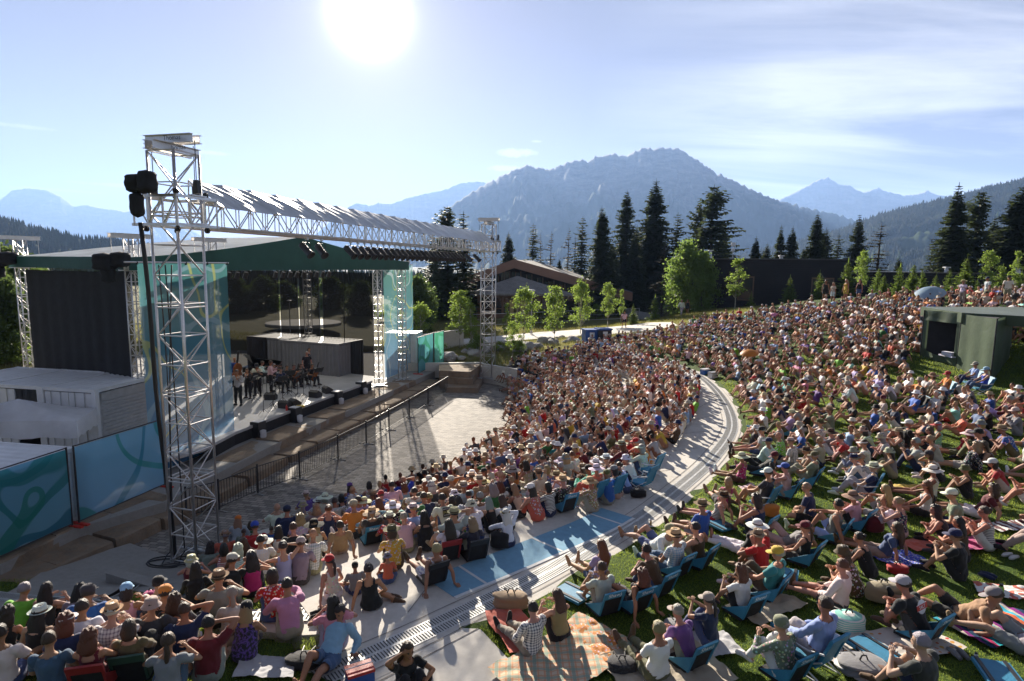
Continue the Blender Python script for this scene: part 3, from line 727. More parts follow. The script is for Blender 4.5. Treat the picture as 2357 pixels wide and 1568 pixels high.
# ---------------------------------------------------------------- stage roof on its own towers
T4 = pz(872, 889, ZT); 
def atY(u, Y, z=0): p = pY(u, 700, Y); return Vector((p.x, p.y, z))
T1 = atY(310, 24., ZT); sdir = (Vector((T4.x, T4.y, 0))-Vector((T1.x, T1.y, 0))).normalized()
def on_line(u):
    """point on the front tower line seen at photo column u"""
    d = ray(u, 760); a = Vector((T1.x, T1.y)); e = sdir.to_2d(); k = Vector((d.x, d.y))
    t = (a.x*k.y-a.y*k.x)/(e.y*k.x-e.x*k.y)*-1
    t = -(a.x*k.y-a.y*k.x)/(e.x*k.y-e.y*k.x); q = a+e*t; return Vector((q.x, q.y, ZT))
T3 = on_line(492); T5 = on_line(925)
sn = Vector((sdir.y, -sdir.x, 0))     # towards the audience
SD = 8.5; T2 = T1-sn*SD; T6 = T5-sn*SD; T7 = (T1+T5)/2-sn*SD
srz = math.atan2(sdir.y, sdir.x)-math.pi/2; ZE = 8.35
def small_tower(base, label, top=9.35, bag=False):
    t = empty('roof_tower', (base.x, base.y, ZT), srz, label, 'truss tower', 'slim towers of the stage roof')
    m = MB(); truss(m, (0, 0, .1), (0, 0, top-ZT), .38, bay=.42, rc=.026, rw=.012, sect=7); m.build('mast', M['alu'], t, True)
    m = MB(); m.box((0, 0, .05), (.5, .5, .1)); m.tube((-.8, 0, .06), (.8, 0, .06), .035); m.tube((0, -.8, .06), (0, .8, .06), .035); m.build('base_plate', M['steel_grey'], t)
    m = MB(); z = top-ZT
    for s in (-1, 1): m.box((s*.10, 0, z+.1), (.02, 1.6, .16)); m.box((s*.13, 0, z+.18), (.08, 1.6, .015)); m.box((s*.13, 0, z+.02), (.08, 1.6, .015))
    m.tube((0, -.75, z+.05), (0, -.75, z-.8), .01, 4); m.tube((0, .75, z+.05), (0, .75, z-.8), .01, 4); m.build('head_beam', M['alu'], t)
    m = MB(); z = ZE-ZT-.25
    for dz in (0, .42):
        for s in (-1, 1): m.box((s*.32, 0, z+dz), (.05, .7, .05)); m.box((0, s*.32, z+dz), (.7, .05, .05))
    for s in (-1, 1):
        for q in (-1, 1): m.tube((s*.32, q*.32, z), (s*.32, q*.32, z+.42), .022)
    m.build('sleeve_block', M['alu'], t)
    return t
small_tower(T1, 'slim truss tower beside the white container, left of the near blue banner')
small_tower(T2, 'slim truss tower at the far left of the stage roof by the black side curtain')
small_tower(T3, 'slim truss tower showing through the near blue banner')
small_tower(T4, 'slim truss tower on the terrace at the right edge of the stage opening', 8.5)
small_tower(T5, 'slim truss tower showing through the far blue banner', 8.5)
small_tower(T6, 'slim truss tower at the far back corner of the stage', 8.5)
for base, lab, dx in ((T1, 'black bag over the hoist left of the slim tower by the container', -.55), (T2, 'black bag over the hoist at the far left stage roof tower', -.7)):
    m = MB(); sack(m, (-.3, 0, -.15), .36, .72, 7); sack(m, (.25, .1, 0), .30, .62, 9); sack(m, (-.2, 0, -.6), .22, .6, 3)
    o = m.build('covered_hoist', M['black_cloth'], None, True); o.location = base-sdir*.75+Vector((0, 0, ZE-ZT-.15)); tag(o, lab, 'cover')
# roof trusses and skin
roof = empty('stage_roof', (0, 0, 0), 0, 'white translucent pitched stage roof with dark green edges on slim trusses', 'stage roof')
m = MB()
for a, b in ((T1, T5), (T1, T2), (T2, T6), (T5, T6)):
    truss(m, Vector((a.x, a.y, ZE)), Vector((b.x, b.y, ZE)), .3, .36, bay=.5, rc=.022, rw=.011, sect=6)
m.build('truss_frame', M['alu'], roof, True)
def cloth2(name, c, tr, rough=.5, w2=None):
    m, nt, out = new_mat(name); w = coords(nt); n = noise_(nt, .8, 5, .6, w)
    cc = ramp(nt, n, [(.3, [x*.82 for x in c]), (.7, [min(1, x*1.12) for x in c])])
    p = bsdf(nt, out, cc, rough, 0, bump(nt, noise_(nt, 2.5, 4, .6, w), .4, .05), .3); t = N(nt, 'ShaderNodeBsdfTranslucent'); L(nt, cc, t.inputs[0])
    mx = N(nt, 'ShaderNodeMixShader'); mx.inputs[0].default_value = tr; L(nt, p.outputs[0], mx.inputs[1]); L(nt, t.outputs[0], mx.inputs[2]); L(nt, mx.outputs[0], out.inputs[0]); return m
M['roofwhite'] = cloth2('white_roof_membrane', (.84, .87, .85), .6, .3); M['green'] = cloth2('dark_green_fabric', (.030, .095, .082), .25, .45)
Zt = ZE+.25; ZA = pY(730, 548, 33.).z
mid = (T1+T5)/2; ov = .35
def RP(a, t, z): return Vector((a.x, a.y, 0))-sn*t+Vector((0, 0, z))
n1 = 26; V = []; F = []
for side in (0, 1):
    A = T1-sdir*ov if side == 0 else T5+sdir*ov
    for i in range(n1+1):
        t = i/n1
        for j in range(19):
            w = j/18; p = A.lerp(mid, t); z = Zt+(ZA-Zt)*(t**(1.35-.5*min(1, w*2.5)))+.03*noise.noise(Vector((t*9, w*5, side)))-.10*math.sin(w*math.pi*4)**2*(t)*(1-t)
            if w > .8: z -= (z-Zt)*((w-.8)/.2)**1.6*.8
            V.append(RP(p, -ov+w*(SD+2*ov), z))
idx = np.arange((n1+1)*19).reshape(n1+1, 19); f1 = np.stack([idx[:-1, :-1], idx[1:, :-1], idx[1:, 1:], idx[:-1, 1:]], -1).reshape(-1, 4)
mesh_obj('roof_skin', np_mesh('roof_skin', [tuple(q) for q in V], np.concatenate([f1, f1[:, ::-1]+(n1+1)*19]), M['roofwhite']), roof)
V = []; F = []; nn_ = 60
for i in range(nn_+1):     # front gable fascia
    s = i/nn_; A = T1-sdir*ov; B = T5+sdir*ov; p = A.lerp(B, s); t = 1-abs(s*2-1); z = Zt+(ZA-Zt)*(t**1.35)
    w = .015*math.sin(s*60)+.03*noise.noise(Vector((s*30, 0, 0)))
    for j in range(7): V.append(tuple(RP(p, -ov-.02-w*math.sin(j/6*math.pi), z+.01-(z-Zt+.52)*j/6)))
for a, b, off in ((T1-sdir*ov, T1-sdir*ov-sn*(SD+ov), 0), (T5+sdir*ov, T5+sdir*ov-sn*(SD+ov), 1)):
    for i in range(nn_+1):
        p = a.lerp(b, i/nn_)
        for j in range(7): V.append((p.x+sn.x*(ov if False else 0), p.y, Zt+.01-.5*j/6+.0*i))
idx = np.arange((nn_+1)*7).reshape(nn_+1, 7); f1 = np.stack([idx[:-1, :-1], idx[1:, :-1], idx[1:, 1:], idx[:-1, 1:]], -1).reshape(-1, 4)
mesh_obj('green_edge', np_mesh('green_edge', V, np.concatenate([f1, f1+(nn_+1)*7, f1+2*(nn_+1)*7]), M['green']), roof)
m = MB()
for k in range(14):
    p = T3.lerp(T4, .06+k*.042+(.12 if k > 4 else 0)); p = Vector((p.x, p.y, ZE-.38))-sn*.9
    m.tube(p, p+Vector((sn.x*-.12, sn.y*-.12, -.3)), .10, 10, .13)
m.build('lamp_row', M['black'], roof)
# curtains
def sheet(name, a, b, z0, z1, mat, parent=None, fold=.06, nf=14, nz=8, n=70, sag=0, seed=0, taper=0):
    a = Vector(a); b = Vector(b); d = (b-a); d.z = 0; ln = d.length; d.normalize(); nrm = Vector((d.y, -d.x, 0)); V = []
    for i in range(n+1):
        s = i/n
        for j in range(nz+1):
            t = j/nz; f = fold*(math.sin(s*nf*2*math.pi+seed)*.5+.9*noise.noise(Vector((s*nf, t*1.5, seed))))*(.25+.75*math.sin(math.pi*min(1, t*.5+.02)))
            p = a+d*ln*s+nrm*f; V.append((p.x, p.y, z1+(z0-z1)*t-sag*math.sin(math.pi*s)*(1-t)))
    idx = np.arange((n+1)*(nz+1)).reshape(n+1, nz+1); F = np.stack([idx[:-1, :-1], idx[:-1, 1:], idx[1:, 1:], idx[1:, :-1]], -1).reshape(-1, 4)
    return mesh_obj(name, np_mesh(name, V, F, mat), parent)
o = sheet('black_curtain', T1-sn*.25-sdir*.1, T2+sn*.55-sdir*.1, ZT, ZE-.35, M['black_cloth'], None, .035, 9, n=120); tag(o, 'solid black curtain closing the left side of the stage behind the containers', 'curtain')
def meshmat(name, col, op, tr=.25):
    m, nt, out = new_mat(name); w = coords(nt)
    c = ramp(nt, noise_(nt, .8, 3, .5, w), [(.3, [x*.85 for x in col]), (.7, col)]) if not hasattr(col, 'links') else col
    p = bsdf(nt, out, c, 1., 0, None, 0.); t = N(nt, 'ShaderNodeBsdfTranslucent'); L(nt, c, t.inputs[0]); m1 = N(nt, 'ShaderNodeMixShader'); m1.inputs[0].default_value = tr
    L(nt, p.outputs[0], m1.inputs[1]); L(nt, t.outputs[0], m1.inputs[2]); tp = N(nt, 'ShaderNodeBsdfTransparent'); mx = N(nt, 'ShaderNodeMixShader'); mx.inputs[0].default_value = op
    L(nt, tp.outputs[0], mx.inputs[1]); L(nt, m1.outputs[0], mx.inputs[2]); L(nt, mx.outputs[0], out.inputs[0]); return m
M['scrim'] = meshmat('black_scrim', (.012, .012, .014), .88, .1)
S0 = T4-sn*.2; S1 = Vector((T6.x, T6.y, 0)); side0 = T4-sn*.35; side1 = T4-sn*SD
lab = ['see-through black mesh panel nearest the right stage tower', 'see-through black mesh panel second from the right stage tower', 'see-through black mesh panel third from the right stage tower', 'see-through black mesh panel in the back corner of the stage']
for k, (a, b) in enumerate(((0, .30), (.30, .52), (.56, .78), (.80, 1))):
    o = sheet('mesh_panel', side0.lerp(side1, a), side0.lerp(side1, b), ZD, ZE-.45, M['scrim'], None, .02, 3, n=30, seed=k); tag(o, lab[k], 'scrim')
    m = MB(); 
    for q in (a, b): p = side0.lerp(side1, q); m.tube((p.x, p.y, ZD), (p.x, p.y, ZE-.45), .025)
    m.build('hem', M['black'], o)
for k in range(3):
    a = side1.lerp(T2, k*.33+.01); b = side1.lerp(T2, k*.33+.31)
    o = sheet('mesh_panel', a, b, ZD, ZE-.45, M['scrim'], None, .03, 4, n=30, seed=k+5); tag(o, ['see-through black mesh panel at the stage back, next to the corner', 'see-through black mesh panel at the middle of the stage back', 'see-through black mesh panel at the stage back behind the blue banner'][k], 'scrim')
# deck
dk = [pz(*q, ZD) for q in [(470, 1032), (542, 994), (640, 956), (760, 911), (857, 876)]]
dk = [Vector((q.x, q.y)) for q in dk]; deckp = [dk[0]-sdir.to_2d()*1.5]+dk+[(T4-sn*.6).to_2d(), (T4-sn*SD).to_2d(), (T2+sdir*1.0).to_2d(), (T1-sn*.8).to_2d()]
stage = empty('stage', (0, 0, 0), 0, 'low outdoor stage with pale grey floor and black skirting, musicians on it', 'stage')
def deckmat():
    m, nt, out = new_mat('stage_floor'); w = worldpos(nt); c = ramp(nt, noise_(nt, .9, 5, .6, w), [(.3, (.30, .30, .30)), (.7, (.42, .42, .42))]); bsdf(nt, out, c, .55, 0, bump(nt, noise_(nt, 20, 3, .6, w), .1, .01), .4); return m
m = MB(); m.prism([tuple(q) for q in deckp], ZD-.12, ZD); m.build('deck', deckmat(), stage)
m = MB()
for i in range(len(dk)-1):
    a, b = dk[i], dk[i+1]; a = a-sn.to_2d()*.06; b = b-sn.to_2d()*.06; m.add([(a.x, a.y, ZT), (b.x, b.y, ZT), (b.x, b.y, ZD-.02), (a.x, a.y, ZD-.02)], [(0, 1, 2, 3)])
m.build('skirting', M['black_cloth'], stage)
# banners
def bannermat(name, seed, ribbons, c_top, c_bot, z0, z1, op=.72, rib=(.55, .68, .70)):
    m, nt, out = new_mat(name); w = worldpos(nt); s = N(nt, 'ShaderNodeSeparateXYZ'); L(nt, w, s.inputs[0])
    f = math_(nt, 'DIVIDE', math_(nt, 'SUBTRACT', s.outputs[2], z0), z1-z0, True)
    c = ramp(nt, f, [(0, c_bot), (1, c_top)])
    for k, (sc, th, col) in enumerate(ribbons):
        n = N(nt, 'ShaderNodeTexNoise'); n.inputs['Scale'].default_value = sc; n.inputs['Detail'].default_value = 0; n.inputs['Distortion'].default_value = .6
        mp = N(nt, 'ShaderNodeMapping'); L(nt, w, mp.inputs[0]); mp.inputs['Location'].default_value = (seed+k*3.3, k*5.1, seed); L(nt, mp.outputs[0], n.inputs['Vector'])
        e = math_(nt, 'ABSOLUTE', math_(nt, 'SUBTRACT', n.outputs[0], .5)); c = mixc(nt, ramp(nt, e, [(th*.8, (.8, .8, .8)), (th, (0, 0, 0))]), c, col)
    p = bsdf(nt, out, c, .6, 0, None, .3); t = N(nt, 'ShaderNodeBsdfTranslucent'); L(nt, c, t.inputs[0]); m1 = N(nt, 'ShaderNodeMixShader'); m1.inputs[0].default_value = .6
    L(nt, p.outputs[0], m1.inputs[1]); L(nt, t.outputs[0], m1.inputs[2]); tp = N(nt, 'ShaderNodeBsdfTransparent'); mx = N(nt, 'ShaderNodeMixShader'); mx.inputs[0].default_value = op
    L(nt, tp.outputs[0], mx.inputs[1]); L(nt, m1.outputs[0], mx.inputs[2]); L(nt, mx.outputs[0], out.inputs[0]); return m
M['ban1'] = bannermat('printed_mesh_banner', 2, [(.28, .018, (.30, .50, .58)), (.35, .012, (.55, .60, .20))], (.10, .30, .30), (.08, .24, .46), 1, 8, .66)
BL = pz(383, 1081, ZT+.1); BR = pz(541, 1015.6, ZT+.1); BL = BL-(BR-BL).normalized()*.7
o = sheet('stage_banner', BL, BR, ZT+.12, ZE+.05, M['ban1'], None, .05, 3, 14, 60); tag(o, 'tall near see-through blue banner with pale and yellow brush lines, behind the big truss tower', 'banner')
m = MB(); d = (BR-BL).normalized(); m.tube(Vector((BL.x, BL.y, ZE+.08))-d*.5, Vector((BR.x, BR.y, ZE+.08))+d*.1, .03); m.build('banner_pole', M['alu'], o); m = MB(); m.tube((BL.x, BL.y, ZT+.1), (BR.x, BR.y, ZT+.1), .02); m.build('hem_bar', M['alu'], o)
m = MB(); 
for k in range(5): p = BL.lerp(BR, k/4); m.tube((p.x, p.y, ZE+.1), (p.x, p.y, ZE+.0), .04)
m.build('banner_clamp', M['black'], o)
BL2 = pz(885, 873, ZT+.1); BR2 = pz(951, 847, ZT+.1)
o = sheet('stage_banner', BL2, BR2, ZT+.12, ZE+.05, bannermat('printed_mesh_banner_far', 9, [(.5, .02, (.55, .68, .72)), (.45, .012, (.55, .60, .20))], (.14, .34, .30), (.16, .34, .55), 1, 8, .62), None, .06, 2, 14, 50, seed=3); tag(o, 'tall far see-through blue banner hanging right of the stage opening', 'banner')
m = MB(); m.tube((BL2.x, BL2.y, ZE+.08), (BR2.x, BR2.y, ZE+.08), .03); m.build('banner_pole', M['alu'], o); m = MB(); m.tube((BL2.x, BL2.y, ZT+.1), (BR2.x, BR2.y, ZT+.1), .02); m.build('hem_bar', M['alu'], o)
# fence panels with printed aqua banners (left)
def fence_banner(a, b, label, mat, h=2.35, seed=0, post=True, foot=M['red']):
    a = Vector(a); b = Vector(b); t = empty('banner_fence', a, 0, label, 'fence'); d = b-a
    o = sheet('printed_cover', (0, 0, 0), (d.x, d.y, 0), .12, h, mat, t, .03, 3, 10, 40, seed=seed)
    V = o.data.vertices
    for v in V:
        s = Vector((v.co.x, v.co.y)).length/max(.01, d.to_2d().length); v.co.z += d.z*s
    m = MB()
    for p in ((0, 0, 0), tuple(d)):
        m.tube((p[0], p[1], p[2]), (p[0], p[1], p[2]+h+.06), .028, 8)
    m.tube((0, 0, h+.04), (d.x, d.y, d.z+h+.04), .02); m.tube((0, 0, .1), (d.x, d.y, d.z+.1), .02)
    m.build('fence_frame', M['black'], t)
    m = MB(); n_ = Vector((d.y, -d.x, 0)).normalized()
    for p in (Vector((0, 0, 0)), d): m.box((p.x, p.y, p.z+.03), (.7, .1, .05), math.atan2(n_.y, n_.x))
    m.build('fence_foot', foot, t); return t
g1 = (.03, .25, .17); g2 = (.05, .30, .38)
f1 = bannermat('aqua_fence_print', 4, [(.40, .040, (.02, .20, .30)), (.5, .04, (.02, .24, .24)), (.62, .03, (.03, .28, .22))], (.16, .40, .56), (.24, .52, .64), .7, 3.1, .93)
f2 = bannermat('aqua_fence_print_plain', 14, [(.22, .022, (.02, .22, .34)), (.28, .02, (.03, .28, .26))], (.20, .46, .62), (.20, .42, .62), .7, 3.1, .9)
fence_banner(pz(183, 1207, ZT), pz(378, 1121, ZT), 'fence panel with plain aqua printed cover, next to the big truss tower', f2, seed=1)
fence_banner(pz(-60, 1318, ZT), pz(167, 1213, ZT), 'fence panel with aqua cover of crossing green brush strokes, at the left', f1, seed=2)
fence_banner(pz(962, 862, ZT), pz(997, 846, ZT), 'aqua fence panel right of the far banner, nearer the stage', bannermat('aqua_fence_small', 5, [(.6, .05, (.05, .28, .16))], (.12, .40, .40), (.12, .36, .44), .7, 3, .92), h=2.6)
fence_banner(pz(999, 845, ZT), pz(1021, 838, ZT), 'aqua green fence panel right of the far banner, outer one', bannermat('aqua_fence_small2', 8, [(.6, .05, (.05, .30, .16))], (.12, .42, .30), (.12, .40, .36), .7, 3, .88), h=2.6)
# crowd barrier along the plaza
m0 = None
fb = [(430, 1196), (505, 1176), (594, 1137), (690, 1103), (778, 1058), (843, 1022), (895, 990), (942, 961), (985, 933), (1031, 902)]
fp = [pz(*q, 0) for q in fb]
for i in range(len(fp)-1):
    a, b = fp[i], fp[i+1]; d = b-a; ln = d.length
    t = empty('crowd_barrier', a, math.atan2(d.y, d.x))
    m = MB(); m.tube((.03, 0, 1.05), (ln-.03, 0, 1.05), .018); m.tube((.03, 0, .14), (ln-.03, 0, .14), .016); m.build('rail', M['black'], t)
    m = MB(); k = .12
    while k < ln-.05: m.tube((k, 0, .14), (k, 0, 1.05), .009, 5, cap=False); k += .115
    m.build('bars', M['black'], t)
    m = MB(); m.box((0, 0, .57), (.05, .05, 1.14)); m.build('post', M['black'], t)
    m = MB(); m.box((0, 0, .02), (.07, .75, .03)); m.box((0, 0, .035), (.5, .07, .02)); m.build('foot', M['concrete_dark'], t)
    which = ['panel behind the big truss tower', 'panel just right of the big truss tower', 'second panel right of the big truss tower', 'panel left of the middle', 'middle panel', 'panel right of the middle', 'fourth panel from the far end', 'third panel from the far end', 'last panel at the far plaza end'][i]
    tag(t, 'black barred crowd barrier along the plaza, '+which, 'barrier', 'crowd barriers along the plaza')
# ---------------------------------------------------------------- containers, tents, buildings
M['grey_metal'] = simple('grey_painted_steel', (.16, .16, .17), .5, 0, .1, 2)
def corrug(mb, a, b, z0, z1, depth=.04, pitch=.28, inset=0):
    """corrugated wall between two points"""
    a = Vector(a); b = Vector(b); d = b-a; ln = d.length; d.normalize(); n_ = Vector((d.y, -d.x, 0)); k = 0; pts = []
    while k < ln:
        for (o, e) in ((0, 0), (pitch*.3, 0), (pitch*.5, -depth), (pitch*.8, -depth)):
            if k+o < ln: pts.append((k+o, e))
        k += pitch
    pts.append((ln, 0)); vs = []
    for s, e in pts:
        p = a+d*s+n_*(e-inset); vs += [(p.x, p.y, z0), (p.x, p.y, z1)]
    mb.add(vs, [(2*i, 2*i+2, 2*i+3, 2*i+1) for i in range(len(pts)-1)])
def container(corner, dirx, Lx, Wd, z0, H, label, doors='long', open_door=None, roller=False, skin='white_metal'):
    """corner = front right corner; dirx = unit vector along the long side; body to the far side"""
    dx = Vector(dirx).normalized(); dy = Vector((dx.y, -dx.x, 0)); c = Vector((corner[0], corner[1], 0))
    t = empty('shipping_container', (c.x, c.y, z0), 0, label, 'container')
    P = lambda a, b, z: dx*a+dy*b+Vector((0, 0, z))
    m = MB(); corrug(m, P(0, 0, 0), P(Lx, 0, 0), .15, H-.15) if doors != 'long' else None
    corrug(m, P(Lx, Wd, 0), P(0, Wd, 0), .15, H-.15); corrug(m, P(0, Wd, 0), P(0, 0, 0), .15, H-.15) if not roller else None; corrug(m, P(Lx, 0, 0), P(Lx, Wd, 0), .15, H-.15)
    m.build('wall', M[skin], t)
    m = MB(); corr = MB(); n = int(Lx/.3); vs = []; pts = []
    for i in range(n*4+1):
        s = i/(n*4)*Lx; e = (0, 0, -.03, -.03)[i % 4]; pts.append((s, e))
    for s, e in pts: vs += [tuple(P(s, .02, H-.01+e)), tuple(P(s, Wd-.02, H-.01+e))]
    m.add(vs, [(2*i, 2*i+1, 2*i+3, 2*i+2) for i in range(len(pts)-1)]); m.build('roof', M[skin], t)
    m = MB(); ar = math.atan2(dx.y, dx.x)
    for (a, b) in ((0, 0), (Lx, 0), (0, Wd), (Lx, Wd)): p = P(a, b, H/2); m.box(p, (.16, .16, H+.02), ar)
    for b in (0, Wd):
        for z in (.08, H-.06): p = P(Lx/2, b, z); m.box(p, (Lx-.16, .1, .13), ar)
    for a in (0, Lx):
        for z in (.08, H-.06): p = P(a, Wd/2, z); m.box(p, (.1, Wd-.16, .13), ar)
    m.build('frame', M[skin], t)
    m = MB(); m.add([tuple(P(a, b, .1)) for a, b in ((.05, .05), (Lx-.05, .05), (Lx-.05, Wd-.05), (.05, Wd-.05))], [(0, 1, 2, 3)]); m.build('floor', M['black'], t)
    if doors == 'long':
        n = max(2, round(Lx/1.15)); w = (Lx-.2)/n
        for i in range(n):
            if open_door is not None and i == open_door: continue
            m = MB(); c0 = P(.1+w*(i+.5), 0, H/2); m.box(c0, (w-.03, .05, H-.32), ar)
            for zz in (.28, .5, .72): m.box(P(.1+w*(i+.5), -.03, H*zz), (w*.7, .02, .08), ar)
            dd = m.build('door', M[skin], t)
            m = MB(); 
            for q in (.3, .7): m.tube(P(.1+w*(i+q), -.06, .15), P(.1+w*(i+q), -.06, H-.15), .018); 
            m.box(P(.1+w*(i+.3), -.07, H*.42), (.22, .03, .05), ar); m.build('locking_bar', M['steel_grey'], dd)
    if roller:
        m = MB(); k = .35
        m.box(P(.05, Wd/2, H/2-.1), (.03, Wd-.4, H-.5), ar)
        while k < H-.45: m.box(P(.015, Wd/2, k), (.05, Wd-.4, .07), ar); k += .14
        m.box(P(.02, Wd/2, H-.32), (.06, Wd-.3, .3), ar); m.box(P(.02, .16, H/2), (.06, .2, H-.3), ar); m.box(P(.02, Wd-.16, H/2), (.06, .2, H-.3), ar)
        m.build('roller_door', M['steel_grey'], t)
    return t
c0 = pz(218, 897, 3.75); c1 = pz(0, 884, 3.75); dd = (c1-c0); dd.z = 0
e0 = pz(299, 862, 3.75); wd = (e0-c0).to_2d().length
container(c0, dd, 2.3, 3.1, 1.15, 2.6, 'white shipping container with a roller door in its end, beside the slim roof tower', open_door=None, roller=True)
cc = c0+dd.normalized()*2.42; container(cc, dd, 2.3, 3.1, 1.15, 2.6, 'white shipping container with one door open, left of its roller-door twin', open_door=0); cc = c0+dd.normalized()*4.84; container(cc, dd, 2.3, 3.1, 1.15, 2.6, 'white shipping container cut by the left photo edge', open_door=None)
c2 = pz(152, 1018, 2.7); c3 = pz(-80, 1040, 2.7); d2 = (c3-c2); d2.z = 0
container(pz(166, 1030, 2.95), pz(0, 1086, 2.95)-pz(166, 1030, 2.95), 4, 2.6, .7, 2.25, 'white corrugated container roof just behind the aqua fence at the left edge', doors='none')
# white canopy tent
t = empty('canopy_tent', (0, 0, 0), 0, 'white canopy tent with sagging roof behind the aqua fence at the left', 'tent')
A = pz(176, 968, 3.1); B = pz(-150, 972, 3.1); Cc = A+Vector((-2.2, 3.0, 0)); 
V = []; F = []; n = 24
e1 = (B-A); e2 = Vector((-.5, 1.7, 0)); apex = A+e1*.5+e2*.5+Vector((0, 0, .95))
for i in range(n+1):
    for j in range(n+1):
        s = i/n; q = j/n; k = min(s, 1-s, q, 1-q)*2; p = A+e1*s+e2*q+Vector((0, 0, .55*k**1.15-.03*math.sin(s*9)*k))
        V.append(tuple(p))
idx = np.arange((n+1)**2).reshape(n+1, n+1); F = np.stack([idx[:-1, :-1], idx[:-1, 1:], idx[1:, 1:], idx[1:, :-1]], -1).reshape(-1, 4)
M['canopy'] = cloth2('white_canopy', (.76, .77, .80), .5, .5)
mesh_obj('canopy', np_mesh('canopy', V, F, M['canopy']), t)
ring = [A, A+e1, A+e1+e2, A+e2]
m = MB()
for i in range(4):
    a, b = ring[i], ring[(i+1) % 4]; k = 12; vs = []
    for j in range(k+1):
        p = a.lerp(b, j/k); vs += [(p.x, p.y, p.z), (p.x, p.y, p.z-.60-.04*math.sin(j*1.7))]
    m.add(vs, [(2*j, 2*j+2, 2*j+3, 2*j+1) for j in range(k)])
m.build('valance', M['canopy'], t); m = MB()
for a in ring: m.tube((a.x, a.y, .7), (a.x, a.y, a.z), .025)
m.build('pole', M['white_metal'], t)
# boxes behind the stage's mesh panels
for (u0, v0, u1, v1, zt, lab) in ((690, 788, 615, 775, 3.4, 'grey container seen through the mesh panels, left of its twin'), (806, 800, 712, 778, 3.4, 'grey container with open front seen through the mesh panels, right of its twin')):
    a = pz(u0, v0, zt); b = pz(u1, v1, zt); a.z = b.z = 0; d = b-a
    container(a+Vector((-1.2, 1.5, 0)), (-.93, .36, 0), 3.6 if lab.endswith('left of its twin') else 4.6, 2.5, .7, 2.7, lab, doors='none', skin='grey_metal')
# white cabin right of the far banner
a = pz(985, 862, ZT); container(a+Vector((-1.1, 1.5, 0)), (-.98, .1, 0), 2.2, 1.6, .7, 2.75, 'white container end showing between the far banner and the aqua panels', doors='none')
# round concrete pad far behind the stage
p = pz(722, 742, 2.6); m = MB(); m.lathe([(0, .0), (3.5, 0), (3.6, -.05), (3.6, -.3)], 40); o = m.build('round_platform', M['concrete'], None); o.location = (p.x-1, p.y, 2.6); tag(o, 'pale round concrete platform in the field behind the stage', 'platform')
# ---------------------------------------------------------------- green control tent on the lawn
M['tentgreen'] = cloth2('dark_green_canvas', (.085, .12, .075), .25, .42)
tz = 3.3; TG = empty('control_tent', (0, 0, 0), 0, 'dark green box-shaped canvas tent with an open black window in the crowd', 'tent')
A = pz(2197, 877, tz); B = pz(2113, 858, tz); Cn = pz(2275, 904, tz); D = pz(2314, 878, tz); zt = pY(2212, 722, A.y).z; ex = (Cn-A).normalized()
def wall(name, a, b, z0, z1, **k): return sheet(name, (a.x, a.y, 0), (b.x, b.y, 0), z0, z1, M['tentgreen'], TG, **k)
Wd = zt-.85
wall('side_wall', A, Cn, tz-.3, zt-.02, fold=.045, nf=2.5, n=60, nz=10, seed=1); wall('side_wall', Cn, D, tz-.3, zt-.02, fold=.04, nf=2, n=40, nz=10, seed=2); wall('side_wall', D, B, tz-.3, zt-.02, fold=.05, nf=3, n=40, nz=8, seed=4)
wall('lower_flap', A, B, tz-.3, tz+1.30, fold=.16, nf=2.2, n=60, nz=16, seed=3, sag=.22)
for k in (0, 1):
    q0 = A.lerp(B, 0 if k == 0 else .9); q1 = A.lerp(B, .10 if k == 0 else 1); wall('window_edge', q0, q1, tz+1.0, zt-.45, fold=.01, nf=1, n=6, seed=k)
wall('upper_flap', A, B, zt-.50, zt, fold=.05, nf=2, n=40, nz=6, seed=7)
m = MB(); i4 = (pz(2213, 720, zt+.05), pz(2412, 731, zt+.05), pz(2350, 707, zt+.05), pz(2119, 706, zt+.05)); 
m.add([(q.x, q.y, zt+.05) for q in i4]+[tuple(i4[0].lerp(i4[2], .5).to_2d())+(zt+.10,)], [(0, 1, 4), (1, 2, 4), (2, 3, 4), (3, 0, 4)]); m.build('roof', cloth2('green_canvas_lit_tone', (.17, .20, .16), .2, .35), TG)  # same canvas in a paler tone: the flat-lit top is put into its colour
m = MB(); vs = []
for i, q in enumerate(i4+(i4[0],)): vs += [(q.x, q.y, zt+.05), (q.x, q.y, zt-.42)]
m.add(vs, [(2*i, 2*i+2, 2*i+3, 2*i+1) for i in range(4)]); m.build('valance', M['tentgreen'], TG)
m = MB(); m.add([(q.x, q.y, tz-.05) for q in (A, Cn, D, B)], [(0, 1, 2, 3)]); m.add([(q.x+.15*ex.x, q.y, z) for q, z in ((A, tz), (B, tz), (B, zt), (A, zt))], []); m.build('inner_shade_floor', M['black'], TG)  # black floor added to keep the tent's inside dark
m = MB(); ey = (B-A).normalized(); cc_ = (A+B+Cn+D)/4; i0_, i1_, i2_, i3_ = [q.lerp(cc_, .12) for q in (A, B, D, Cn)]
m.add([(q.x, q.y, z) for q in (i0_, i3_, i2_, i1_) for z in (tz-.2, zt-.06)], [(0, 2, 3, 1), (2, 4, 5, 3), (4, 6, 7, 5), (1, 3, 5, 7)]); m.build('inner_shade_box', M['black_cloth'], TG)  # black box added inside so the window opening reads as deep shade
m = MB(); 
for q in (A, B, Cn, D): m.tube((q.x, q.y, tz-.3), (q.x, q.y, zt), .03)
q = i4[1]; m.tube((q.x-.1, q.y+.1, 3), (q.x-.1, q.y+.1, zt), .03)
m.build('pole', M['black'], TG)
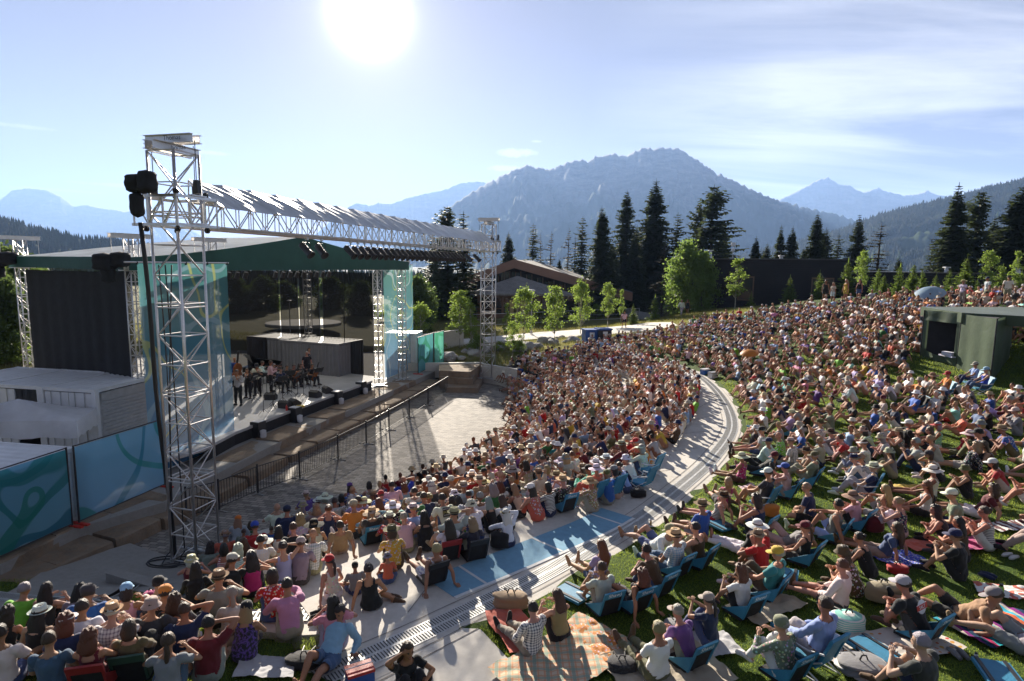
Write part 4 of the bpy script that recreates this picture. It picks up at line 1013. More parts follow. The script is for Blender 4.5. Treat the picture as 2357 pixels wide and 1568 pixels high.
m = MB(); cc_ = A.lerp(B, .35)+ex*.22; m.box((cc_.x+.1, cc_.y, tz+1.12), (.32, .9, .06)); m.box((cc_.x+.02, cc_.y-.1, tz+1.24), (.25, .5, .18), .3); o = m.build('desk', M['cloth_print']); o.color = (.6, .62, .75, 1); tag(o, 'desk with blue and white cloth inside the green tent window', 'desk')
# stone blocks right of the tent
for i, (dx, dy, dz) in enumerate(((.4, -.3, .0), (1.2, -.1, .42), (2.2, .3, .2))):
    q = D+Vector((.9+dx, dy-.6, 0)); m = MB(); m.box((0, 0, .3), (1.2, .8, .6), .2*i); o = m.build('stone_block', M['sandstone']); o.location = (q.x, q.y, surf(q.x, q.y)+dz-.1); o.modifiers.new('b', 'BEVEL').width = .05
    tag(o, ['rough stone block right of the green tent, lowest', 'rough stone block right of the green tent, set higher behind', 'rough stone block right of the green tent, at the photo edge'][i], 'stone block')
# ---------------------------------------------------------------- brown gabled hall
def shinglemat():
    m, nt, out = new_mat('cedar_shingles'); w = worldpos(nt); b = N(nt, 'ShaderNodeTexBrick'); b.inputs['Scale'].default_value = 1; b.inputs['Brick Width'].default_value = .25; b.inputs['Row Height'].default_value = .14
    b.inputs['Mortar Size'].default_value = .015; b.inputs['Color1'].default_value = (.15, .14, .13, 1); b.inputs['Color2'].default_value = (.28, .27, .25, 1); b.inputs['Mortar'].default_value = (.05, .05, .05, 1); mp = N(nt, 'ShaderNodeMapping'); L(nt, w, mp.inputs[0]); mp.inputs['Scale'].default_value = (1, .6, 1); L(nt, mp.outputs[0], b.inputs['Vector'])
    c = mixc(nt, .5, b.outputs[0], ramp(nt, noise_(nt, .6, 5, .7, w), [(.3, (.12, .115, .11)), (.7, (.30, .29, .27))])); bsdf(nt, out, c, .75, 0, bump(nt, b.outputs[1], .5, .03), .4); return m
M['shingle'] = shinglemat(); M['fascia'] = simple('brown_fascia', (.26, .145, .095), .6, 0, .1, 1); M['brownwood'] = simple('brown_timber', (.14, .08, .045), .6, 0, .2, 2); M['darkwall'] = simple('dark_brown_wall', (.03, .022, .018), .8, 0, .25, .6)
HY = 80.; hall = empty('gabled_hall', (0, 0, 0), 0, 'broad brown hall with low-pitched gable roof and clerestory windows among the trees', 'building')
ap_ = pY(1183, 598, HY); le = pY(1003, 664, HY); re_ = pY(1452, 674, HY+0); gz = 1.9; DEP = 16
def hp(u, v, y=HY): p = pY(u, v, y); return p
Lz = le.z; Rz = re_.z
m = MB()   # roof planes
for (e, s) in ((le, -1), (re_, 1)):
    a = Vector((ap_.x, HY-1, ap_.z)); b = Vector((e.x, HY-1, e.z)); a2 = a+Vector((3.2, DEP, 0)); b2 = b+Vector((3.2, DEP, 0))
    m.add([a, b, b2, a2]+[q-Vector((0, 0, .25)) for q in (a, b, b2, a2)], [(0, 1, 2, 3), (7, 6, 5, 4), (0, 4, 5, 1), (1, 5, 6, 2), (2, 6, 7, 3)])
m.build('roof', M['shingle'], hall)
m = MB()
for e in (le, re_):
    a = Vector((ap_.x, HY-1.05, ap_.z+.05)); b = Vector((e.x, HY-1.05, e.z+.05)); dz = Vector((0, 0, -1.15)); y2 = Vector((0, .3, 0))
    m.add([a, b, b+dz, a+dz, a+y2, b+y2, b+dz+y2, a+dz+y2], [(0, 1, 2, 3), (4, 7, 6, 5), (0, 4, 5, 1), (3, 2, 6, 7), (1, 5, 6, 2)])
m.build('fascia', M['fascia'], hall)
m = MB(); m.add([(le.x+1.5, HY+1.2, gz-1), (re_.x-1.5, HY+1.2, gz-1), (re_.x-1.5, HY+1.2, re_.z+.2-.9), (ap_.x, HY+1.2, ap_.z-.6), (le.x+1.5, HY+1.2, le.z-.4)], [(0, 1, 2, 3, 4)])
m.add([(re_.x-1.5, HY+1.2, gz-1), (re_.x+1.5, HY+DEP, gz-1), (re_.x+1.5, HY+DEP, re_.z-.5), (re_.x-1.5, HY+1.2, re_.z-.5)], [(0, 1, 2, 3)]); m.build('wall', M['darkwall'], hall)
for k in range(15):
    x0 = le.x+3.2+k*1.5; 
    if x0 > re_.x-2: break
    f = abs((x0+.65)-ap_.x); top = ap_.z-1.45-(f*((ap_.z-le.z)/(ap_.x-le.x) if x0 < ap_.x else (ap_.z-re_.z)/(re_.x-ap_.x))); bot = top-1.7
    m = MB(); m.box((x0+.65, HY+1.0, (top+bot)/2), (.16, .25, top-bot+.3)); m.box((x0+.65-.7, HY+1.0, (top+bot)/2), (.14, .2, top-bot+.2)); m.box((x0+.3, HY+.98, bot), (1.4, .2, .14)); w = m.build('window', M['brownwood'], hall)
    m = MB(); m.box((x0, HY+1.12, (top+bot)/2), (1.1, .05, top-bot)); m.build('pane', M['glass'], w)
# porch with hipped roof
pa = hp(1183, 636, HY-6); m = MB(); bl = [(-5.6, HY-7.5), (7.0, HY-7.5), (7.0, HY+.8), (-5.6, HY+.8)]; zb = pa.z-2.1; rx = (.8, HY-3)
m.add([(a+.4, b, zb) for a, b in bl]+[(rx[0]-.2, rx[1], pa.z)], [(0, 1, 4), (1, 2, 4), (2, 3, 4), (3, 0, 4)]); m.add([(a+.4, b, zb-.22) for a, b in bl]+[(a+.4, b, zb-.003) for a, b in bl], [(0, 1, 5, 4), (1, 2, 6, 5), (3, 0, 4, 7)]); m.build('porch_roof', M['shingle'], hall)
m = MB(); m.box((1.1, HY-2.6, gz+.3), (10.6, 7.4, .6))
for k in range(8): m.box((-4.2+k*1.5, HY-6.4, (gz+zb)/2), (.28, .28, zb-gz)); 
m.box((1.1, HY-6.3, zb-.35), (10.8, .25, .4)); m.box((1.1, HY-6.3, gz+1.2), (10.8, .2, .15)); m.build('porch_frame', M['brownwood'], hall)
m = MB(); m.box((1.1, HY-6.05, (gz+zb)/2), (10.4, .05, zb-gz-.3)); m.build('porch_glazing', M['glass'], hall)
m = MB(); m.box((.2, HY-6.5, gz+1.25), (1.1, .08, 2.1)); m.box((1.45, HY-6.5, gz+1.25), (1.1, .08, 2.1)); m.build('door', simple('yellow_door', (.45, .34, .14), .6), hall)
# dark flat-roofed building on the right
def cladmat():
    m, nt, out = new_mat('black_cladding'); w = worldpos(nt); wv = N(nt, 'ShaderNodeTexWave'); wv.bands_direction = 'Z'; wv.inputs['Scale'].default_value = 1.6; L(nt, w, wv.inputs[0])
    bsdf(nt, out, ramp(nt, noise_(nt, .5, 4, .6, w), [(.3, (.012, .011, .012)), (.7, (.022, .020, .021))]), .7, 0, bump(nt, wv.outputs[1], .5, .03), .3); return m
M['clad'] = cladmat(); M['roofedge'] = simple('roof_edge', (.05, .05, .05), .4)
db = empty('dark_flat_building', (0, 0, 0), 0, 'long low black-clad building with flat roof behind the small firs', 'building')
a = pY(1628, 597, 66); b = pY(1962, 600, 60); c = pY(1962, 627, 59); d = pY(2400, 630, 52)
m = MB(); m.prism([(a.x, a.y), (b.x, b.y), (b.x+4, b.y+16), (a.x+4, a.y+16)], 0, a.z); m.prism([(c.x+.05, c.y), (d.x, d.y), (d.x+4, d.y+16), (c.x+4, c.y+16)], 0, c.z); m.build('wall', M['clad'], db)
m = MB(); m.prism([(a.x-.1, a.y-.1), (b.x+.1, b.y-.1), (b.x+4, b.y+16.1), (a.x+4, a.y+16.1)], a.z+.003, a.z+.12); m.prism([(c.x+.15, c.y-.1), (d.x, d.y-.1), (d.x+4, d.y+16.1), (c.x+4.2, c.y+16.1)], c.z+.003, c.z+.1); m.build('roof', M['roofedge'], db)
dv = (b-a).normalized()
for k, (u, w_) in enumerate(((1718, 1.6), (1870, .9), (1893, .9))):
    p = pY(u, 660, 64 if k == 0 else 62); q = a+(b-a)*((p.x-a.x)/(b.x-a.x)); m = MB(); ar = math.atan2(dv.y, dv.x); nn3 = Vector((dv.y, -dv.x, 0))
    m.box(q+nn3*.03+Vector((0, 0, 6.3-q.z)), (w_, .1, 2.6), ar); w = m.build('window', M['brownwood'], db); m = MB(); m.box(q+nn3*.09+Vector((0, 0, 6.3-q.z)), (w_-.25, .04, 2.3), ar); m.build('pane', M['glass'], w)
for (u, Yv, zt_, lab) in ((1634, 70, .9, 'thin metal flue pipe on the left end of the dark building roof'), (1797, 66, .3, 'small white vent box on the dark building roof'), (2180, 60, .45, 'white vent cone on the lower dark roof'), (2345, 55, .4, 'white vent box on the lower dark roof at the photo edge')):
    p = pY(u, 600, Yv); zz = a.z+.12 if u < 1960 else c.z+.1; m = MB(); m.tube((0, 0, 0), (0, 0, zt_), .22, 10, .14); m.box((0, 0, zt_+.05), (.5, .5, .12)); o = m.build('roof_vent', M['steel_grey']); o.location = (p.x, p.y, zz); tag(o, lab, 'roof vent')
m = MB(); m.tube((0, 0, 0), (0, 0, 1.6), .04); m.box((0, 0, 1.7), (.5, .1, .4)); m.box((0, 0, 1.1), (.4, .1, .25)); o = m.build('antenna', M['white_metal']); p = pY(1686, 590, 70); o.location = (p.x, p.y, a.z+.1); tag(o, 'small antenna mast with white boxes on the dark building', 'antenna')
# railing in front of the dark building
def railing(pts, label, h=1.3, n=9):
    t = empty('metal_railing', (0, 0, 0), 0, label, 'railing'); m = MB(); mp = MB()
    for i in range(len(pts)-1):
        a, b = Vector(pts[i]), Vector(pts[i+1])
        for k in range(n): z = Vector((0, 0, .15+h*k/(n-1))); m.tube(a+z, b+z, .022 if k in (0, n-1) else .012, 4)
        mp.tube(a, a+Vector((0, 0, h+.2)), .035)
    mp.tube(b, b+Vector((0, 0, h+.2)), .035); m.build('rails', M['steel_grey'], t); mp.build('post', M['steel_grey'], t); return t
railing([pz(1608, 728, 3.2), pz(1655, 725, 3.2), pz(1712, 720, 3.4), pz(1800, 716, 3.6), pz(1930, 708, 4.2)], 'grey metal railing in front of the dark building, behind the crowd')
railing([pz(1040, 755, 2.3), pz(1200, 748, 2.3), pz(1340, 740, 2.3), pz(1470, 735, 2.5)], 'thin wire fence in front of the brown hall', 1.1, 3)
# ramp walls
for (q, h, lab) in ((((1440, 712), (1500, 722), (1560, 700), (1610, 700)), .7, 'stepped stone garden wall right of the brown hall'),):
    m = MB()
    for i in range(len(q)-1):
        a = pz(*q[i], 2.9); b = pz(*q[i+1], 2.9); m.prism([(a.x, a.y), (b.x, b.y), (b.x, b.y+.5), (a.x, a.y+.5)], 1.5, 2.9+.25*i)
    o = m.build('garden_wall', M['boulder']); tag(o, lab, 'wall')
# street lamps
def lamp(): 
    t = empty('street_lamp', (0, 0, 0)); m = MB(); m.tube((0, 0, 0), (0, 0, 4.6), .075, 10, .06); m.path([(0, 0, 4.5), (.05, 0, 4.75), (.22, 0, 4.9)], .025); m.build('pole', M['steel_grey'], t)
    m = MB(); m.lathe([(0, .09), (.2, .07), (.34, .02), (.34, -.02), (0, -.04)], 18, sx=1.2); o = m.build('lamp_head', M['white_metal'], t, True); o.location = (0, 0, 4.93)
    m = MB(); m.lathe([(0, .3), (.16, .3), (.2, 0)], 10); m.build('footing', M['concrete'], t); return t
l0 = lamp()
for i, (u, vt, vb, zg, lab) in enumerate(((1222, 668, 768, 1.9, 'grey street lamp on the path in front of the brown hall'), (1613, 648, 732, 2.9, 'grey street lamp behind the crowd beside the metal railing'), (668, 692, 770, 1.8, 'street lamp seen through the stage mesh panels'))):
    p = pz(u, vb, zg); o = l0 if i == 0 else copy_tree(l0); p2 = pY(u, vt, p.y); o.location = p; s = (p2.z-zg)/4.95; o.scale = (s, s, s); tag(o, lab, 'street lamp')
# recycling bins, portable boards near the far crowd
for i, (u, v) in enumerate(((1357, 792), (1387, 790))):
    p = hit(u, v); t = empty('wheeled_bin', p, .2, ['blue wheeled recycling bin behind the seating, left of its neighbour', 'dark blue wheeled recycling bin behind the seating, right of its neighbour'][i], 'bin'); s = 1.9
    m = MB(); m.prism([(-.3*s, -.28*s), (.3*s, -.28*s), (.3*s, .28*s), (-.3*s, .28*s)], 0, .62*s); m.build('body', [M['blueplastic'], M['black']][i], t); m = MB(); m.box((0, 0, .65*s), (.66*s, .64*s, .06*s)); m.tube((-.25*s, .33*s, .6*s), (.25*s, .33*s, .6*s), .02*s); m.build('lid', M['blueplastic'], t); m = MB(); m.box((0, -.285*s, .45*s), (.22*s, .01, .2*s)); m.build('sticker', M['paper'], t)
# stage equipment --------------------------------------------------------
sb = [((470, 1210), ), ]
def V6(x, y): return ((600+x/4.714)/1.1633, (900+y/4.714)/1.1633)
for i, (x, y) in enumerate(((433, 1275), (897, 1080), (1423, 858), (1730, 725))):
    p = pz(*V6(x, y), ZT); t = empty('floor_speaker', p, srz+.1, 'black speaker box with white sandbag at the stage front, '+['nearest the near banner', 'second from the near banner', 'third from the near banner', 'last before the right stage tower'][i], 'speaker', 'black speaker boxes along the stage front')
    m = MB(); m.box((0, 0, .36), (.48, .46, .72)); m.build('cabinet', M['black'], t); m = MB(); m.box((0, 0, .735), (.40, .38, .02)); m.build('top_plate', M['white_metal'], t)
    m = MB(); sack(m, (.36, -.08, 0), .13, .42, i+3, 12, 8, .2); m.build('sandbag', M['canopy'], t, True)
for i, (x, y, rz) in enumerate(((770, 905, .2), (890, 880, -.3), (590, 800, .5), (1150, 770, .1), (1300, 715, -.4))):
    p = pz(*V6(x, y), ZD); t = empty('stage_monitor', p, srz+rz+math.pi/2*0, 'black wedge monitor speaker on the stage floor, '+['nearest the red bottle', 'by the yellow case', 'near the standing violinist', 'fourth along the stage edge', 'furthest right'][i], 'speaker', 'wedge monitors on the stage')
    m = MB(); vs = [(-.28, -.2, 0), (-.28, .2, 0), (-.28, .25, .18), (-.28, -.05, .38), (-.28, -.2, .3)]; vs += [(.28, b, c) for a, b, c in vs]; m.add(vs, [(0, 1, 2, 3, 4), (9, 8, 7, 6, 5), (0, 5, 6, 1), (1, 6, 7, 2), (2, 7, 8, 3), (3, 8, 9, 4), (4, 9, 5, 0)]); m.build('cabinet', M['black'], t); m = MB(); m.add([(-.24, .235, .19), (.24, .235, .19), (.24, -.02, .365), (-.24, -.02, .365)], [(0, 1, 2, 3)]); g_ = m.build('grille', M['black_cloth'], t); g_.location = (0, .012, .01)
def stand(kind):
    t = empty('music_stand' if kind else 'microphone_stand', (0, 0, 0)); m = MB(); h = 1.15 if kind else 1.45
    m.tube((0, 0, .1), (0, 0, h), .014)
    for k in range(3): a = k*2.09; m.tube((0, 0, .25), (.28*math.cos(a), .28*math.sin(a), .02), .010)
    m.build('pole', M['black'], t)
    if kind: m = MB(); m.box((0, 0, 0), (.5, .015, .34)); o = m.build('desk', M['black'], t); o.location = (0, .05, h+.08); o.rotation_euler = (math.radians(-35), 0, 0); m = MB(); m.box((0, -.02, .02), (.4, .006, .27)); o2 = m.build('sheet_music', M['paper'], o)
    else: m = MB(); m.tube((0, 0, 0), (.45, 0, .15), .01); m.ball((.48, 0, .16), .035, 8, 6); o = m.build('boom', M['black'], t); o.location = (0, 0, h)
    return t
ms = stand(1); mi = stand(0)
for i, (x, y) in enumerate(((380, 830), (430, 770), (620, 880), (690, 690), (850, 740), (1005, 780), (930, 770), (1200, 700), (740, 830))):
    o = ms if i == 0 else copy_tree(ms); o.location = pz(*V6(x, y), ZD); o.rotation_euler = (0, 0, srz-1.6+random.Random(i).uniform(-.6, .6)); tag(o, 'black music stand with white sheet music among the musicians on stage', 'music stand', 'music stands on the stage')
for i, (x, y) in enumerate(((500, 985), (620, 915), (540, 760), (800, 760), (1070, 670))):
    o = mi if i == 0 else copy_tree(mi); o.location = pz(*V6(x, y), ZD); o.rotation_euler = (0, 0, i*1.3); tag(o, 'thin black microphone stand among the musicians on stage', 'microphone stand', 'microphone stands on the stage')
m = MB(); m.lathe([(0, 0), (.05, 0), (.05, .2), (.02, .24), (.02, .28), (0, .28)], 10); o = m.build('red_bottle', M['red']); o.location = pz(*V6(788, 940), ZD); tag(o, 'red bottle standing on the stage floor by a monitor speaker', 'bottle')
m = MB(); m.box((0, 0, .05), (.4, .15, .1), .3); o = m.build('yellow_case', simple('yellow_plastic', (.6, .42, .03), .5)); o.location = pz(*V6(892, 885), ZD)+Vector((.35, -.2, 0)); tag(o, 'small yellow case on the stage floor', 'case')
# grand piano
p = pz(*V6(420, 640), ZD); t = empty('grand_piano', p+Vector((-1.2, 1.5, 0)), srz+.5, 'black grand piano with raised lid behind the violinists', 'piano')
pl = [(0, -.75), (.4, -.75), (.55, -.2), (1.0, .1), (1.6, .15), (1.9, .45), (1.7, .75), (0, .75)]
m = MB(); m.prism(pl, .7, 1.0); m.build('body', simple('piano_lacquer', (.01, .01, .01), .1), t); m = MB(); 
for a, b in ((.2, -.6), (.2, .6), (1.5, .45)): m.tube((a, b, 0), (a, b, .7), .06, 8, .05)
m.build('leg', M['black'], t); m = MB(); m.prism(pl, 0, .03); o = m.build('lid', simple('piano_lid', (.01, .01, .01), .08), t); o.location = (0, 0, 1.02); o.rotation_euler = (math.radians(-28), 0, 0); o.location = (0, .1, 1.35)
# ---------------------------------------------------------------- trees
M['spruce'] = leafmat('spruce_needles', (.030, .046, .020), (.065, .085, .032), .35, .8)
M['spruce_dry'] = leafmat('brownish_needles', (.05, .04, .025), (.07, .065, .035), .25, .8)
M['spruce_young'] = leafmat('young_fir_needles', (.09, .15, .02), (.16, .22, .04), .55, 1.5)
M['aspen'] = leafmat('aspen_leaves', (.07, .13, .02), (.20, .27, .05), .6, 4)
M['willow'] = leafmat('willow_leaves', (.09, .15, .02), (.16, .23, .05), .6, 1.2)
M['poplar'] = leafmat('dark_leaves', (.045, .08, .02), (.09, .13, .035), .5, .9)
class TB:
    """fast triangle/quad collector"""
    def __init__(s): s.V = []; s.F = []; s.n = 0
    def quads(s, P):   # P (m,4,3)
        P = np.asarray(P); m = len(P); s.V.append(P.reshape(-1, 3)); s.F.append(np.arange(m*4).reshape(m, 4)+s.n); s.n += m*4
    def mesh(s, name, mat): return np_mesh(name, np.concatenate(s.V), np.concatenate(s.F), mat, False)
def conifer(seed, H=16., R=2.6, dens=1., low=.08, droop=.35, dead=.0, ragged=.25, taper=.9, mat='spruce', tuft=.55):
    r = np.random.default_rng(seed); Q = []; tr = MB()
    bend = r.uniform(-.02, .02, 2)
    tr.path([(bend[0]*z, bend[1]*z, z) for z in np.linspace(0, H, 8)], [max(.015, .011*H*(1-t)**.9+.01) for t in np.linspace(0, 1, 8)], 7)
    z = H*low; gapdir = r.uniform(0, 6.28)
    while z < H*.985:
        t = z/H; n = int(r.integers(4, 8)*dens)+1 if t < .93 else 4
        base = R*((1-t)**taper)*(1.0 if t > .18 else .55+2.5*t); a0 = r.uniform(0, 6.28)
        for k in range(n):
            if r.random() < dead: continue
            a = a0+k*6.283/n+r.uniform(-.3, .3); ln = base*r.uniform(1-ragged*1.6, 1+ragged)+.12
            if math.cos(a-gapdir) > .6: ln *= .8
            up = (.35 if t > .75 else 0)-droop*(1-t)*.6; m_ = max(3, int(ln/(tuft*.42))); ss = (np.arange(m_)+.5)/m_
            d = np.array([math.cos(a), math.sin(a), 0]); sd = np.array([-math.sin(a), math.cos(a), 0])
            for s in ss:
                c = np.array([bend[0]*z, bend[1]*z, z])+d*ln*s+np.array([0, 0, ln*(up*s-droop*.45*s*s+.12*s**3)])
                wd = tuft*(1.15-.7*s)*min(1, ln)*r.uniform(.6, 1.3); 
                for sg in (-1, 1):
                    e = sd*sg*wd+d*wd*.55*r.uniform(.4, 1.2)+np.array([0, 0, -wd*r.uniform(.1, .55)]); w_ = d*.17*tuft*1.6+np.array([0, 0, r.uniform(-.06, .06)])
                    Q.append([c-w_, c+w_*1.1, c+e+w_*.5, c+e-w_*.5])
                if r.random() < .7:
                    h_ = np.array([r.uniform(-.1, .1), r.uniform(-.1, .1), -wd*r.uniform(.4, .9)]); Q.append([c-d*wd*.3, c+d*wd*.3, c+h_+d*wd*.12, c+h_-d*wd*.12])
            if seed % 2 and r.random() < .5: tr.tube((bend[0]*z, bend[1]*z, z), (d*ln*.8+np.array([0, 0, z+ln*(up-droop*.3)])), .03, 4, .008)
        z += (.34*H/16)*r.uniform(.7, 1.3)/max(.6, dens)*(1 if t > .1 else 1.3)
    for k in range(5): a = r.uniform(0, 6.28); c = np.array([bend[0]*H, bend[1]*H, H*.985]); Q.append([c+[-.04, 0, 0], c+[.04, 0, 0], c+[.02, 0, .45], c+[-.02, 0, .45]])
    tb = TB(); tb.quads(np.array(Q)); me = tb.mesh('crown', M[mat])
    t = empty('conifer', (0, 0, 0)); tr.build('trunk', M['trunk'], t, True); mesh_obj('crown', me, t); return t
def broadleaf(seed, H=5., W=1.6, n=5200, leaf=.09, trunk_r=.05, crown_low=.25, mat='aspen', clumps=46, name='young_aspen', tmat='paletrunk', columnar=1.0, weep=0):
    r = np.random.default_rng(seed); tr = MB(); pts = [Vector((0, 0, 0))]
    for k in range(1, 8): pts.append(Vector((r.uniform(-.04, .04)*H*.3*k/7, r.uniform(-.04, .04)*H*.3*k/7, H*.93*k/7)))
    tr.path(pts, [trunk_r*(1-.85*k/7) for k in range(8)], 7); cl = []
    for k in range(clumps):
        t = crown_low+(1-crown_low)*(r.random()**.85); prof = math.sin(math.pi*min(1, max(.02, (t-crown_low)/(1-crown_low)*.86+.12)))**.7
        a = r.uniform(0, 6.28); rad = W*prof*r.uniform(.25, 1.0)*columnar; c = np.array([math.cos(a)*rad, math.sin(a)*rad, H*t*r.uniform(.97, 1.03)])
        z0 = max(H*crown_low*.8, c[2]-rad*1.1-.1*H); f = z0/H*7/.93; i = min(6, int(f)); b = pts[i].lerp(pts[i+1], min(1, f-i)); tr.tube(b, c, trunk_r*.28, 4, trunk_r*.07)
        cl.append((c, W*r.uniform(.16, .34)))
    Q = []; w = np.array([q[1]**2 for q in cl]); w /= w.sum(); ids = r.choice(len(cl), n, p=w)
    C0 = np.array([cl[i][0] for i in ids]); S = np.array([cl[i][1] for i in ids])[:, None]
    off = r.normal(0, .5, (n, 3))*S*np.array([1, 1, .85]); P = C0+off
    if weep: P[:, 2] -= np.abs(r.normal(0, weep, n))*S[:, 0]
    u = r.normal(0, 1, (n, 3)); u /= np.linalg.norm(u, axis=1)[:, None]; v = np.cross(u, r.normal(0, 1, (n, 3))); v /= np.linalg.norm(v, axis=1)[:, None]
    s = leaf*r.uniform(.6, 1.25, (n, 1)); quads = np.stack([P-u*s, P-v*s*.6, P+u*s, P+v*s*.6], 1)
    tb = TB(); tb.quads(quads); me = tb.mesh('crown', M[mat]); t = empty(name, (0, 0, 0)); tr.build('trunk', M[tmat], t, True); mesh_obj('crown', me, t); return t
def place(proto, used, u, vtop, vbase, z, H0, label, group=None, wide=1., rz=None, cat='tree', Y=None, name=None):
    """stands a tree so that it spans vbase..vtop in the photo"""
    p = pz(u, vbase, z) if Y is None else pY(u, vbase, Y)
    if Y is not None: p.z = z
    top = pY(u, vtop, p.y); s = (top.z-z)/H0
    o = proto if proto.name not in used else copy_tree(proto); used.add(proto.name)
    o.location = p; o.scale = (s*wide, s*wide, s); o.rotation_euler = (0, 0, rz if rz is not None else random.uniform(0, 6.28))
    if name: o.name = name
    return tag(o, label, cat, group)
used = set()
c1 = conifer(1, 16, 3.8, 1.55, .05, .42, 0, .25); c2 = conifer(2, 16, 3.1, 1.45, .06, .3, .05, .35, .8); c3 = conifer(3, 16, 4.4, 1.0, .10, .15, .12, .5, .62, tuft=.75)
c4 = conifer(4, 16, 1.6, .7, .12, .5, .3, .5, .55, 'spruce_dry', .45); c5 = conifer(5, 16, 4.1, 1.6, .03, .38, 0, .3, 1.0); c6 = conifer(6, 16, 2.3, .95, .08, .45, .12, .45, .6)
yf = conifer(7, 3.2, .95, .9, .02, .05, 0, .3, 1.0, 'spruce_young', .20); yf2 = conifer(8, 3.2, .8, .8, .02, -.1, .05, .35, .9, 'spruce_young', .18)
W1 = [(1382, 476, 80, c1, 1.15, 'tall dark spruce with drooping boughs, leftmost of the tall group behind the hall roof'), (1433, 440, 88, c2, 1.15, 'tall slender spruce second in the tall group behind the hall'), (1495, 415, 92, c5, 1.25, 'tallest broad spruce in the middle of the tall group'), (1548, 492, 90, c6, 1.2, 'narrower dark spruce between the tallest spruce and the ragged fir'),
      (1625, 428, 86, c3, 1.15, 'ragged tall fir with lopsided top right of the tallest spruce'), (1592, 470, 92, c3, .8, 'smaller ragged fir close behind the lopsided fir'), (1520, 560, 74, c4, 1.5, 'reddish half-bare spruce in front of the tall group, above the garden wall'),
      (1168, 536, 95, c1, 1.05, 'dark spruce just right of the far truss tower'), (1223, 517, 98, c6, 1.2, 'thin spruce left of the hall ridge'), (1243, 538, 100, c4, .9, 'very thin half-dead spruce behind the hall ridge'), (1262, 534, 96, c4, 1.25, 'half-bare spruce with broken top above the hall roof'), (1302, 527, 96, c4, 1.15, 'brown thin spruce, left of a close pair above the hall roof'), (1335, 500, 94, c6, 1.15, 'taller thin spruce, right of a close pair above the hall roof'), (1318, 545, 99, c4, 1., 'dull grey spruce between a close pair above the hall roof'), (1285, 595, 92, c2, 1., 'short green spruce just above the hall roof'),
      (1028, 476, 72, c3, 1.0, 'big pine with open crown rising above the silver beam'), (1068, 490, 74, c6, 1.5, 'smaller pine beside the big one above the silver beam end'),
      (1730, 545, 80, c1, .9, 'small dark spruce over the left part of the dark building'), (1755, 560, 82, c2, 1., 'little spruce between two others over the dark building'), (1788, 520, 84, c5, .9, 'dark spruce in the clump over the dark building, left one'), (1812, 522, 82, c1, .9, 'dark spruce in the clump over the dark building, right one'), (1868, 490, 80, c1, .95, 'pointed spruce alone above the dark building'), (1890, 526, 82, c2, 1.1, 'smaller spruce touching the pointed one above the dark building'), (1915, 540, 86, c6, 1.3, 'greyish thin spruce above the dark building end'),
      (1962, 492, 78, c5, .9, 'shapely spruce above the step in the dark building roof'), (2008, 514, 80, c4, 1.9, 'bare grey spruce right of the shapely one'), (2055, 592, 76, c2, 1., 'tiny spruce above the lower dark roof'),
      (2168, 424, 62, c5, 1.1, 'tall spruce, left of the big trio at the right edge'), (2222, 442, 64, c3, .9, 'ragged spruce in the middle of the big trio at the right edge'), (2312, 425, 60, c1, 1.45, 'wide layered spruce, right of the big trio'), (2130, 545, 70, c4, 1.3, 'thin bare spruce left of the big trio'), (2352, 520, 62, c2, 1.2, 'spruce cut by the right photo edge'), (2265, 500, 72, c2, 1.1, 'dark spruce filling behind the big trio'), (1460, 520, 98, c2, 1.2, 'dark spruce filling behind the tall group'), (1660, 545, 96, c1, .9, 'dark spruce right behind the lopsided fir'),
      (1408, 560, 84, c1, 1.1, 'dark spruce low in the tall group, between the first two tall ones'), (1455, 540, 84, c5, 1., 'bushy spruce low in the tall group, left of the tallest'), (1562, 560, 86, c1, 1.2, 'bushy dark spruce low between the tallest spruce and the ragged fir'), (1650, 520, 94, c3, .9, 'ragged fir right behind the lopsided one'), (1605, 520, 88, c5, 1.0, 'dense dark spruce filling below the lopsided fir'), (2195, 520, 66, c5, 1., 'dense spruce filling the foot of the big trio'), (2290, 540, 66, c1, 1.1, 'dense spruce filling right of the big trio'), (1000, 560, 74, c2, 1.4, 'dark spruce low beside the big pine'), (1745, 575, 84, c5, 1., 'bushy low spruce over the dark building'), (1842, 570, 86, c1, 1.1, 'bushy low spruce beside the pointed one')]
for u, vt, Yd, pr, wd, lab in W1:
    if lab: place(pr, used, u, vt, 720, 1.0, 16, lab, None, wd, Y=Yd)
a1 = broadleaf(11, 5, 1.15, 2300, .085, .045, .28); a2 = broadleaf(12, 5, .8, 1500, .085, .04, .3, columnar=.9); a3 = broadleaf(13, 5, 1.4, 2700, .09, .05, .2)
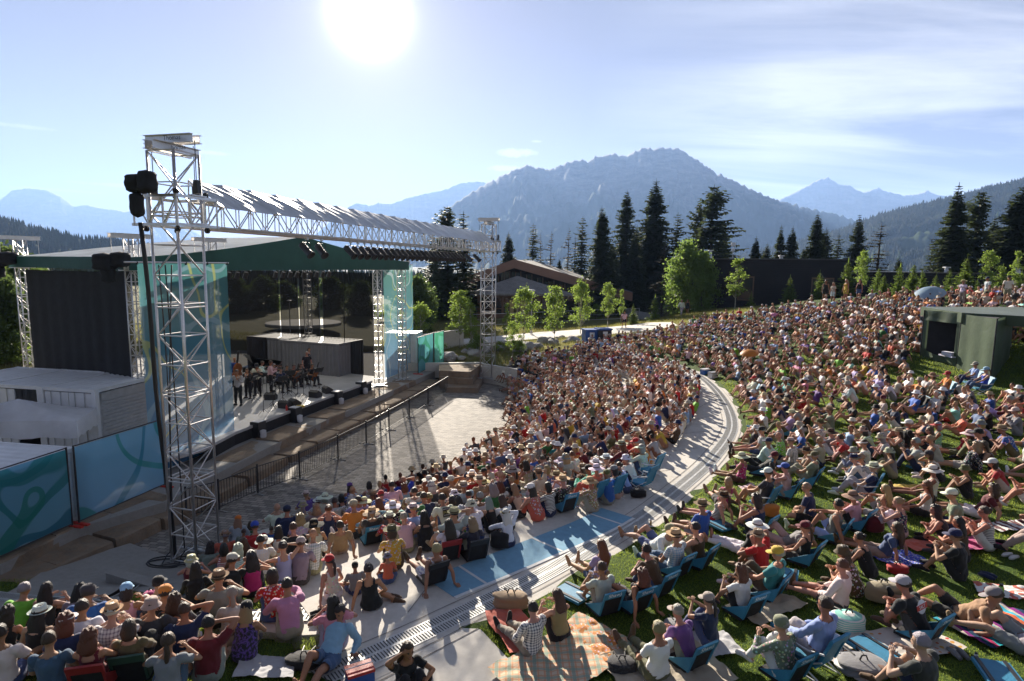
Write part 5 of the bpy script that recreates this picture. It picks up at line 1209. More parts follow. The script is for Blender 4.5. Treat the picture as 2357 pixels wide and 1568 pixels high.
W2 = [(1205, 665, 790, 1.7, a3, 1.0, 'bright green young aspen beside the street lamp on the path'), (1275, 660, 800, 1.6, a1, 1.1, 'bright green young aspen right of the street lamp'), (1335, 648, 772, 1.9, a3, .9, 'young aspen in front of the hall, behind the bins'), (1398, 652, 755, 2.2, a1, .9, 'young aspen before the right end of the hall'), (1428, 668, 748, 2.3, a2, .8, 'small thin aspen at the hall corner'),
      (1058, 670, 800, 1.4, a1, 1.3, 'young aspen left of the far truss tower'), (1083, 700, 810, 1.3, a2, 1.2, 'small aspen close left of the far truss tower'), (1165, 700, 800, 1.5, a2, .7, 'small thin aspen right of the far truss tower'), (1180, 740, 830, 1.3, a1, 1.0, 'little aspen on the wild grass right of the far tower'), (968, 700, 800, 1.2, a3, 1.2, 'leafy aspen behind the aqua fence panels'),
      (1690, 598, 722, 3.1, a2, 1.3, 'pale thin young tree in front of the dark building'), (1978, 578, 700, 4.3, a1, .8, 'bright young aspen in front of the dark building step'), (2268, 578, 690, 5.0, a1, 1.0, 'green young tree left of the photo edge, behind the crowd'), (2332, 580, 690, 5.0, a2, 1.1, 'sparse young tree near the right photo edge'), (1540, 625, 730, 2.8, a2, .7, 'thin pale sapling by the garden wall')]
for u, vt, vb, z, pr, wd, lab in W2:
    if u > 1600: Yd = 55 if u < 1960 else 48; q = pY(u, vb, Yd); place(pr, used, u, vt, vb, float(rbf(q.x, Yd)[0]), 5, lab, None, wd, Y=Yd, name='young_aspen')
    else: place(pr, used, u, vt, vb, z, 5, lab, None, wd, name='young_aspen')
w1 = broadleaf(21, 9, 2.5, 9500, .15, .10, .12, 'willow', 70, 'broadleaf_tree', 'trunk', weep=1.2); w2 = broadleaf(22, 9, 3.4, 15000, .2, .14, .05, 'poplar', 90, 'broadleaf_tree', 'trunk')
W3 = [(1578, 560, 66, w1, 1.1, 2.4, 'soft light-green willow-like tree in front of the lopsided fir'), (1612, 585, 64, w1, .9, 2.4, 'light-green tree at the left end of the dark building'), (955, 640, 60, w2, 1.0, 1.0, 'round dark-green tree behind the far blue banner'), (985, 655, 68, w1, .8, 1.2, 'round green tree between the far banner and the hall'),
      (25, 575, 42, w2, 1.0, 1.0, 'leafy dark tree at the left edge beyond the stage tower'), (70, 600, 46, w2, 1.1, 1.2, 'leafy tree behind the black curtain, left'), (-30, 610, 38, w2, 1., 1.5, 'leafy tree cut by the left photo edge'), (600, 640, 75, w2, 1.0, 1.0, 'dark tree seen through the mesh panels, left'), (660, 650, 85, w2, 1.2, 1.0, 'dark tree seen through the mesh panels, middle'), (760, 640, 82, w2, 1.2, 1.0, 'dark tree seen through the mesh panels, right'), (830, 650, 74, w2, 1.0, 1.0, 'dark tree seen through the mesh panels, far right'), (540, 640, 70, w2, 1., 1., 'dark tree seen at the left of the stage opening')]
for u, vt, Yd, pr, wd, z, lab in W3: place(pr, used, u, vt, 720, z, 9, lab, None, wd, Y=Yd, name='broadleaf_tree')
W4 = [(1662, 680, 722, 3.1), (1774, 640, 715, 3.6), (1812, 655, 715, 3.7), (1882, 645, 706, 4.2), (1945, 620, 702, 4.4), (2014, 635, 700, 4.6), (2030, 650, 702, 4.6), (2063, 630, 696, 4.7), (2098, 625, 692, 4.8), (2118, 640, 692, 4.9), (2150, 650, 690, 4.9), (2178, 640, 688, 5.0), (2218, 610, 690, 5.0), (2245, 660, 690, 5.1), (2300, 630, 688, 5.2), (1726, 690, 722, 3.3), (2345, 640, 690, 5.2), (1505, 700, 740, 2.6), (1455, 720, 752, 2.4)]
for i, (u, vt, vb, z) in enumerate(W4):
    Yd = (56 if u < 1960 else 49.5)+(i % 3)*.8 if u > 1600 else 62; q = pY(u, vb, Yd); place((yf, yf2)[i % 2], used, u, vt-16, vb, float(rbf(q.x, Yd)[0]) if u > 1600 else 2.3, 3.2, 'small bright young fir in the row between the crowd and the dark building', 'young firs before the dark building', 1.15, Y=Yd, name='young_fir')
# shrubs and tall weeds
def weeds(seed, n, name, mat, rad, h): 
    r = np.random.default_rng(seed); P = np.stack([r.normal(0, rad*.5, n), r.normal(0, rad*.5, n), np.zeros(n)], 1); a = r.uniform(0, 6.28, n); hh = h*r.uniform(.4, 1.1, n); d = np.stack([np.cos(a), np.sin(a), np.zeros(n)], 1)*.012*3
    top = P+np.stack([r.normal(0, .12, n), r.normal(0, .12, n), hh], 1); Q = np.stack([P-d, P+d, top+d*.2, top-d*.2], 1); tb = TB(); tb.quads(Q); return tb.mesh(name, mat)
sb1 = broadleaf(31, 1.6, .9, 2600, .06, .02, .02, 'willow', 30, 'shrub', 'trunk'); sb2 = broadleaf(32, 1.3, .8, 1900, .05, .02, .02, 'aspen', 24, 'shrub', 'trunk')
for i, (u, v, s, lab) in enumerate(((975, 760, 1.8, 'leafy shrub behind the aqua panels'), (1035, 790, 1.1, 'green shrub at the path edge left of the far tower'), (1098, 815, 1.0, 'shrub among the boulders left of the far tower'), (1150, 810, .7, 'small shrub among the boulders right of the far tower'), (1195, 815, .7, 'small shrub near the boulders'), (1008, 815, 1.0, 'shrub at the left end of the boulders'), (1290, 735, 1.3, 'shrub before the hall'), (1340, 745, 1., 'low shrub before the hall, right'), (1010, 735, 1.6, 'shrub below the dark round tree'), (890, 740, 1.5, 'shrub showing behind the far banner'), (1370, 735, 1.2, 'shrub before the hall wall'), (2080, 690, 1.2, 'low shrub in the fir row'), (20, 830, 2.2, 'bush on the grassy bank at the left edge'), (50, 850, 1.6, 'bush beyond the left container'), (1240, 745, 1.2, 'flowering shrub before the hall porch'))):
    pr = (sb1, sb2)[i % 2]; o = pr if pr.name not in used else copy_tree(pr); used.add(pr.name); p = hit(u, v) if v > 700 else pz(u, v, 4.8); o.location = p; o.scale = (s, s, s*.9); tag(o, lab, 'shrub')
# ---------------------------------------------------------------- grass blades
def blades(name, pts, z, h, wid, mat, label, spread=.5, seed=1):
    r = np.random.default_rng(seed); n = len(pts); B = np.stack([pts[:, 0], pts[:, 1], z-.01], 1); a = r.uniform(0, 6.28, n); d = np.stack([np.cos(a), np.sin(a), np.zeros(n)], 1)*wid*.5*np.ones((n, 1))
    hh = h*r.uniform(.5, 1.2, n) if np.isscalar(h) else h*r.uniform(.5, 1.2, n); T = B+np.stack([r.normal(0, spread, n)*hh, r.normal(0, spread, n)*hh, hh], 1)
    V = np.stack([B-d, B+d, T], 1).reshape(-1, 3); o = mesh_obj(name, np_mesh(name, V, np.arange(3*n).reshape(n, 3), mat, False)); return tag(o, label, 'grass', kind='stuff')
M['blade'] = leafmat('grass_blade', (.13, .20, .012), (.24, .29, .05), .6, .7); M['wildblade'] = leafmat('wild_grass_blade', (.10, .13, .02), (.26, .24, .08), .5, .7)
HARD = [WALK, BOWL, np.array([tuple(q[:2]) for q in bs]), np.array([tuple(q[:2]) for q in ap]), np.array([tuple(q[:2]) for q in bd]), np.array(FLOOR), np.array(TERR)]
def free(p):
    k = np.ones(len(p), bool)
    for h in HARD: k &= ~inpoly(p[:, 0], p[:, 1], h)
    return k
n = 700000; r = np.random.default_rng(5); yy = 5+ (r.random(n)**1.5)*28; xx = r.uniform(-1.02, 1.0, n)*(yy*.9+1.5); p = np.stack([xx, yy], 1); k = free(p) & ((xx > -2.0) | (yy < 16)) & (xx > -13); p = p[k]
sc = 1+np.clip((p[:, 1]-9)/12, 0, 2); blades('lawn_grass', p, rbf(p[:, 0], p[:, 1]), .045*sc**.5, (.009*sc)[:, None], M['blade'], 'short bright green lawn grass of the seating slope', seed=2)
n = 150000; yy = 26+r.random(n)*30; xx = r.uniform(-40, 22, n); yy = np.where(xx < -16, yy, 44+r.random(n)*24); p = np.stack([xx, yy], 1); k = free(p) & ((xx < -17) | ((xx > -12) & (yy > 44) & (xx < yy*1.1-45+10))) & ~inpoly(xx, yy, [tuple(q[:2]) for q in pth]); p = p[k]
blades('wild_grass', p, rbf(p[:, 0], p[:, 1]), .30, .022, M['wildblade'], 'tall yellow-green wild grass behind the seating and stage', .35, 3)
# ---------------------------------------------------------------- mountains
def mountain(name, label, sil, D, depth, mat, amp, rough=.9, nA=420, nD=60, z0=-20, front=.75, seed=0, tree=0.):
    """height field behind the ridge line sil = [(u, v), ...] standing at distance D"""
    us = [q[0] for q in sil]; U = np.linspace(us[0], us[-1], nA); Vv = np.interp(U, us, [q[1] for q in sil]); V = []
    for i, (u, v) in enumerate(zip(U, Vv)):
        d = ray(u, v); tx = d.x/d.y; tz_ = d.z/d.y
        jag = noise.fractal(Vector((u*.11, seed, 0)), 1., 2., 4)*rough*(.0034 if D < 6000 else .0012)
        top = CAMZ+(tz_+jag)*D
        for j in range(nD+1):
            t = j/nD; y = D-depth*front+depth*t; x = tx*y if y > 0 else 0
            s = (y-D)/(depth*front) if y < D else (y-D)/(depth*(1-front))
            f = max(0, 1-abs(s))**(1.15 if s < 0 else 1.4)
            w = Vector((x/D*14+seed, y/D*14, seed*1.7)); rg = noise.ridged_multi_fractal(w+Vector((noise.noise(w*.7), noise.noise(w*.7+Vector((5, 5, 5))), 0))*1.2, 1., 2.1, 6, 1., 2.)
            k = min(1, abs(s)*3.2)
            z = z0+(top-z0)*f-max(0, 1.9-rg)*amp*k*min(1, max(0, 1-abs(s))*2.5)*(1 if s < 0 else .2)
            V.append((x, y, z))
    idx = np.arange(nA*(nD+1)).reshape(nA, nD+1); F = np.stack([idx[:-1, :-1], idx[1:, :-1], idx[1:, 1:], idx[:-1, 1:]], -1).reshape(-1, 4)
    o = mesh_obj(name, np_mesh(name, np.array(V), F, mat)); return tag(o, label, kind='structure')
def rockmat(name, c1, c2, sc, forest=None, fz=0, fw=200):
    m, nt, out = new_mat(name); w = worldpos(nt); a = noise_(nt, sc, 8, .68, w); mp = N(nt, 'ShaderNodeMapping'); L(nt, w, mp.inputs[0]); mp.inputs['Scale'].default_value = (1, 1, 4); mp.inputs['Rotation'].default_value = (.5, .5, 0); b = noise_(nt, sc*5, 7, .75, mp.outputs[0])
    c = mixc(nt, .4, ramp(nt, a, [(.35, c1), (.65, c2)]), ramp(nt, b, [(.35, [q*.65 for q in c1]), (.65, [q*1.25 for q in c2])]))
    if forest:
        s = N(nt, 'ShaderNodeSeparateXYZ'); L(nt, w, s.inputs[0]); h = math_(nt, 'DIVIDE', math_(nt, 'SUBTRACT', fz, s.outputs[2]), fw); h = math_(nt, 'ADD', h, math_(nt, 'MULTIPLY', math_(nt, 'SUBTRACT', a, .5), 5.)); h = math_(nt, 'ADD', h, .5, True)
        c = mixc(nt, h, c, mixc(nt, noise_(nt, sc*12, 5, .7, w), forest, [q*1.8 for q in forest]))
    bsdf(nt, out, c, .95, 0, bump(nt, a, 1., 1.2/sc*.06), .05); return m
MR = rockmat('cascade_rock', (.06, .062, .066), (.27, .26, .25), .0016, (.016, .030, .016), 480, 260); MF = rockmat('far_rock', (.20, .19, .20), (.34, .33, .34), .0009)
MH = rockmat('forest_hill', (.014, .028, .010), (.030, .048, .018), .012)
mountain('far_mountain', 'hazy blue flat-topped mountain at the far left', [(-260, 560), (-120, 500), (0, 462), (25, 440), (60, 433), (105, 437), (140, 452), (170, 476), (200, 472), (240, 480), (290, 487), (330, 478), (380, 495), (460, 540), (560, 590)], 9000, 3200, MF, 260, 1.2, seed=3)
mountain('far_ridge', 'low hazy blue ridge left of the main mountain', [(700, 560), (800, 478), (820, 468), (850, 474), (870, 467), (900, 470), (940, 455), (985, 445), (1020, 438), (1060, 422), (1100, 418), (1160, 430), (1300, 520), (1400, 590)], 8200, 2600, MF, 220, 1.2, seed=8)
mountain('main_mountain', 'great rocky mountain with broad jagged summit in the middle', [(860, 600), (930, 555), (1000, 508), (1050, 465), (1115, 425), (1170, 397), (1210, 380), (1240, 386), (1262, 392), (1300, 376), (1335, 367), (1352, 372), (1370, 362), (1410, 354), (1440, 360), (1462, 348), (1480, 340), (1500, 343), (1522, 340), (1545, 342), (1556, 340), (1575, 350), (1600, 366), (1628, 385), (1650, 400), (1680, 412), (1720, 432), (1770, 455), (1850, 478), (1930, 495), (2030, 530), (2150, 570), (2300, 600)], 4300, 3000, MR, 230, 1.3, 420, 90, seed=1, front=.8)
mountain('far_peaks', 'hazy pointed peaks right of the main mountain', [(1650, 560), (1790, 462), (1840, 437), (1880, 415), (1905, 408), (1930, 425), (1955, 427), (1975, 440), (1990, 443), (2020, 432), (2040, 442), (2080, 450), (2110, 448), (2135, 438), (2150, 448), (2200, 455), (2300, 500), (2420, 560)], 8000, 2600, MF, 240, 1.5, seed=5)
mountain('forest_hillside', 'dark forested hillside at the right', [(1600, 610), (1700, 590), (1820, 560), (1930, 530), (2030, 492), (2120, 470), (2200, 452), (2260, 435), (2356, 412), (2500, 370), (2700, 340)], 1900, 1500, MH, 60, .5, 220, 60, seed=6)
mountain('forest_hillside', 'dark forested hillside at the far left', [(-500, 470), (-200, 480), (-60, 495), (0, 502), (60, 520), (120, 535), (190, 549), (260, 552), (330, 566), (420, 590)], 900, 650, MH, 22, .6, 160, 50, seed=7)
# forest on the near hills: small conifers too many to count
M['far_forest'] = simple('far_forest', (.012, .024, .010), .95, 0, .4, .02)
def forest(name, src, n, hgt, label, seed, cond):
    me = src.data; co = np.empty(len(me.vertices)*3); me.vertices.foreach_get('co', co); co = co.reshape(-1, 3); r = np.random.default_rng(seed)
    P = np.array([tuple(p.vertices) for p in me.polygons]); ce = co[P]; ok = cond(ce.mean(1)); P = P[ok]; i = r.integers(0, len(P), n); a, b = r.random((2, n, 1)); q = co[P[i]]; c = (q[:, 0]*(1-a)+q[:, 1]*a)*(1-b)+(q[:, 3]*(1-a)+q[:, 2]*a)*b
    h = hgt*r.uniform(.55, 1.25, n); w = h*r.uniform(.16, .24, n); V = []; F = []; k = 5; ang = np.arange(k)*2*math.pi/k
    for (z0, z1, ws) in ((0, .7, 1), (.4, 1, .62)):
        ring = c[:, None, :]+np.stack([np.cos(ang)[None]*w[:, None]*ws, np.sin(ang)[None]*w[:, None]*ws, np.repeat((h*z0)[:, None], k, 1)], -1); tip = c+np.stack([0*h, 0*h, h*z1], 1)
        base = len(V)*0+sum(len(x) for x in V); V.append(np.concatenate([ring, tip[:, None]], 1).reshape(-1, 3)); off = base+np.arange(n)[:, None]*(k+1)
        for j in range(k): F.append(np.stack([off[:, 0]+j, off[:, 0]+(j+1) % k, off[:, 0]+k], 1))
    o = mesh_obj(name, np_mesh(name, np.concatenate(V), np.concatenate(F), M['far_forest'], False)); return tag(o, label, 'forest', kind='stuff')
hl = bpy.data.objects['forest_hillside.001']; hr = bpy.data.objects['forest_hillside']; mm = bpy.data.objects['main_mountain']
forest('forest', hl, 14000, 9, 'dense conifer forest on the left hillside', 3, lambda c: (c[:, 1] > 250))
forest('forest', hr, 60000, 10, 'dense conifer forest on the right hillside', 4, lambda c: (c[:, 1] > 500) & ~((np.abs(c[:, 0]/c[:, 1]-.675) < .03) & (c[:, 1] > 1330) & (c[:, 1] < 1560)))
n = 9000; rr_ = np.random.default_rng(9); yv = 115+rr_.random(n)**1.3*900; xv = rr_.uniform(-1.1, 1.1, n)*yv; zv = rbf(xv, yv); h = 12*rr_.uniform(.5, 1.1, n)*np.clip(yv/250, .45, 1); w = h*.2; k = 5; ang = np.arange(k)*2*math.pi/k; V = []; F = []
c = np.stack([xv, yv, zv-1], 1)
for (z0, z1, ws) in ((0, .7, 1), (.4, 1, .62)):
    ring = c[:, None, :]+np.stack([np.cos(ang)[None]*w[:, None]*ws, np.sin(ang)[None]*w[:, None]*ws, np.repeat((h*z0)[:, None], k, 1)], -1); tip = c+np.stack([0*h, 0*h, h*z1], 1); base = sum(len(x) for x in V); V.append(np.concatenate([ring, tip[:, None]], 1).reshape(-1, 3)); off = base+np.arange(n)*(k+1)
    for j in range(k): F.append(np.stack([off+j, off+(j+1) % k, off+k], 1))
tag(mesh_obj('forest', np_mesh('forest', np.concatenate(V), np.concatenate(F), M['spruce'], False)), 'valley forest beyond the hall and buildings', 'forest', kind='stuff')
# ---------------------------------------------------------------- people: posed skeletons skinned into one surface
def nrm(v): v = np.asarray(v, float); return v/max(1e-9, np.linalg.norm(v))
def ik(a, b, l1, l2, hint):
    a = np.asarray(a, float); b = np.asarray(b, float); d = b-a; D = np.linalg.norm(d); u = d/max(D, 1e-6); D2 = min(D, (l1+l2)*.998); b = a+u*D2
    x = (l1*l1-l2*l2+D2*D2)/(2*D2); h = math.sqrt(max(l1*l1-x*x, 0)); p = np.asarray(hint, float); p = p-u*p.dot(u); p = nrm(p); return a+u*x+p*h, b
def pose(p, lean, ank, kn, wr, el, foot='flat', yaw=0, pitch=-5, side=0, curl=0, hand=None):
    return dict(p=p, lean=lean, ank=ank, kn=kn, wr=wr, el=el, foot=foot, yaw=yaw, pitch=pitch, side=side, curl=curl, hand=hand)
POSES = {
 'hug': pose((0, 0, .11), 20, [(-.10, .42, .08), (.10, .42, .08)], (0, .3, 1), [(-.06, .42, .36), (.05, .43, .39)], (1, -.2, -.7), curl=12),
 'kneehands': pose((0, 0, .11), 4, [(-.15, .48, .08), (.13, .46, .08)], (0, .3, 1), [(-.15, .34, .52), (.15, .34, .52)], (1, -.2, -.7), curl=8, yaw=8),
 'cross': pose((0, 0, .10), 6, [(.12, .28, .06), (-.13, .36, .06)], (2.6, .5, .35), [(-.13, .30, .20), (.12, .30, .22)], (1, -.5, -.4), foot='side', curl=10),
 'out': pose((0, 0, .11), -24, [(-.10, .88, .07), (.11, .86, .07)], (0, .1, 1), [(-.27, -.33, .05), (.27, -.33, .05)], (.4, -1, .2), foot='up', pitch=-2),
 'outlap': pose((0, 0, .11), -6, [(-.08, .86, .07), (.14, .84, .07)], (0, .1, 1), [(-.10, .30, .22), (.12, .32, .24)], (1, -.5, -.3), foot='up', curl=8),
 'chair': pose((0, -.02, .17), -20, [(-.15, .62, .08), (.14, .58, .08)], (0, .3, 1), [(-.12, .30, .34), (.12, .28, .36)], (1, -.6, -.4), curl=10, pitch=-8),
 'high': pose((0, -.02, .34), -14, [(-.16, .60, .08), (.14, .56, .08)], (0, .3, 1), [(-.14, .32, .48), (.16, .30, .48)], (1, -.6, -.4), curl=10, pitch=-8),
 'step': pose((0, 0, .11), 14, [(-.14, .44, -.25), (.13, .42, -.25)], (0, .6, 1), [(-.12, .42, .26), (.12, .42, .24)], (1, -.2, -.6), curl=10, pitch=0),
 'shade': pose((0, 0, .11), 8, [(-.14, .46, .08), (.12, .46, .08)], (0, .3, 1), [(-.12, .40, .42), (.10, .16, .80)], (1, .1, -.2), curl=6, hand='up'),
 'clap': pose((0, 0, .12), 2, [(-.15, .50, .08), (.14, .50, .08)], (0, .3, 1), [(-.035, .38, .60), (.04, .38, .62)], (1, -.3, -.8), curl=4),
 'recline': pose((0, 0, .11), -46, [(-.10, .84, .07), (.10, .64, .08)], (0, .2, 1), [(-.28, -.20, .05), (.28, -.24, .05)], (.3, -1, -.3), foot='up', pitch=-25),
 'oneknee': pose((0, 0, .11), -10, [(-.12, .86, .07), (.13, .48, .08)], (0, .2, 1), [(-.26, -.30, .05), (.13, .38, .50)], (.7, -.6, -.1), foot='mix', yaw=-12),
 'side': pose((0, 0, .10), 3, [(.42, .10, .06), (.36, .24, .07)], (-.6, 1.6, .2), [(-.34, -.06, .05), (.14, .24, .16)], (.8, -.5, .1), foot='side', side=-7, yaw=10),
 'chin': pose((0, 0, .11), 24, [(-.14, .46, .08), (.13, .44, .08)], (0, .3, 1), [(-.08, .44, .40), (.03, .36, .66)], (.6, .5, -.8), curl=10, pitch=-5),
 'stand': pose((0, 0, .95), 2, [(-.11, .03, .08), (.12, -.02, .08)], (0, 1, 0), [(-.26, .10, .86), (.25, .12, .88)], (.6, -.8, 0)),
 'walk': pose((0, 0, .93), 5, [(-.09, .30, .09), (.09, -.30, .12)], (0, 1, 0), [(-.25, -.1, .80), (.28, .25, .95)], (.6, -.8, 0)),
 'violin': pose((0, 0, .95), 2, [(-.15, .05, .08), (.14, 0, .08)], (0, 1, 0), [(-.26, .42, 1.34), (.22, .36, 1.26)], (.5, .0, -1), yaw=22, pitch=-14),
 'seatplay': pose((0, 0, .52), 8, [(-.20, .42, .08), (.20, .42, .08)], (0, 1, .3), [(-.24, .34, .92), (.20, .34, .68)], (1, -.2, -.5), curl=8, pitch=-18),
}
def solve(P, w=0):
    """joints of a pose; w = 1 gives narrower shoulders and wider hips"""
    J = {}; p = np.array(P['p'], float); ln = math.radians(P['lean']); sd = math.radians(P['side']); cu = math.radians(P['curl'])
    d1 = np.array([math.sin(sd), math.sin(ln), math.cos(ln)]); d1 = nrm(d1); d2 = nrm([math.sin(sd)*.3, math.sin(ln+cu), math.cos(ln+cu)]); T = .50 if not w else .475
    c = p+d1*T*.55; n = c+d2*T*.47; J['pel'] = p; J['mid'] = c; J['neck'] = n; x = np.array([1., 0, 0]); fr = nrm(np.cross(d2, x)*-1); fr = np.cross(d2, x); fr = fr if fr[1] > 0 else -fr
    sw = .185 if not w else .160; J['shL'] = n-x*sw-d2*.055; J['shR'] = n+x*sw-d2*.055; hw = .092 if not w else .098
    J['hiL'] = p-x*hw; J['hiR'] = p+x*hw; hp_ = math.radians(P['pitch']); up = nrm([0, math.sin((ln+cu)*.35), math.cos((ln+cu)*.35)]); J['head'] = n+up*.175+np.array([0, .025, 0])
    tl, sl, ua, fa = (.44, .43, .30, .26) if not w else (.42, .41, .28, .245)
    for s, k, sg in (('L', 0, -1), ('R', 1, 1)):
        a = np.array(P['ank'][k], float); kh = np.array(P['kn'], float).copy(); kh[0] *= sg if P['foot'] == 'side' and P['side'] == 0 else (1 if P['foot'] == 'side' else 0); J['kn'+s], J['an'+s] = ik(J['hi'+s], a, tl, sl, kh)
        wv = np.array(P['wr'][k], float)-x*0; 
        if w: wv = wv-np.array([0, 0, .02])
        eh = np.array(P['el'], float)*np.array([sg, 1, 1]); J['el'+s], J['wr'+s] = ik(J['sh'+s], wv, ua, fa, eh)
        sh = nrm(J['an'+s]-J['kn'+s]); ft = P['foot']; up_ = ft == 'up' or (ft == 'mix' and s == 'L') 
        if up_: fd = nrm([sg*.35, .35, 1])
        elif ft == 'side': fd = nrm([-sg*.5, .8, -.15]) if P['side'] == 0 else nrm([.8, -.4, 0])
        else: fd = nrm([sg*.18, 1, 0])
        J['toe'+s] = J['an'+s]+fd*.17-(sh*-.0)+np.array([0, 0, -.035 if not up_ else 0]); J['heel'+s] = J['an'+s]-fd*.05+(np.array([0, 0, -.045]) if not up_ else sh*.045)
        hd = nrm(J['wr'+s]-J['el'+s])
        if P['hand'] == 'up' and s == 'R': hd = nrm([-.9, .25, .1])
        elif J['wr'+s][2] < .12: hd = nrm([sg*.3, -.9, -.1])
        J['ha'+s] = J['wr'+s]+hd*.075; J['hd'+s] = hd
    return J
def headframe(P, J): return Matrix.Translation(Vector(J['head']))@Euler((math.radians(P['pitch']), 0, math.radians(P['yaw'])), 'XYZ').to_matrix().to_4x4()
BONES = [('torso', 'pel', 'neck', .13), ('head', 'head', 'head', .10), ('uL', 'shL', 'elL', .045), ('uR', 'shR', 'elR', .045), ('fL', 'elL', 'wrL', .035), ('fR', 'elR', 'wrR', .035), ('hL', 'wrL', 'haL', .04), ('hR', 'wrR', 'haR', .04),
         ('tL', 'hiL', 'knL', .075), ('tR', 'hiR', 'knR', .075), ('sL', 'knL', 'anL', .05), ('sR', 'knR', 'anR', .05), ('oL', 'anL', 'toeL', .04), ('oR', 'anR', 'toeR', .04)]
def ellring(mb, stations, n=16):
    """loft of ellipses: (centre, rx, ry, axis-up vector)"""
    vs = []; fs = []
    for c, rx, ry, ax in stations:
        ax = nrm(ax); x = np.array([1., 0, 0]); x = nrm(x-ax*x.dot(ax)); y = np.cross(ax, x)
        for j in range(n):
            t = 2*math.pi*j/n; vs.append(tuple(np.asarray(c)+x*rx*math.cos(t)+y*ry*math.sin(t)))
    m = len(stations)
    for i in range(m-1):
        for j in range(n): fs.append((i*n+j, i*n+(j+1) % n, (i+1)*n+(j+1) % n, (i+1)*n+j))
    fs += [tuple(range(n))[::-1], tuple((m-1)*n+j for j in range(n))]; mb.add(vs, fs)
def limb(mb, pts, rs, n=12):
    mb.path(pts, rs, n); mb.ball(pts[0], rs[0]*1.0, 10, 7); mb.ball(pts[-1], rs[-1]*1.0, 10, 7)
def rawbody(P, w):
    J = solve(P, w); m = MB(); d1 = nrm(J['mid']-J['pel']); d2 = nrm(J['neck']-J['mid']); p, c, n = J['pel'], J['mid'], J['neck']
    hx = .168 if not w else .172; cx = .168 if not w else .142; wx = .145 if not w else .118; by = .11 if not w else .10
    ellring(m, [(p-d1*.10, hx*.6, .075, d1), (p-d1*.06, hx*.93, .105, d1), (p+d1*.03, hx, by+.015, d1), (p+d1*.13, (hx+wx)/2, by+.002, d1), (c-d1*.06, wx, by-.008, d1), (c+d2*.05, cx*.94, by+.004, d2), (c+d2*.12, cx, by+.010, d2), (n-d2*.09, cx+.008, .098, d2), (n-d2*.035, cx*.82, .078, d2), (n+d2*.01, .075, .058, d2)])
    if w: 
        f = np.cross(d2, [1, 0, 0]); f = f if f[1] > 0 or f[2] > 0 else -f; f = np.cross([1, 0, 0], d2)*-1
        f = np.array([0, d2[2], -d2[1]])
        for s in (-1, 1): m.ball(c+d2*.10+f*.085+np.array([s*.062, 0, 0]), (.055, .052, .055), 10, 8)
    m.path([n-d2*.03, (n+J['head'])/2, J['head']-np.array([0, .01, .02])], [.058, .050, .052], 12)
    HM = headframe(P, J); R = HM.to_3x3(); hc = HM.translation
    def hb(c_, r, n_=14, k=10): m.ball(hc+R@Vector(c_), r, n_, k, R)
    hb((0, -.005, .025), (.076, .096, .095)); hb((0, .018, -.035), (.062, .076, .078)); hb((0, .060, -.078), (.030, .030, .026), 10, 7)
    hb((0, .098, -.018), (.014, .020, .024), 8, 6); hb((0, .090, .004), (.009, .016, .028), 8, 6)
    for s in (-1, 1): hb((s*.078, -.005, -.012), (.010, .022, .032), 8, 6)
    for s, sg in (('L', -1), ('R', 1)):
        k = 1 if not w else .86
        e, wr_, sh = J['el'+s], J['wr'+s], J['sh'+s]; limb(m, [sh, sh+(e-sh)*.35, e], [.060*k, .050*k, .040*k]); limb(m, [e, e+(wr_-e)*.3, wr_], [.040*k, .041*k, .026*k])
        hdir = J['hd'+s]; q = Vector(hdir).to_track_quat('Y', 'Z').to_matrix(); m.ball(J['wr'+s]+hdir*.048, (.040*k, .052, .019), 10, 7, q)
        hi, kn, an = J['hi'+s], J['kn'+s], J['an'+s]; k2 = 1 if not w else 1.0
        limb(m, [hi, hi+(kn-hi)*.4, kn], [.092*k2, .080*k2, .056]); limb(m, [kn, kn+(an-kn)*.3, kn+(an-kn)*.7, an], [.055, .057, .041, .036])
        limb(m, [J['heel'+s], J['an'+s]+(J['toe'+s]-J['an'+s])*.4, J['toe'+s]], [.036, .042, .030])
    return m, J
def remesh(m, vox, smooth=2):
    me = bpy.data.meshes.new('tmp'); me.from_pydata(m.v, [], m.f); o = bpy.data.objects.new('tmp', me); C.objects.link(o)
    md = o.modifiers.new('r', 'REMESH'); md.mode = 'VOXEL'; md.voxel_size = vox; md.use_smooth_shade = True
    sm = o.modifiers.new('s', 'SMOOTH'); sm.factor = .5; sm.iterations = smooth
    dg = bpy.context.evaluated_depsgraph_get(); ev = o.evaluated_get(dg); e = ev.to_mesh()
    nv = len(e.vertices); V = np.empty(nv*3, np.float32); e.vertices.foreach_get('co', V); Nn = np.empty(nv*3, np.float32); e.vertices.foreach_get('normal', Nn)
    F = np.array([tuple(p.vertices) for p in e.polygons if len(p.vertices) == 4]); ev.to_mesh_clear(); bpy.data.objects.remove(o); bpy.data.meshes.remove(me)
    return V.reshape(-1, 3), Nn.reshape(-1, 3), F
def classify(V, J):
    best = np.full(len(V), 9.); ids = np.zeros(len(V), int); T = np.zeros(len(V))
    for i, (nm, a, b, r) in enumerate(BONES):
        A, B = J[a], J[b]; d = B-A; L2 = d.dot(d)
        t = ((V-A)@d/L2) if L2 > 0 else np.zeros(len(V)); tc_ = np.clip(t, 0, 1); q = A+tc_[:, None]*d; dist = np.linalg.norm(V-q, axis=1)-r
        k = dist < best; best[k] = dist[k]; ids[k] = i; T[k] = t[k]
    return ids, T
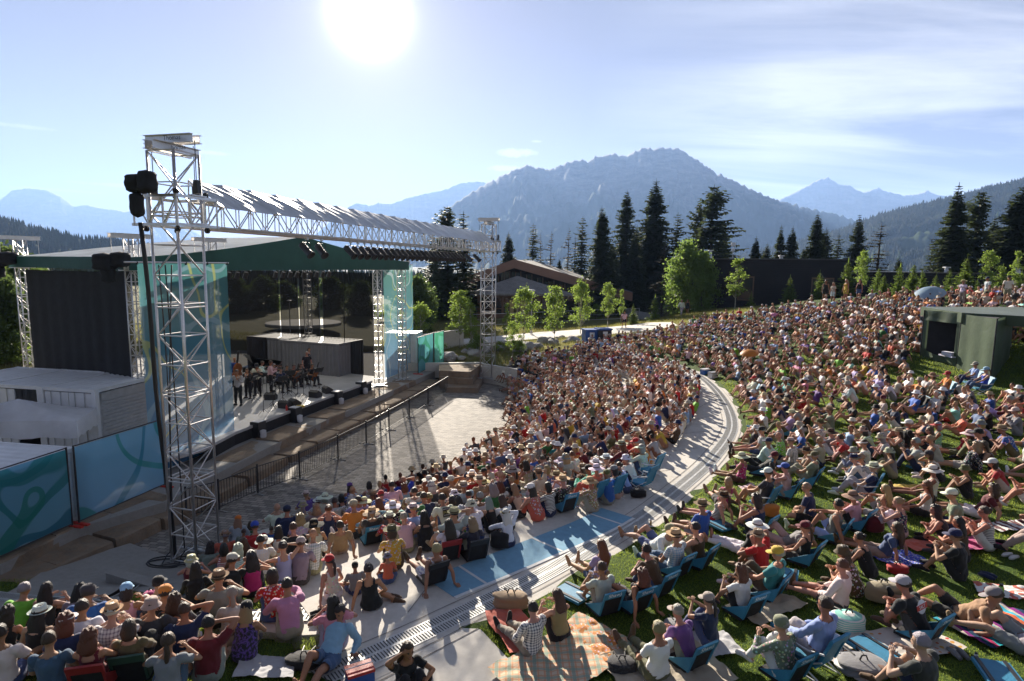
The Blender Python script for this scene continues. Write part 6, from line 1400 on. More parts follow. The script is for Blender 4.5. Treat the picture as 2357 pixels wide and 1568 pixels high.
def mask(kind, ids, T):
    nm = [b[0] for b in BONES]; I = {k: ids == nm.index(k) for k in nm}; tor = I['torso']; ua = I['uL'] | I['uR']; fa = I['fL'] | I['fR']; th = I['tL'] | I['tR']; sh = I['sL'] | I['sR']; ft = I['oL'] | I['oR']
    if kind == 'tee': return (tor & (T > -.05) & (T < .97)) | (ua & (T < .55))
    if kind == 'longsleeve': return (tor & (T > -.05) & (T < .98)) | ua | (fa & (T < .9))
    if kind == 'tank': return (tor & (T > -.05) & (T < .82)) | (tor & (T < .99) & (T >= .8) & STRAP)
    if kind == 'dress': return (tor & (T > -.3) & (T < .82)) | (tor & (T < .99) & (T >= .8) & STRAP) | (th & (T < .78))
    if kind == 'shorts': return (tor & (T < .10)) | (th & (T < .72))
    if kind == 'trousers': return (tor & (T < .10)) | th | (sh & (T < .93))
    if kind == 'shoeL': return I['oL'] | (I['sL'] & (T > .97))
    if kind == 'shoeR': return I['oR'] | (I['sR'] & (T > .97))
    if kind == 'shoes': return ft | (sh & (T > .97))
TMPL = {}
def fingers(m, J, s):
    """four unequal bent fingers and a thumb, rooted in the palm"""
    sg = -1 if s == 'L' else 1; h = J['hd'+s]; q = Vector(h).to_track_quat('Y', 'Z').to_matrix(); X = np.array(q.col[0]); Z = np.array(q.col[2]); b = J['wr'+s]+h*.085
    for k, ln in enumerate((.062, .072, .068, .052)):
        o = b+X*(k-1.5)*.019; p1 = o+h*ln*.5-Z*.006; p2 = o+h*ln*.85-Z*.024; p3 = o+h*ln*.98-Z*.042; m.path([o-h*.02, o, p1, p2, p3], [.009, .0095, .0085, .0075, .006], 5)
    o = J['wr'+s]+h*.035-X*sg*.030; m.path([o, o-X*sg*.022+h*.018-Z*.006, o-X*sg*.03+h*.045-Z*.015], [.012, .0105, .008], 5)
def template(pz_, w):
    key = (pz_, w)
    if key in TMPL: return TMPL[key]
    P = POSES[pz_]; m, J = rawbody(P, w); V, Nn, F = remesh(m, .017, 2); ids, T = classify(V, J)
    d = dict(J=J, P=P, V=V, N=Nn, F=F, ids=ids, T=T, G={}); HM = headframe(P, J); R = HM.to_3x3(); hc = HM.translation
    # body mesh with face details and fingers
    ex = MB()
    for s in 'LR': fingers(ex, J, s)
    nf = len(ex.f)
    def hb(c_, r): ex.ball(hc+R@Vector(c_), r, 8, 5, R)
    for s in (-1, 1): hb((s*.030, .083, .014), (.012, .006, .007)); hb((s*.031, .087, .032), (.017, .006, .004))
    ne = len(ex.f); hb((0, .092, -.052), (.022, .007, .006)); nl = len(ex.f)
    me = bpy.data.meshes.new('person_body'); v = [tuple(q) for q in V.astype(float)]+ex.v; b = len(V); f = [tuple(q) for q in F.tolist()]+[tuple(i+b for i in q) for q in ex.f]
    me.from_pydata(v, [], f); me.polygons.foreach_set('use_smooth', [True]*len(f)); mi = [0]*(len(F)+nf)+[1]*(ne-nf)+[2]*(nl-ne); me.polygons.foreach_set('material_index', mi)
    for q in ('skin', 'eye', 'lip'): me.materials.append(M[q])
    me.update(); d['body'] = me; d['HM'] = HM; TMPL[key] = d; return d
OFF = {'tee': .017, 'longsleeve': .018, 'tank': .011, 'dress': .016, 'shorts': .022, 'trousers': .019, 'shoes': .010, 'shoeL': .010, 'shoeR': .010}
def garment(t, kind):
    if kind in t['G']: return t['G'][kind]
    global STRAP
    V, Nn, F = t['V'], t['N'], t['F']; J = t['J']; STRAP = np.abs(np.abs(V[:, 0]-J['neck'][0])-.085) < .022
    k = mask(kind, t['ids'], t['T']); fk = k[F].sum(1) >= 3; f = F[fk]; use = np.unique(f); mp = -np.ones(len(V), int); mp[use] = np.arange(len(use)); v = V[use].astype(float).copy(); n_ = Nn[use]
    off = OFF[kind]; nz = np.array([noise.noise(Vector(q*9.)+Vector((3, 1, len(kind)))) for q in v]); nz2 = np.array([noise.noise(Vector((q[0]*22, q[1]*22, q[2]*9))) for q in v])
    v = v+n_*(off+nz*off*.85+nz2*.009*(kind not in ('shoeL', 'shoeR', 'tank')))[:, None]
    if kind[:4] == 'shoe': v[:, 2] = np.maximum(v[:, 2], v[:, 2].min()+.004)
    me = np_mesh(kind, v, mp[f], M['cloth']); t['G'][kind] = me; return me
# ---- hair and hats in head space (origin = head centre, +Y = face)
HM_ = {}
def hairmesh(kind):
    if kind in HM_: return HM_[kind]
    m = MB(); n, k = 26, 16; vs = []; fs = []
    amp = {'curly': .030, 'short': .011, 'grey': .011, 'long': .014, 'pony': .008, 'bun': .008, 'bob': .014, 'buzz': .003}[kind]; big = {'curly': 1.22, 'buzz': 1.03}.get(kind, 1.11)
    for i in range(k+1):
        a = math.pi*i/k
        for j in range(n):
            t = 2*math.pi*j/n; q = Vector((math.sin(a)*math.cos(t), math.sin(a)*math.sin(t), math.cos(a))); lowz = {'short': -.25, 'grey': -.25, 'buzz': -.2, 'curly': -.75, 'long': -.95, 'bob': -.95, 'pony': -.3, 'bun': -.3}[kind]
            face = q.y > .30 and q.z < .42
            side_ = q.z < lowz or (q.y > .05 and q.z < -.1 and kind not in ('long', 'bob', 'curly'))
            r = .6 if face else (.8 if side_ else big); nz = 1+amp*10*noise.noise(q*(5 if kind != 'curly' else 4)+Vector((len(kind), 0, 0)))*(r > 1)
            vs.append((q.x*.078*r*nz, -.008+q.y*.098*r*nz, .018+q.z*.104*r*nz))
    for i in range(k):
        for j in range(n): fs.append((i*n+j, (i+1)*n+j, (i+1)*n+(j+1) % n, i*n+(j+1) % n))
    m.add(vs, fs)
    def lock(pts, rx, ry, seed):
        V_ = []; n2 = 14
        for i, p in enumerate(pts):
            for j in range(n2):
                t = 2*math.pi*j/n2; w_ = 1+.30*noise.noise(Vector((math.cos(t)*4, math.sin(t)*4+i*.7, seed))); V_.append((p[0]+rx[i]*w_*math.cos(t), p[1]+ry[i]*w_*math.sin(t), p[2]))
        f_ = []
        for i in range(len(pts)-1):
            for j in range(n2): f_.append((i*n2+j, i*n2+(j+1) % n2, (i+1)*n2+(j+1) % n2, (i+1)*n2+j))
        f_ += [tuple((len(pts)-1)*n2+j for j in range(n2))]; m.add(V_, f_)
    if kind == 'long': lock([(0, -.045, .03), (0, -.065, -.05), (0, -.085, -.13), (.01, -.095, -.22), (0, -.10, -.31), (0, -.095, -.40)], [.085, .104, .118, .115, .10, .05], [.062, .055, .046, .040, .032, .015], 1)
    if kind == 'bob': lock([(0, -.03, .03), (0, -.04, -.05), (0, -.045, -.12), (0, -.04, -.15)], [.085, .094, .085, .06], [.07, .07, .06, .04], 2)
    if kind == 'curly': lock([(0, -.03, .03), (0, -.05, -.06), (0, -.06, -.15), (0, -.06, -.21)], [.09, .12, .12, .06], [.07, .08, .08, .04], 3)
    if kind == 'pony': lock([(0, -.10, .02), (0, -.125, -.02), (.01, -.135, -.10), (0, -.13, -.2), (0, -.125, -.27)], [.02, .032, .034, .028, .008], [.02, .03, .03, .024, .008], 4)
    if kind == 'bun': m.ball((0, -.10, .07), (.042, .038, .04), 12, 8)
    o = bpy.data.meshes.new('hair'); o.from_pydata(m.v, [], m.f); o.polygons.foreach_set('use_smooth', [True]*len(m.f)); o.materials.append(M['hair']); o.update(); HM_[kind] = o; return o
HT = {}
def hatmesh(kind):
    if kind in HT: return HT[kind]
    m = MB(); band = None; n = 26
    def brim(r0, r1, z0, wav=.006, droop=0., sy=1.1):
        vs = []; fs = []
        for i in range(5):
            r = r0+(r1-r0)*i/4
            for j in range(n):
                t = 2*math.pi*j/n; vs.append((r*math.cos(t), r*math.sin(t)*sy, z0-droop*(i/4)**1.5+wav*math.sin(t*3+1)*(i/4)+wav*.6*math.sin(t*7)*(i/4)))
        for i in range(4):
            for j in range(n): fs.append((i*n+j, i*n+(j+1) % n, (i+1)*n+(j+1) % n, (i+1)*n+j))
        m.add(vs, fs)
    if kind == 'cap':
        m.lathe([(.092, .030), (.096, .055), (.090, .092), (.066, .125), (.03, .140), (0, .143)], n, None, 1, 1.14)
        vs = []; fs = []
        for i in range(9):
            t = math.radians(28+(152-28)*i/8)
            for k, r in enumerate((.088, .13, .168)):
                rr_ = r if k < 2 else .115+.065*math.sin(math.radians(180*i/8))**.6; vs.append((math.cos(t)*rr_*.9, math.sin(t)*rr_*1.14, .034-.018*k*.5+.006*math.sin(math.radians(180*i/8))))
        fs = [(i*3+k, i*3+k+1, (i+1)*3+k+1, (i+1)*3+k) for i in range(8) for k in range(2)]; m.add(vs, fs)
        m.ball((0, 0, .143), .008, 6, 4)
    elif kind == 'visor':
        m.lathe([(.094, .030), (.097, .065), (.093, .066)], n, None, 1, 1.12); vs = []
        for i in range(9):
            t = math.radians(28+(152-28)*i/8)
            for k, r in enumerate((.088, .14)): rr_ = r if k < 1 else .115+.065*math.sin(math.radians(180*i/8))**.6; vs.append((math.cos(t)*rr_*.9, math.sin(t)*rr_*1.14, .034-.012*k))
        m.add(vs, [(i*2, i*2+1, i*2+3, i*2+2) for i in range(8)])
    elif kind == 'sunhat': m.lathe([(.092, .035), (.092, .07), (.086, .11), (.06, .138), (0, .145)], n, None, 1, 1.1); brim(.09, .215, .036, .010, .035); band = (.094, .04, .062)
    elif kind == 'straw': m.lathe([(.092, .040), (.090, .10), (.082, .138), (.05, .146), (.03, .128), (0, .125)], n, None, 1, 1.15); brim(.09, .175, .041, .006, -.012, 1.12); band = (.095, .043, .068)
    elif kind == 'fedora': m.lathe([(.092, .040), (.089, .09), (.078, .135), (.06, .142), (.03, .122), (0, .120)], n, None, .96, 1.15); brim(.09, .142, .041, .003, -.012, 1.14); band = (.095, .043, .07)
    elif kind == 'bucket': m.lathe([(.138, -.002), (.094, .045), (.090, .09), (.080, .115), (0, .120)], n, None, 1, 1.1)
    elif kind == 'beanie': m.lathe([(.086, .0), (.092, .03), (.092, .07), (.078, .11), (.04, .135), (0, .142)], n, None, 1, 1.15)
    me = bpy.data.meshes.new('hat'); me.from_pydata(m.v, [], m.f); me.polygons.foreach_set('use_smooth', [True]*len(m.f)); me.materials.append(M['straw']); me.update(); bm_ = None
    if band: b = MB(); b.lathe([(band[0], band[1]), (band[0]-.001, band[2])], n, None, 1, 1.13); bm_ = bpy.data.meshes.new('hat_band'); bm_.from_pydata(b.v, [], b.f); bm_.materials.append(M['cloth']); bm_.update()
    HT[kind] = (me, bm_); return HT[kind]
_g = MB()
for s in (-1, 1): _g.ball((s*.031, .092, .012), (.023, .006, .016), 10, 6)
_g.path([(-.078, .0, .014), (-.072, .07, .016), (-.05, .092, .02), (.05, .092, .02), (.072, .07, .016), (.078, .0, .014)], .003, 4)
GL = bpy.data.meshes.new('sunglasses'); GL.from_pydata(_g.v, [], _g.f); GL.materials.append(simple('dark_lens', (.01, .01, .012), .15)); GL.update()
COL = {'white': (.72, .71, .70), 'cream': (.62, .57, .46), 'black': (.014, .014, .016), 'charcoal': (.045, .045, .05), 'grey': (.22, .22, .23), 'lightgrey': (.42, .42, .44), 'navy': (.018, .028, .085), 'blue': (.03, .10, .38), 'lightblue': (.28, .42, .62), 'royal': (.02, .06, .50), 'teal': (.04, .26, .27), 'aqua': (.22, .55, .48),
       'green': (.04, .16, .05), 'lime': (.18, .48, .05), 'olive': (.12, .12, .05), 'sage': (.20, .25, .16), 'red': (.42, .018, .02), 'maroon': (.13, .012, .022), 'coral': (.60, .13, .08), 'pink': (.60, .22, .36), 'palepink': (.62, .42, .44), 'magenta': (.42, .02, .16), 'purple': (.14, .06, .28), 'lilac': (.38, .32, .55), 'yellow': (.62, .42, .05), 'orange': (.62, .22, .04), 'brown': (.10, .055, .03), 'tan': (.32, .22, .13), 'khaki': (.30, .25, .16), 'beige': (.42, .36, .27), 'denim': (.06, .10, .20), 'straw': (.52, .40, .22)}
HC = {'black': (.008, .007, .007), 'dark': (.022, .014, .010), 'brown': (.060, .032, .016), 'auburn': (.13, .04, .015), 'red': (.26, .07, .02), 'blond': (.32, .22, .11), 'grey': (.28, .27, .26), 'white': (.55, .54, .52)}
SK = [(.42, .215, .135), (.36, .18, .11), (.47, .26, .18), (.30, .145, .085), (.22, .11, .065)]
PSEL = {'standing': 'stand'}
WORDS = {'hug': 'hugging their knees', 'kneehands': 'with hands on raised knees', 'cross': 'sitting cross-legged', 'out': 'leaning back on both hands', 'outlap': 'with legs stretched out', 'chair': 'in a low chair', 'high': 'in a beach chair', 'step': 'perched on a concrete step', 'shade': 'shading their eyes with one hand', 'clap': 'clapping', 'recline': 'lying back with legs out', 'oneknee': 'with one knee up', 'side': 'sitting sideways propped on one arm', 'chin': 'resting chin on hand', 'stand': 'standing', 'walk': 'walking', 'violin': 'standing playing a violin', 'seatplay': 'seated playing'}
DARK = {k: Vector((-11.5, 31, 0)) for k in ('a',)}
LABELS = {}; PLIST = []
def person(loc, pz_, sex, hair, haircol, hat, hatcol, top, topcol, bot='shorts', botcol='denim', pattern=None, face=None, turn=0, scale=None, where='', glasses=False, child=False, skin=None, group=None, label=None, shoes='black', name='person'):
    w = 1 if sex == 'f' else 0; t = template(pz_, w); r = random.Random(len(PLIST)*7+3)
    tgt = face or Vector((-11.5, 31, 0)); d = Vector(tgt)-Vector(loc); rz = math.atan2(d.y, d.x)-math.pi/2+math.radians(turn+r.uniform(-9, 9))
    s = scale or (r.uniform(.97, 1.06) if not w else r.uniform(.95, 1.03)); s = s*(.68 if child else 1)
    o = mesh_obj('person', t['body'], None, loc, rz); wd = r.uniform(.95, 1.12); o.scale = (s*wd, s*wd**.5, s); sk = SK[skin if skin is not None else (0, 0, 1, 1, 2, 2, 3)[r.randrange(7)]]; sk = tuple(x*r.uniform(.9, 1.1) for x in sk); o.color = sk+(1,)
    def kid(nm, me, c, mt=None, M4=None, par=o):
        k = mesh_obj(nm, me, par); k.color = tuple(x*r.uniform(.85, 1.15) for x in c)+(1,)
        if mt: k.material_slots[0].link = 'OBJECT'; k.material_slots[0].material = mt
        if M4 is not None: k.matrix_local = M4
        return k
    nm = {'tee': 'shirt', 'longsleeve': 'shirt', 'tank': 'top', 'dress': 'dress'}[top]
    kid(nm, garment(t, top), COL[topcol], M['cloth_'+pattern] if pattern else None)
    if top != 'dress': kid(bot, garment(t, bot), COL[botcol])
    if shoes: kid('shoe', garment(t, 'shoeL'), COL[shoes]); kid('shoe', garment(t, 'shoeR'), COL[shoes])
    if hair != 'bald': kid('hair', hairmesh(hair), HC[haircol], None, t['HM'])
    if hat:
        hm, bm_ = hatmesh(hat); h = kid('hat', hm, COL[hatcol], M['cloth'] if hat in ('cap', 'bucket', 'beanie', 'visor') else None, t['HM'])
        if bm_: kid('hat_band', bm_, COL['brown'] if hatcol not in ('brown', 'black') else COL['black'], None, None, h)
    if glasses: kid('sunglasses', GL, (0, 0, 0), None, t['HM'])
    who = ('child' if child else ('woman' if w else 'man'))
    hw = {'long': 'long ', 'bob': 'bobbed ', 'curly': 'curly ', 'pony': 'ponytailed ', 'bun': 'bunned ', 'short': 'short ', 'grey': '', 'buzz': 'cropped '}.get(hair, '')
    hatw = {'cap': ' cap', 'visor': ' visor', 'sunhat': ' wide sun hat', 'straw': ' brimmed straw hat', 'fedora': ' fedora', 'bucket': ' bucket hat', 'beanie': ' headscarf'}
    CW = {'lightgrey': 'light grey', 'lightblue': 'light blue', 'palepink': 'pale pink', 'royal': 'bright blue', 'straw': 'straw-coloured', 'magenta': 'magenta'}
    cw = lambda c: CW.get(c, c)
    head = (cw(hatcol)+hatw[hat]) if hat else ('bald head' if hair == 'bald' else hw+haircol+' hair')
    pat = {'plaid': 'plaid ', 'stripe': 'striped ', 'print': 'printed ', 'lace': 'patterned ', None: ''}[pattern]
    tw = {'tee': 't-shirt', 'longsleeve': 'long-sleeved shirt', 'tank': 'tank top', 'dress': 'dress'}[top]
    lab = label or f"{who} with {head} in {cw(topcol)} {pat}{tw}"
    o['_w'] = where; o['_p'] = pz_; o['_b'] = f"{cw(botcol)} {bot}" if top != 'dress' else 'bare knees'
    tag(o, lab, 'person', group or 'audience seated in the open-air theatre'); PLIST.append(o); return o
# ---------------------------------------------------------------- the people one can tell apart, nearest first
# (u, v, pose, sex, hair, haircolour, hat, hatcolour, top, colour, pattern, bottom, colour, extras)
G = 'G'; CH = 'chair'
H = [
 (107,1459,'kneehands','f','long','dark',None,None,'tank','charcoal',None,'shorts','black',''), (174,1469,'hug','f','long','black',None,None,'tee','grey',None,'trousers','black',''), (204,1484,'kneehands','m','short','dark','cap','charcoal','tee','blue',None,'shorts','grey',''),
 (294,1469,'kneehands','f','bob','dark','cap','lightblue','tank','palepink',None,'shorts','denim',''), (352,1456,'hug','m','short','black','cap','black','tee','yellow','plaid','shorts','khaki',''), (383,1479,'kneehands','m','short','dark','cap','orange','tee','black',None,'shorts','black',''),
 (408,1492,'outlap','m','curly','brown',None,None,'tee','charcoal',None,'trousers','black',''), (429,1523,'shade','m','short','brown',None,None,'tee','navy',None,'shorts','beige','g'), (505,1441,'kneehands','m','short','brown','fedora','tan','tee','grey',None,'trousers','charcoal',''),
 (562,1520,'hug','f','long','blond','beanie','black','dress','purple','lace','shorts','purple',''), (480,1566,'shade','m','short','black',None,None,'tee','maroon',None,'shorts','plaid' if 0 else 'grey','g'), (388,1606,'kneehands','f','pony','brown',None,None,'tee','grey',None,'shorts','denim','g'),
 (87,1528,'cross','f','long','black','fedora','white','tank','black',None,'shorts','lightgrey',''), (16,1525,'cross','f','curly','dark',None,None,'tank','black',None,'trousers','black',''), (189,1525,'cross','m','short','dark',None,None,'longsleeve','white',None,'shorts','navy','chair'),
 (281,1505,'kneehands','m','short','blond',None,None,'tank','white',None,'shorts','charcoal','k'), (124,1600,'outlap','m','short','brown',None,None,'tee','denim',None,'shorts','khaki','g'), (226,1585,'chair','f','curly','auburn',None,None,'tank','maroon',None,'shorts','black','rc'),
 (314,1561,'chair','f','bob','brown',None,None,'longsleeve','olive',None,'trousers','black','gc'), (12,1585,'outlap','m','short','dark',None,None,'tee','white',None,'shorts','denim',''), (452,1408,'hug','f','long','black',None,None,'longsleeve','black',None,'trousers','black',''),
 (518,1343,'kneehands','f','bob','black',None,None,'tank','magenta','stripe','shorts','denim',''), (482,1333,'hug','m','curly','dark',None,None,'tee','grey',None,'trousers','navy',''), (528,1390,'hug','m','short','black','cap','lightgrey','tee','black',None,'shorts','sage',''),
 (582,1372,'kneehands','f','long','black',None,None,'tank','magenta',None,'trousers','black',''), (563,1328,'kneehands','f','long','brown',None,None,'tank','purple',None,'shorts','denim',''), (590,1293,'hug','m','short','dark','cap','royal','tee','red',None,'shorts','charcoal',''),
 (548,1256,'cross','f','long','blond','beanie','orange','longsleeve','lightgrey',None,'trousers','grey',''), (576,1246,'cross','f','long','brown',None,None,'tank','green','print','shorts','denim','k'), (560,1270,'cross','m','short','brown',None,None,'tee','grey',None,'shorts','navy','k'),
 (625,1265,'kneehands','m','short','brown',None,None,'tee','blue',None,'shorts','denim','k'), (644,1294,'hug','f','long','black',None,None,'tank','white',None,'trousers','black',''), (661,1247,'hug','m','short','black','cap','navy','tee','navy',None,'shorts','grey',''),
 (692,1268,'hug','f','curly','blond',None,None,'tee','lilac','print','shorts','denim',''), (679,1300,'hug','m','short','brown',None,None,'tee','black',None,'shorts','black',''), (729,1286,'hug','f','long','blond','sunhat','black','tank','cream',None,'trousers','black',''),
 (757,1240,'kneehands','f','bun','auburn',None,None,'tank','navy',None,'shorts','navy',''), (783,1272,'out','m','short','dark',None,None,'tee','tan',None,'shorts','khaki',''), (749,1204,'cross','f','bob','grey','sunhat','white','longsleeve','cream',None,'trousers','beige',''),
 (773,1216,'hug','f','short','dark',None,None,'tee','lightgrey','print','trousers','grey',''), (791,1202,'hug','f','bob','black',None,None,'tank','black',None,'trousers','black',''), (810,1172,'hug','f','long','dark','cap','purple','tank','purple',None,'shorts','black',''),
 (817,1190,'hug','m','bald','grey',None,None,'tee','blue','print','shorts','navy',''), (826,1216,'kneehands','m','short','dark',None,None,'tee','lilac',None,'shorts','khaki',''), (842,1214,'kneehands','f','short','grey','sunhat','cream','tee','black','lace','shorts','white',''),
 (854,1250,'chair','m','short','grey','straw','straw','tee','charcoal',None,'shorts','grey','c'), (884,1204,'hug','m','short','brown','cap','red','tee','blue',None,'shorts','beige',''), (854,1169,'hug','f','bob','dark',None,None,'tank','white',None,'shorts','denim',''),
 (907,1182,'hug','m','short','dark',None,None,'longsleeve','palepink',None,'trousers','navy',''), (933,1163,'shade','m','bald','brown',None,None,'tee','royal',None,'shorts','black',''), (951,1192,'chair','f','short','dark',None,None,'tee','white',None,'trousers','tan','c'),
 (981,1172,'clap','f','long','red',None,None,'tee','charcoal',None,'shorts','black',''), (981,1216,'hug','m','short','brown',None,None,'tee','navy',None,'shorts','beige',''), (984,1266,'hug','f','long','black',None,None,'dress','black',None,'shorts','black',''),
 (1028,1227,'hug','m','short','dark',None,None,'tee','white',None,'shorts','denim','J'), (1067,1224,'hug','f','long','dark',None,None,'tank','black',None,'trousers','charcoal',''), (1134,1226,'hug','f','long','grey',None,None,'tank','black',None,'trousers','black',''),
 (1169,1221,'hug','f','long','brown',None,None,'longsleeve','white',None,'trousers','black',''), (1197,1190,'hug','f','long','blond',None,None,'tank','cream',None,'trousers','charcoal',''), (936,1270,'chin','m','grey','grey',None,None,'longsleeve','palepink',None,'trousers','khaki',''),
 (1028,1288,'chair','f','long','dark',None,None,'tee','white',None,'shorts','denim','rc'), (1090,1286,'kneehands','f','curly','blond',None,None,'longsleeve','charcoal',None,'shorts','beige','kc'), (768,1376,'side','f','pony','dark','cap','red','tank','cream','print','shorts','white','T25'),
 (819,1367,'cross','m','short','dark','beanie','black','tee','grey',None,'shorts','navy','k'), (855,1400,'side','f','bun','dark',None,None,'dress','black',None,'shorts','black',''), (893,1341,'cross','f','short','brown','bucket','grey','tee','coral',None,'shorts','denim','k'),
 (907,1309,'hug','f','bob','brown','straw','olive','tee','yellow','print','trousers','brown',''), (994,1341,'out','f','short','blond',None,None,'dress','lightgrey','stripe','shorts','white','kc'), (656,1347,'shade','f','bun','dark',None,None,'tank','lilac',None,'shorts','denim',''),
 (692,1344,'hug','m','short','brown','cap','beige','tee','grey',None,'trousers','charcoal',''), (633,1428,'hug','f','bob','dark',None,None,'tee','red','print','trousers','denim',''), (668,1466,'chin','m','short','dark',None,None,'longsleeve','pink',None,'shorts','beige',''),
 (770,1496,'kneehands','f','long','dark',None,None,'tee','pink',None,'trousers','lightgrey',''), (756,1530,'recline','m','short','dark',None,None,'longsleeve','lightblue',None,'shorts','denim','T150B'), (930,1600,'shade','f','long','brown',None,None,'tee','black',None,'trousers','black','T200'),
 (1238,1197,'hug','f','long','dark','cap','white','tank','coral','print','trousers','coral',''), (1297,1176,'clap','f','short','grey','straw','straw','tee','charcoal','print','trousers','black','c'), (1365,1160,'high','f','short','grey','sunhat','white','longsleeve','coral',None,'trousers','coral','bc'),
 (1224,1506,'outlap','m','short','dark',None,None,'longsleeve','navy','plaid','trousers','khaki',''), (1288,1472,'kneehands','f','long','brown',None,None,'tank','tan',None,'shorts','black',''), (1381,1343,'outlap','f','long','auburn',None,None,'tee','lilac',None,'shorts','denim','B'),
 (1388,1410,'kneehands','m','short','brown',None,None,'tee','lightgrey',None,'shorts','beige','c'), (1456,1404,'out','f','curly','auburn',None,None,'tank','black',None,'shorts','black','c'), (1511,1368,'chin','m','short','dark',None,None,'tee','brown',None,'trousers','denim','cg'),
 (1551,1325,'outlap','m','short','dark','straw','straw','tee','lightblue','plaid','trousers','denim','c'), (1606,1305,'kneehands','m','short','dark',None,None,'tank','brown',None,'trousers','khaki','c'), (1612,1242,'outlap','m','short','brown','straw','tan','tee','blue',None,'shorts','grey',''),
 (1643,1202,'out','f','pony','brown','straw','brown','tank','brown','stripe','shorts','red',''), (1632,1484,'clap','f','pony','dark','cap','beige','tee','navy',None,'trousers','denim','g'), (1583,1535,'hug','m','grey','grey','visor','beige','tee','purple',None,'shorts','grey','c'),
 (1511,1562,'outlap','f','short','blond',None,None,'tee','white',None,'trousers','olive','g'), (1708,1418,'kneehands','f','curly','auburn',None,None,'tee','white',None,'shorts','black','c'), (1763,1378,'chair','m','grey','grey','cap','yellow','tee','teal',None,'trousers','brown','c'),
 (1930,1402,'outlap','m','short','auburn',None,None,'longsleeve','white',None,'shorts','charcoal','g'), (1970,1370,'hug','f','long','brown','bucket','brown','dress','brown','print','shorts','brown',''), (2002,1326,'hug','f','bun','dark',None,None,'tank','black',None,'trousers','black',''),
 (2031,1283,'out','f','long','brown',None,None,'tee','denim',None,'shorts','khaki','g'), (1847,1298,'outlap','f','pony','brown','cap','maroon','tank','black',None,'shorts','charcoal','cg'), (1913,1246,'oneknee','m','short','black',None,None,'tank','grey',None,'shorts','lightblue','cg'),
 (1810,1262,'recline','m','short','brown','cap','maroon','tee','grey',None,'trousers','beige',''), (1967,1220,'kneehands','f','short','brown','sunhat','tan','tee','palepink',None,'shorts','black','c'), (1745,1235,'kneehands','m','curly','dark',None,None,'tank','navy',None,'shorts','denim','c'),
 (1754,1178,'high','m','short','dark','cap','white','tee','charcoal',None,'shorts','khaki','bc'), (2178,1254,'hug','f','curly','dark',None,None,'tank','charcoal',None,'shorts','black','g'), (2270,1263,'kneehands','f','bun','brown',None,None,'tank','grey','stripe','shorts','white','g'),
 (2126,1186,'outlap','f','long','auburn',None,None,'tank','white',None,'shorts','black','g'), (2204,1333,'kneehands','m','short','brown','cap','navy','tee','black',None,'shorts','black',''), (2204,1432,'recline','m','short','brown','cap','grey','tee','tan',None,'shorts','black',''),
 (2114,1474,'hug','m','short','dark','cap','lightgrey','tee','black',None,'shorts','charcoal','cS'), (1872,1546,'high','m','short','brown',None,None,'longsleeve','lightblue',None,'trousers','lightgrey','bcg'), (1803,1564,'kneehands','f','short','grey','beanie','sage','longsleeve','sage','print','trousers','white','c'),
 (2126,1622,'kneehands','m','grey','grey',None,None,'tee','charcoal',None,'shorts','navy',''), (2352,1500,'recline','m','short','dark',None,None,'tee','lightgrey',None,'shorts','grey',''), (2214,1290,'shade','f','long','black',None,None,'tank','brown',None,'shorts','black','lace' if 0 else ''),
 (1704,1109,'outlap','f','short','brown','sunhat','cream','tank','magenta','print','shorts','brown',''), (1664,1164,'out','f','bob','blond',None,None,'tank','magenta',None,'shorts','black','T-40'), (1747,1094,'recline','m','short','brown','cap','maroon','tee','charcoal',None,'trousers','black','c'),
 (1750,1048,'outlap','m','grey','grey','cap','black','tee','navy','stripe','shorts','denim',''), (1857,1118,'chair','m','grey','grey','cap','olive','tee','sage',None,'trousers','khaki','c'), (1808,1146,'clap','f','short','dark','cap','blue','tank','palepink',None,'shorts','grey','c'),
 (1808,1005,'chair','m','short','brown','straw','cream','tee','lilac',None,'trousers','olive','c'), (1955,1070,'chin','m','short','dark',None,None,'tee','red',None,'shorts','khaki','c'), (1909,996,'clap','m','short','brown','straw','tan','tee','sage',None,'shorts','beige',''),
 (1888,1029,'clap','m','short','brown','straw','olive','tee','maroon','plaid','shorts','khaki',''), (1992,1030,'clap','f','long','brown','cap','brown','tee','lightgrey',None,'shorts','beige',''), (2060,987,'kneehands','m','short','dark',None,None,'tee','navy',None,'shorts','white','g'),
 (2112,1085,'kneehands','m','short','grey',None,None,'tee','lightgrey',None,'trousers','navy','g'), (2139,1048,'clap','f','long','brown',None,None,'tank','black','print','shorts','black','g'), (2161,1106,'chin','f','bob','brown','cap','charcoal','tank','cream',None,'shorts','black',''),
 (2256,1063,'kneehands','m','short','black','cap','black','tee','denim',None,'trousers','olive','g'), (2277,1030,'hug','f','bob','blond','bucket','grey','tank','lilac',None,'shorts','black',''), (2284,1085,'hug','f','long','brown',None,None,'tank','brown',None,'trousers','black',''),
 (2308,1131,'hug','f','bob','dark','cap','white','tee','red',None,'shorts','beige','g'), (2225,1146,'kneehands','f','short','brown','bucket','olive','tank','black',None,'shorts','black','g'), (1986,1119,'hug','f','short','grey','fedora','navy','longsleeve','white',None,'trousers','denim',''),
 (1989,1152,'chair','m','short','grey','straw','cream','tee','navy',None,'trousers','lightgrey','bc'), (2001,1116,'hug','f','short','blond',None,None,'tee','navy','stripe','trousers','white',''), (1992,1081,'kneehands','f','short','brown','visor','white','tee','white','print','shorts','black',''),
 (2200,971,'cross','f','short','brown',None,None,'tank','white',None,'trousers','red','g'), (2250,965,'chin','f','short','dark',None,None,'tee','white',None,'shorts','beige',''), (2305,975,'chair','m','grey','grey',None,None,'longsleeve','maroon',None,'trousers','lilac','g'),
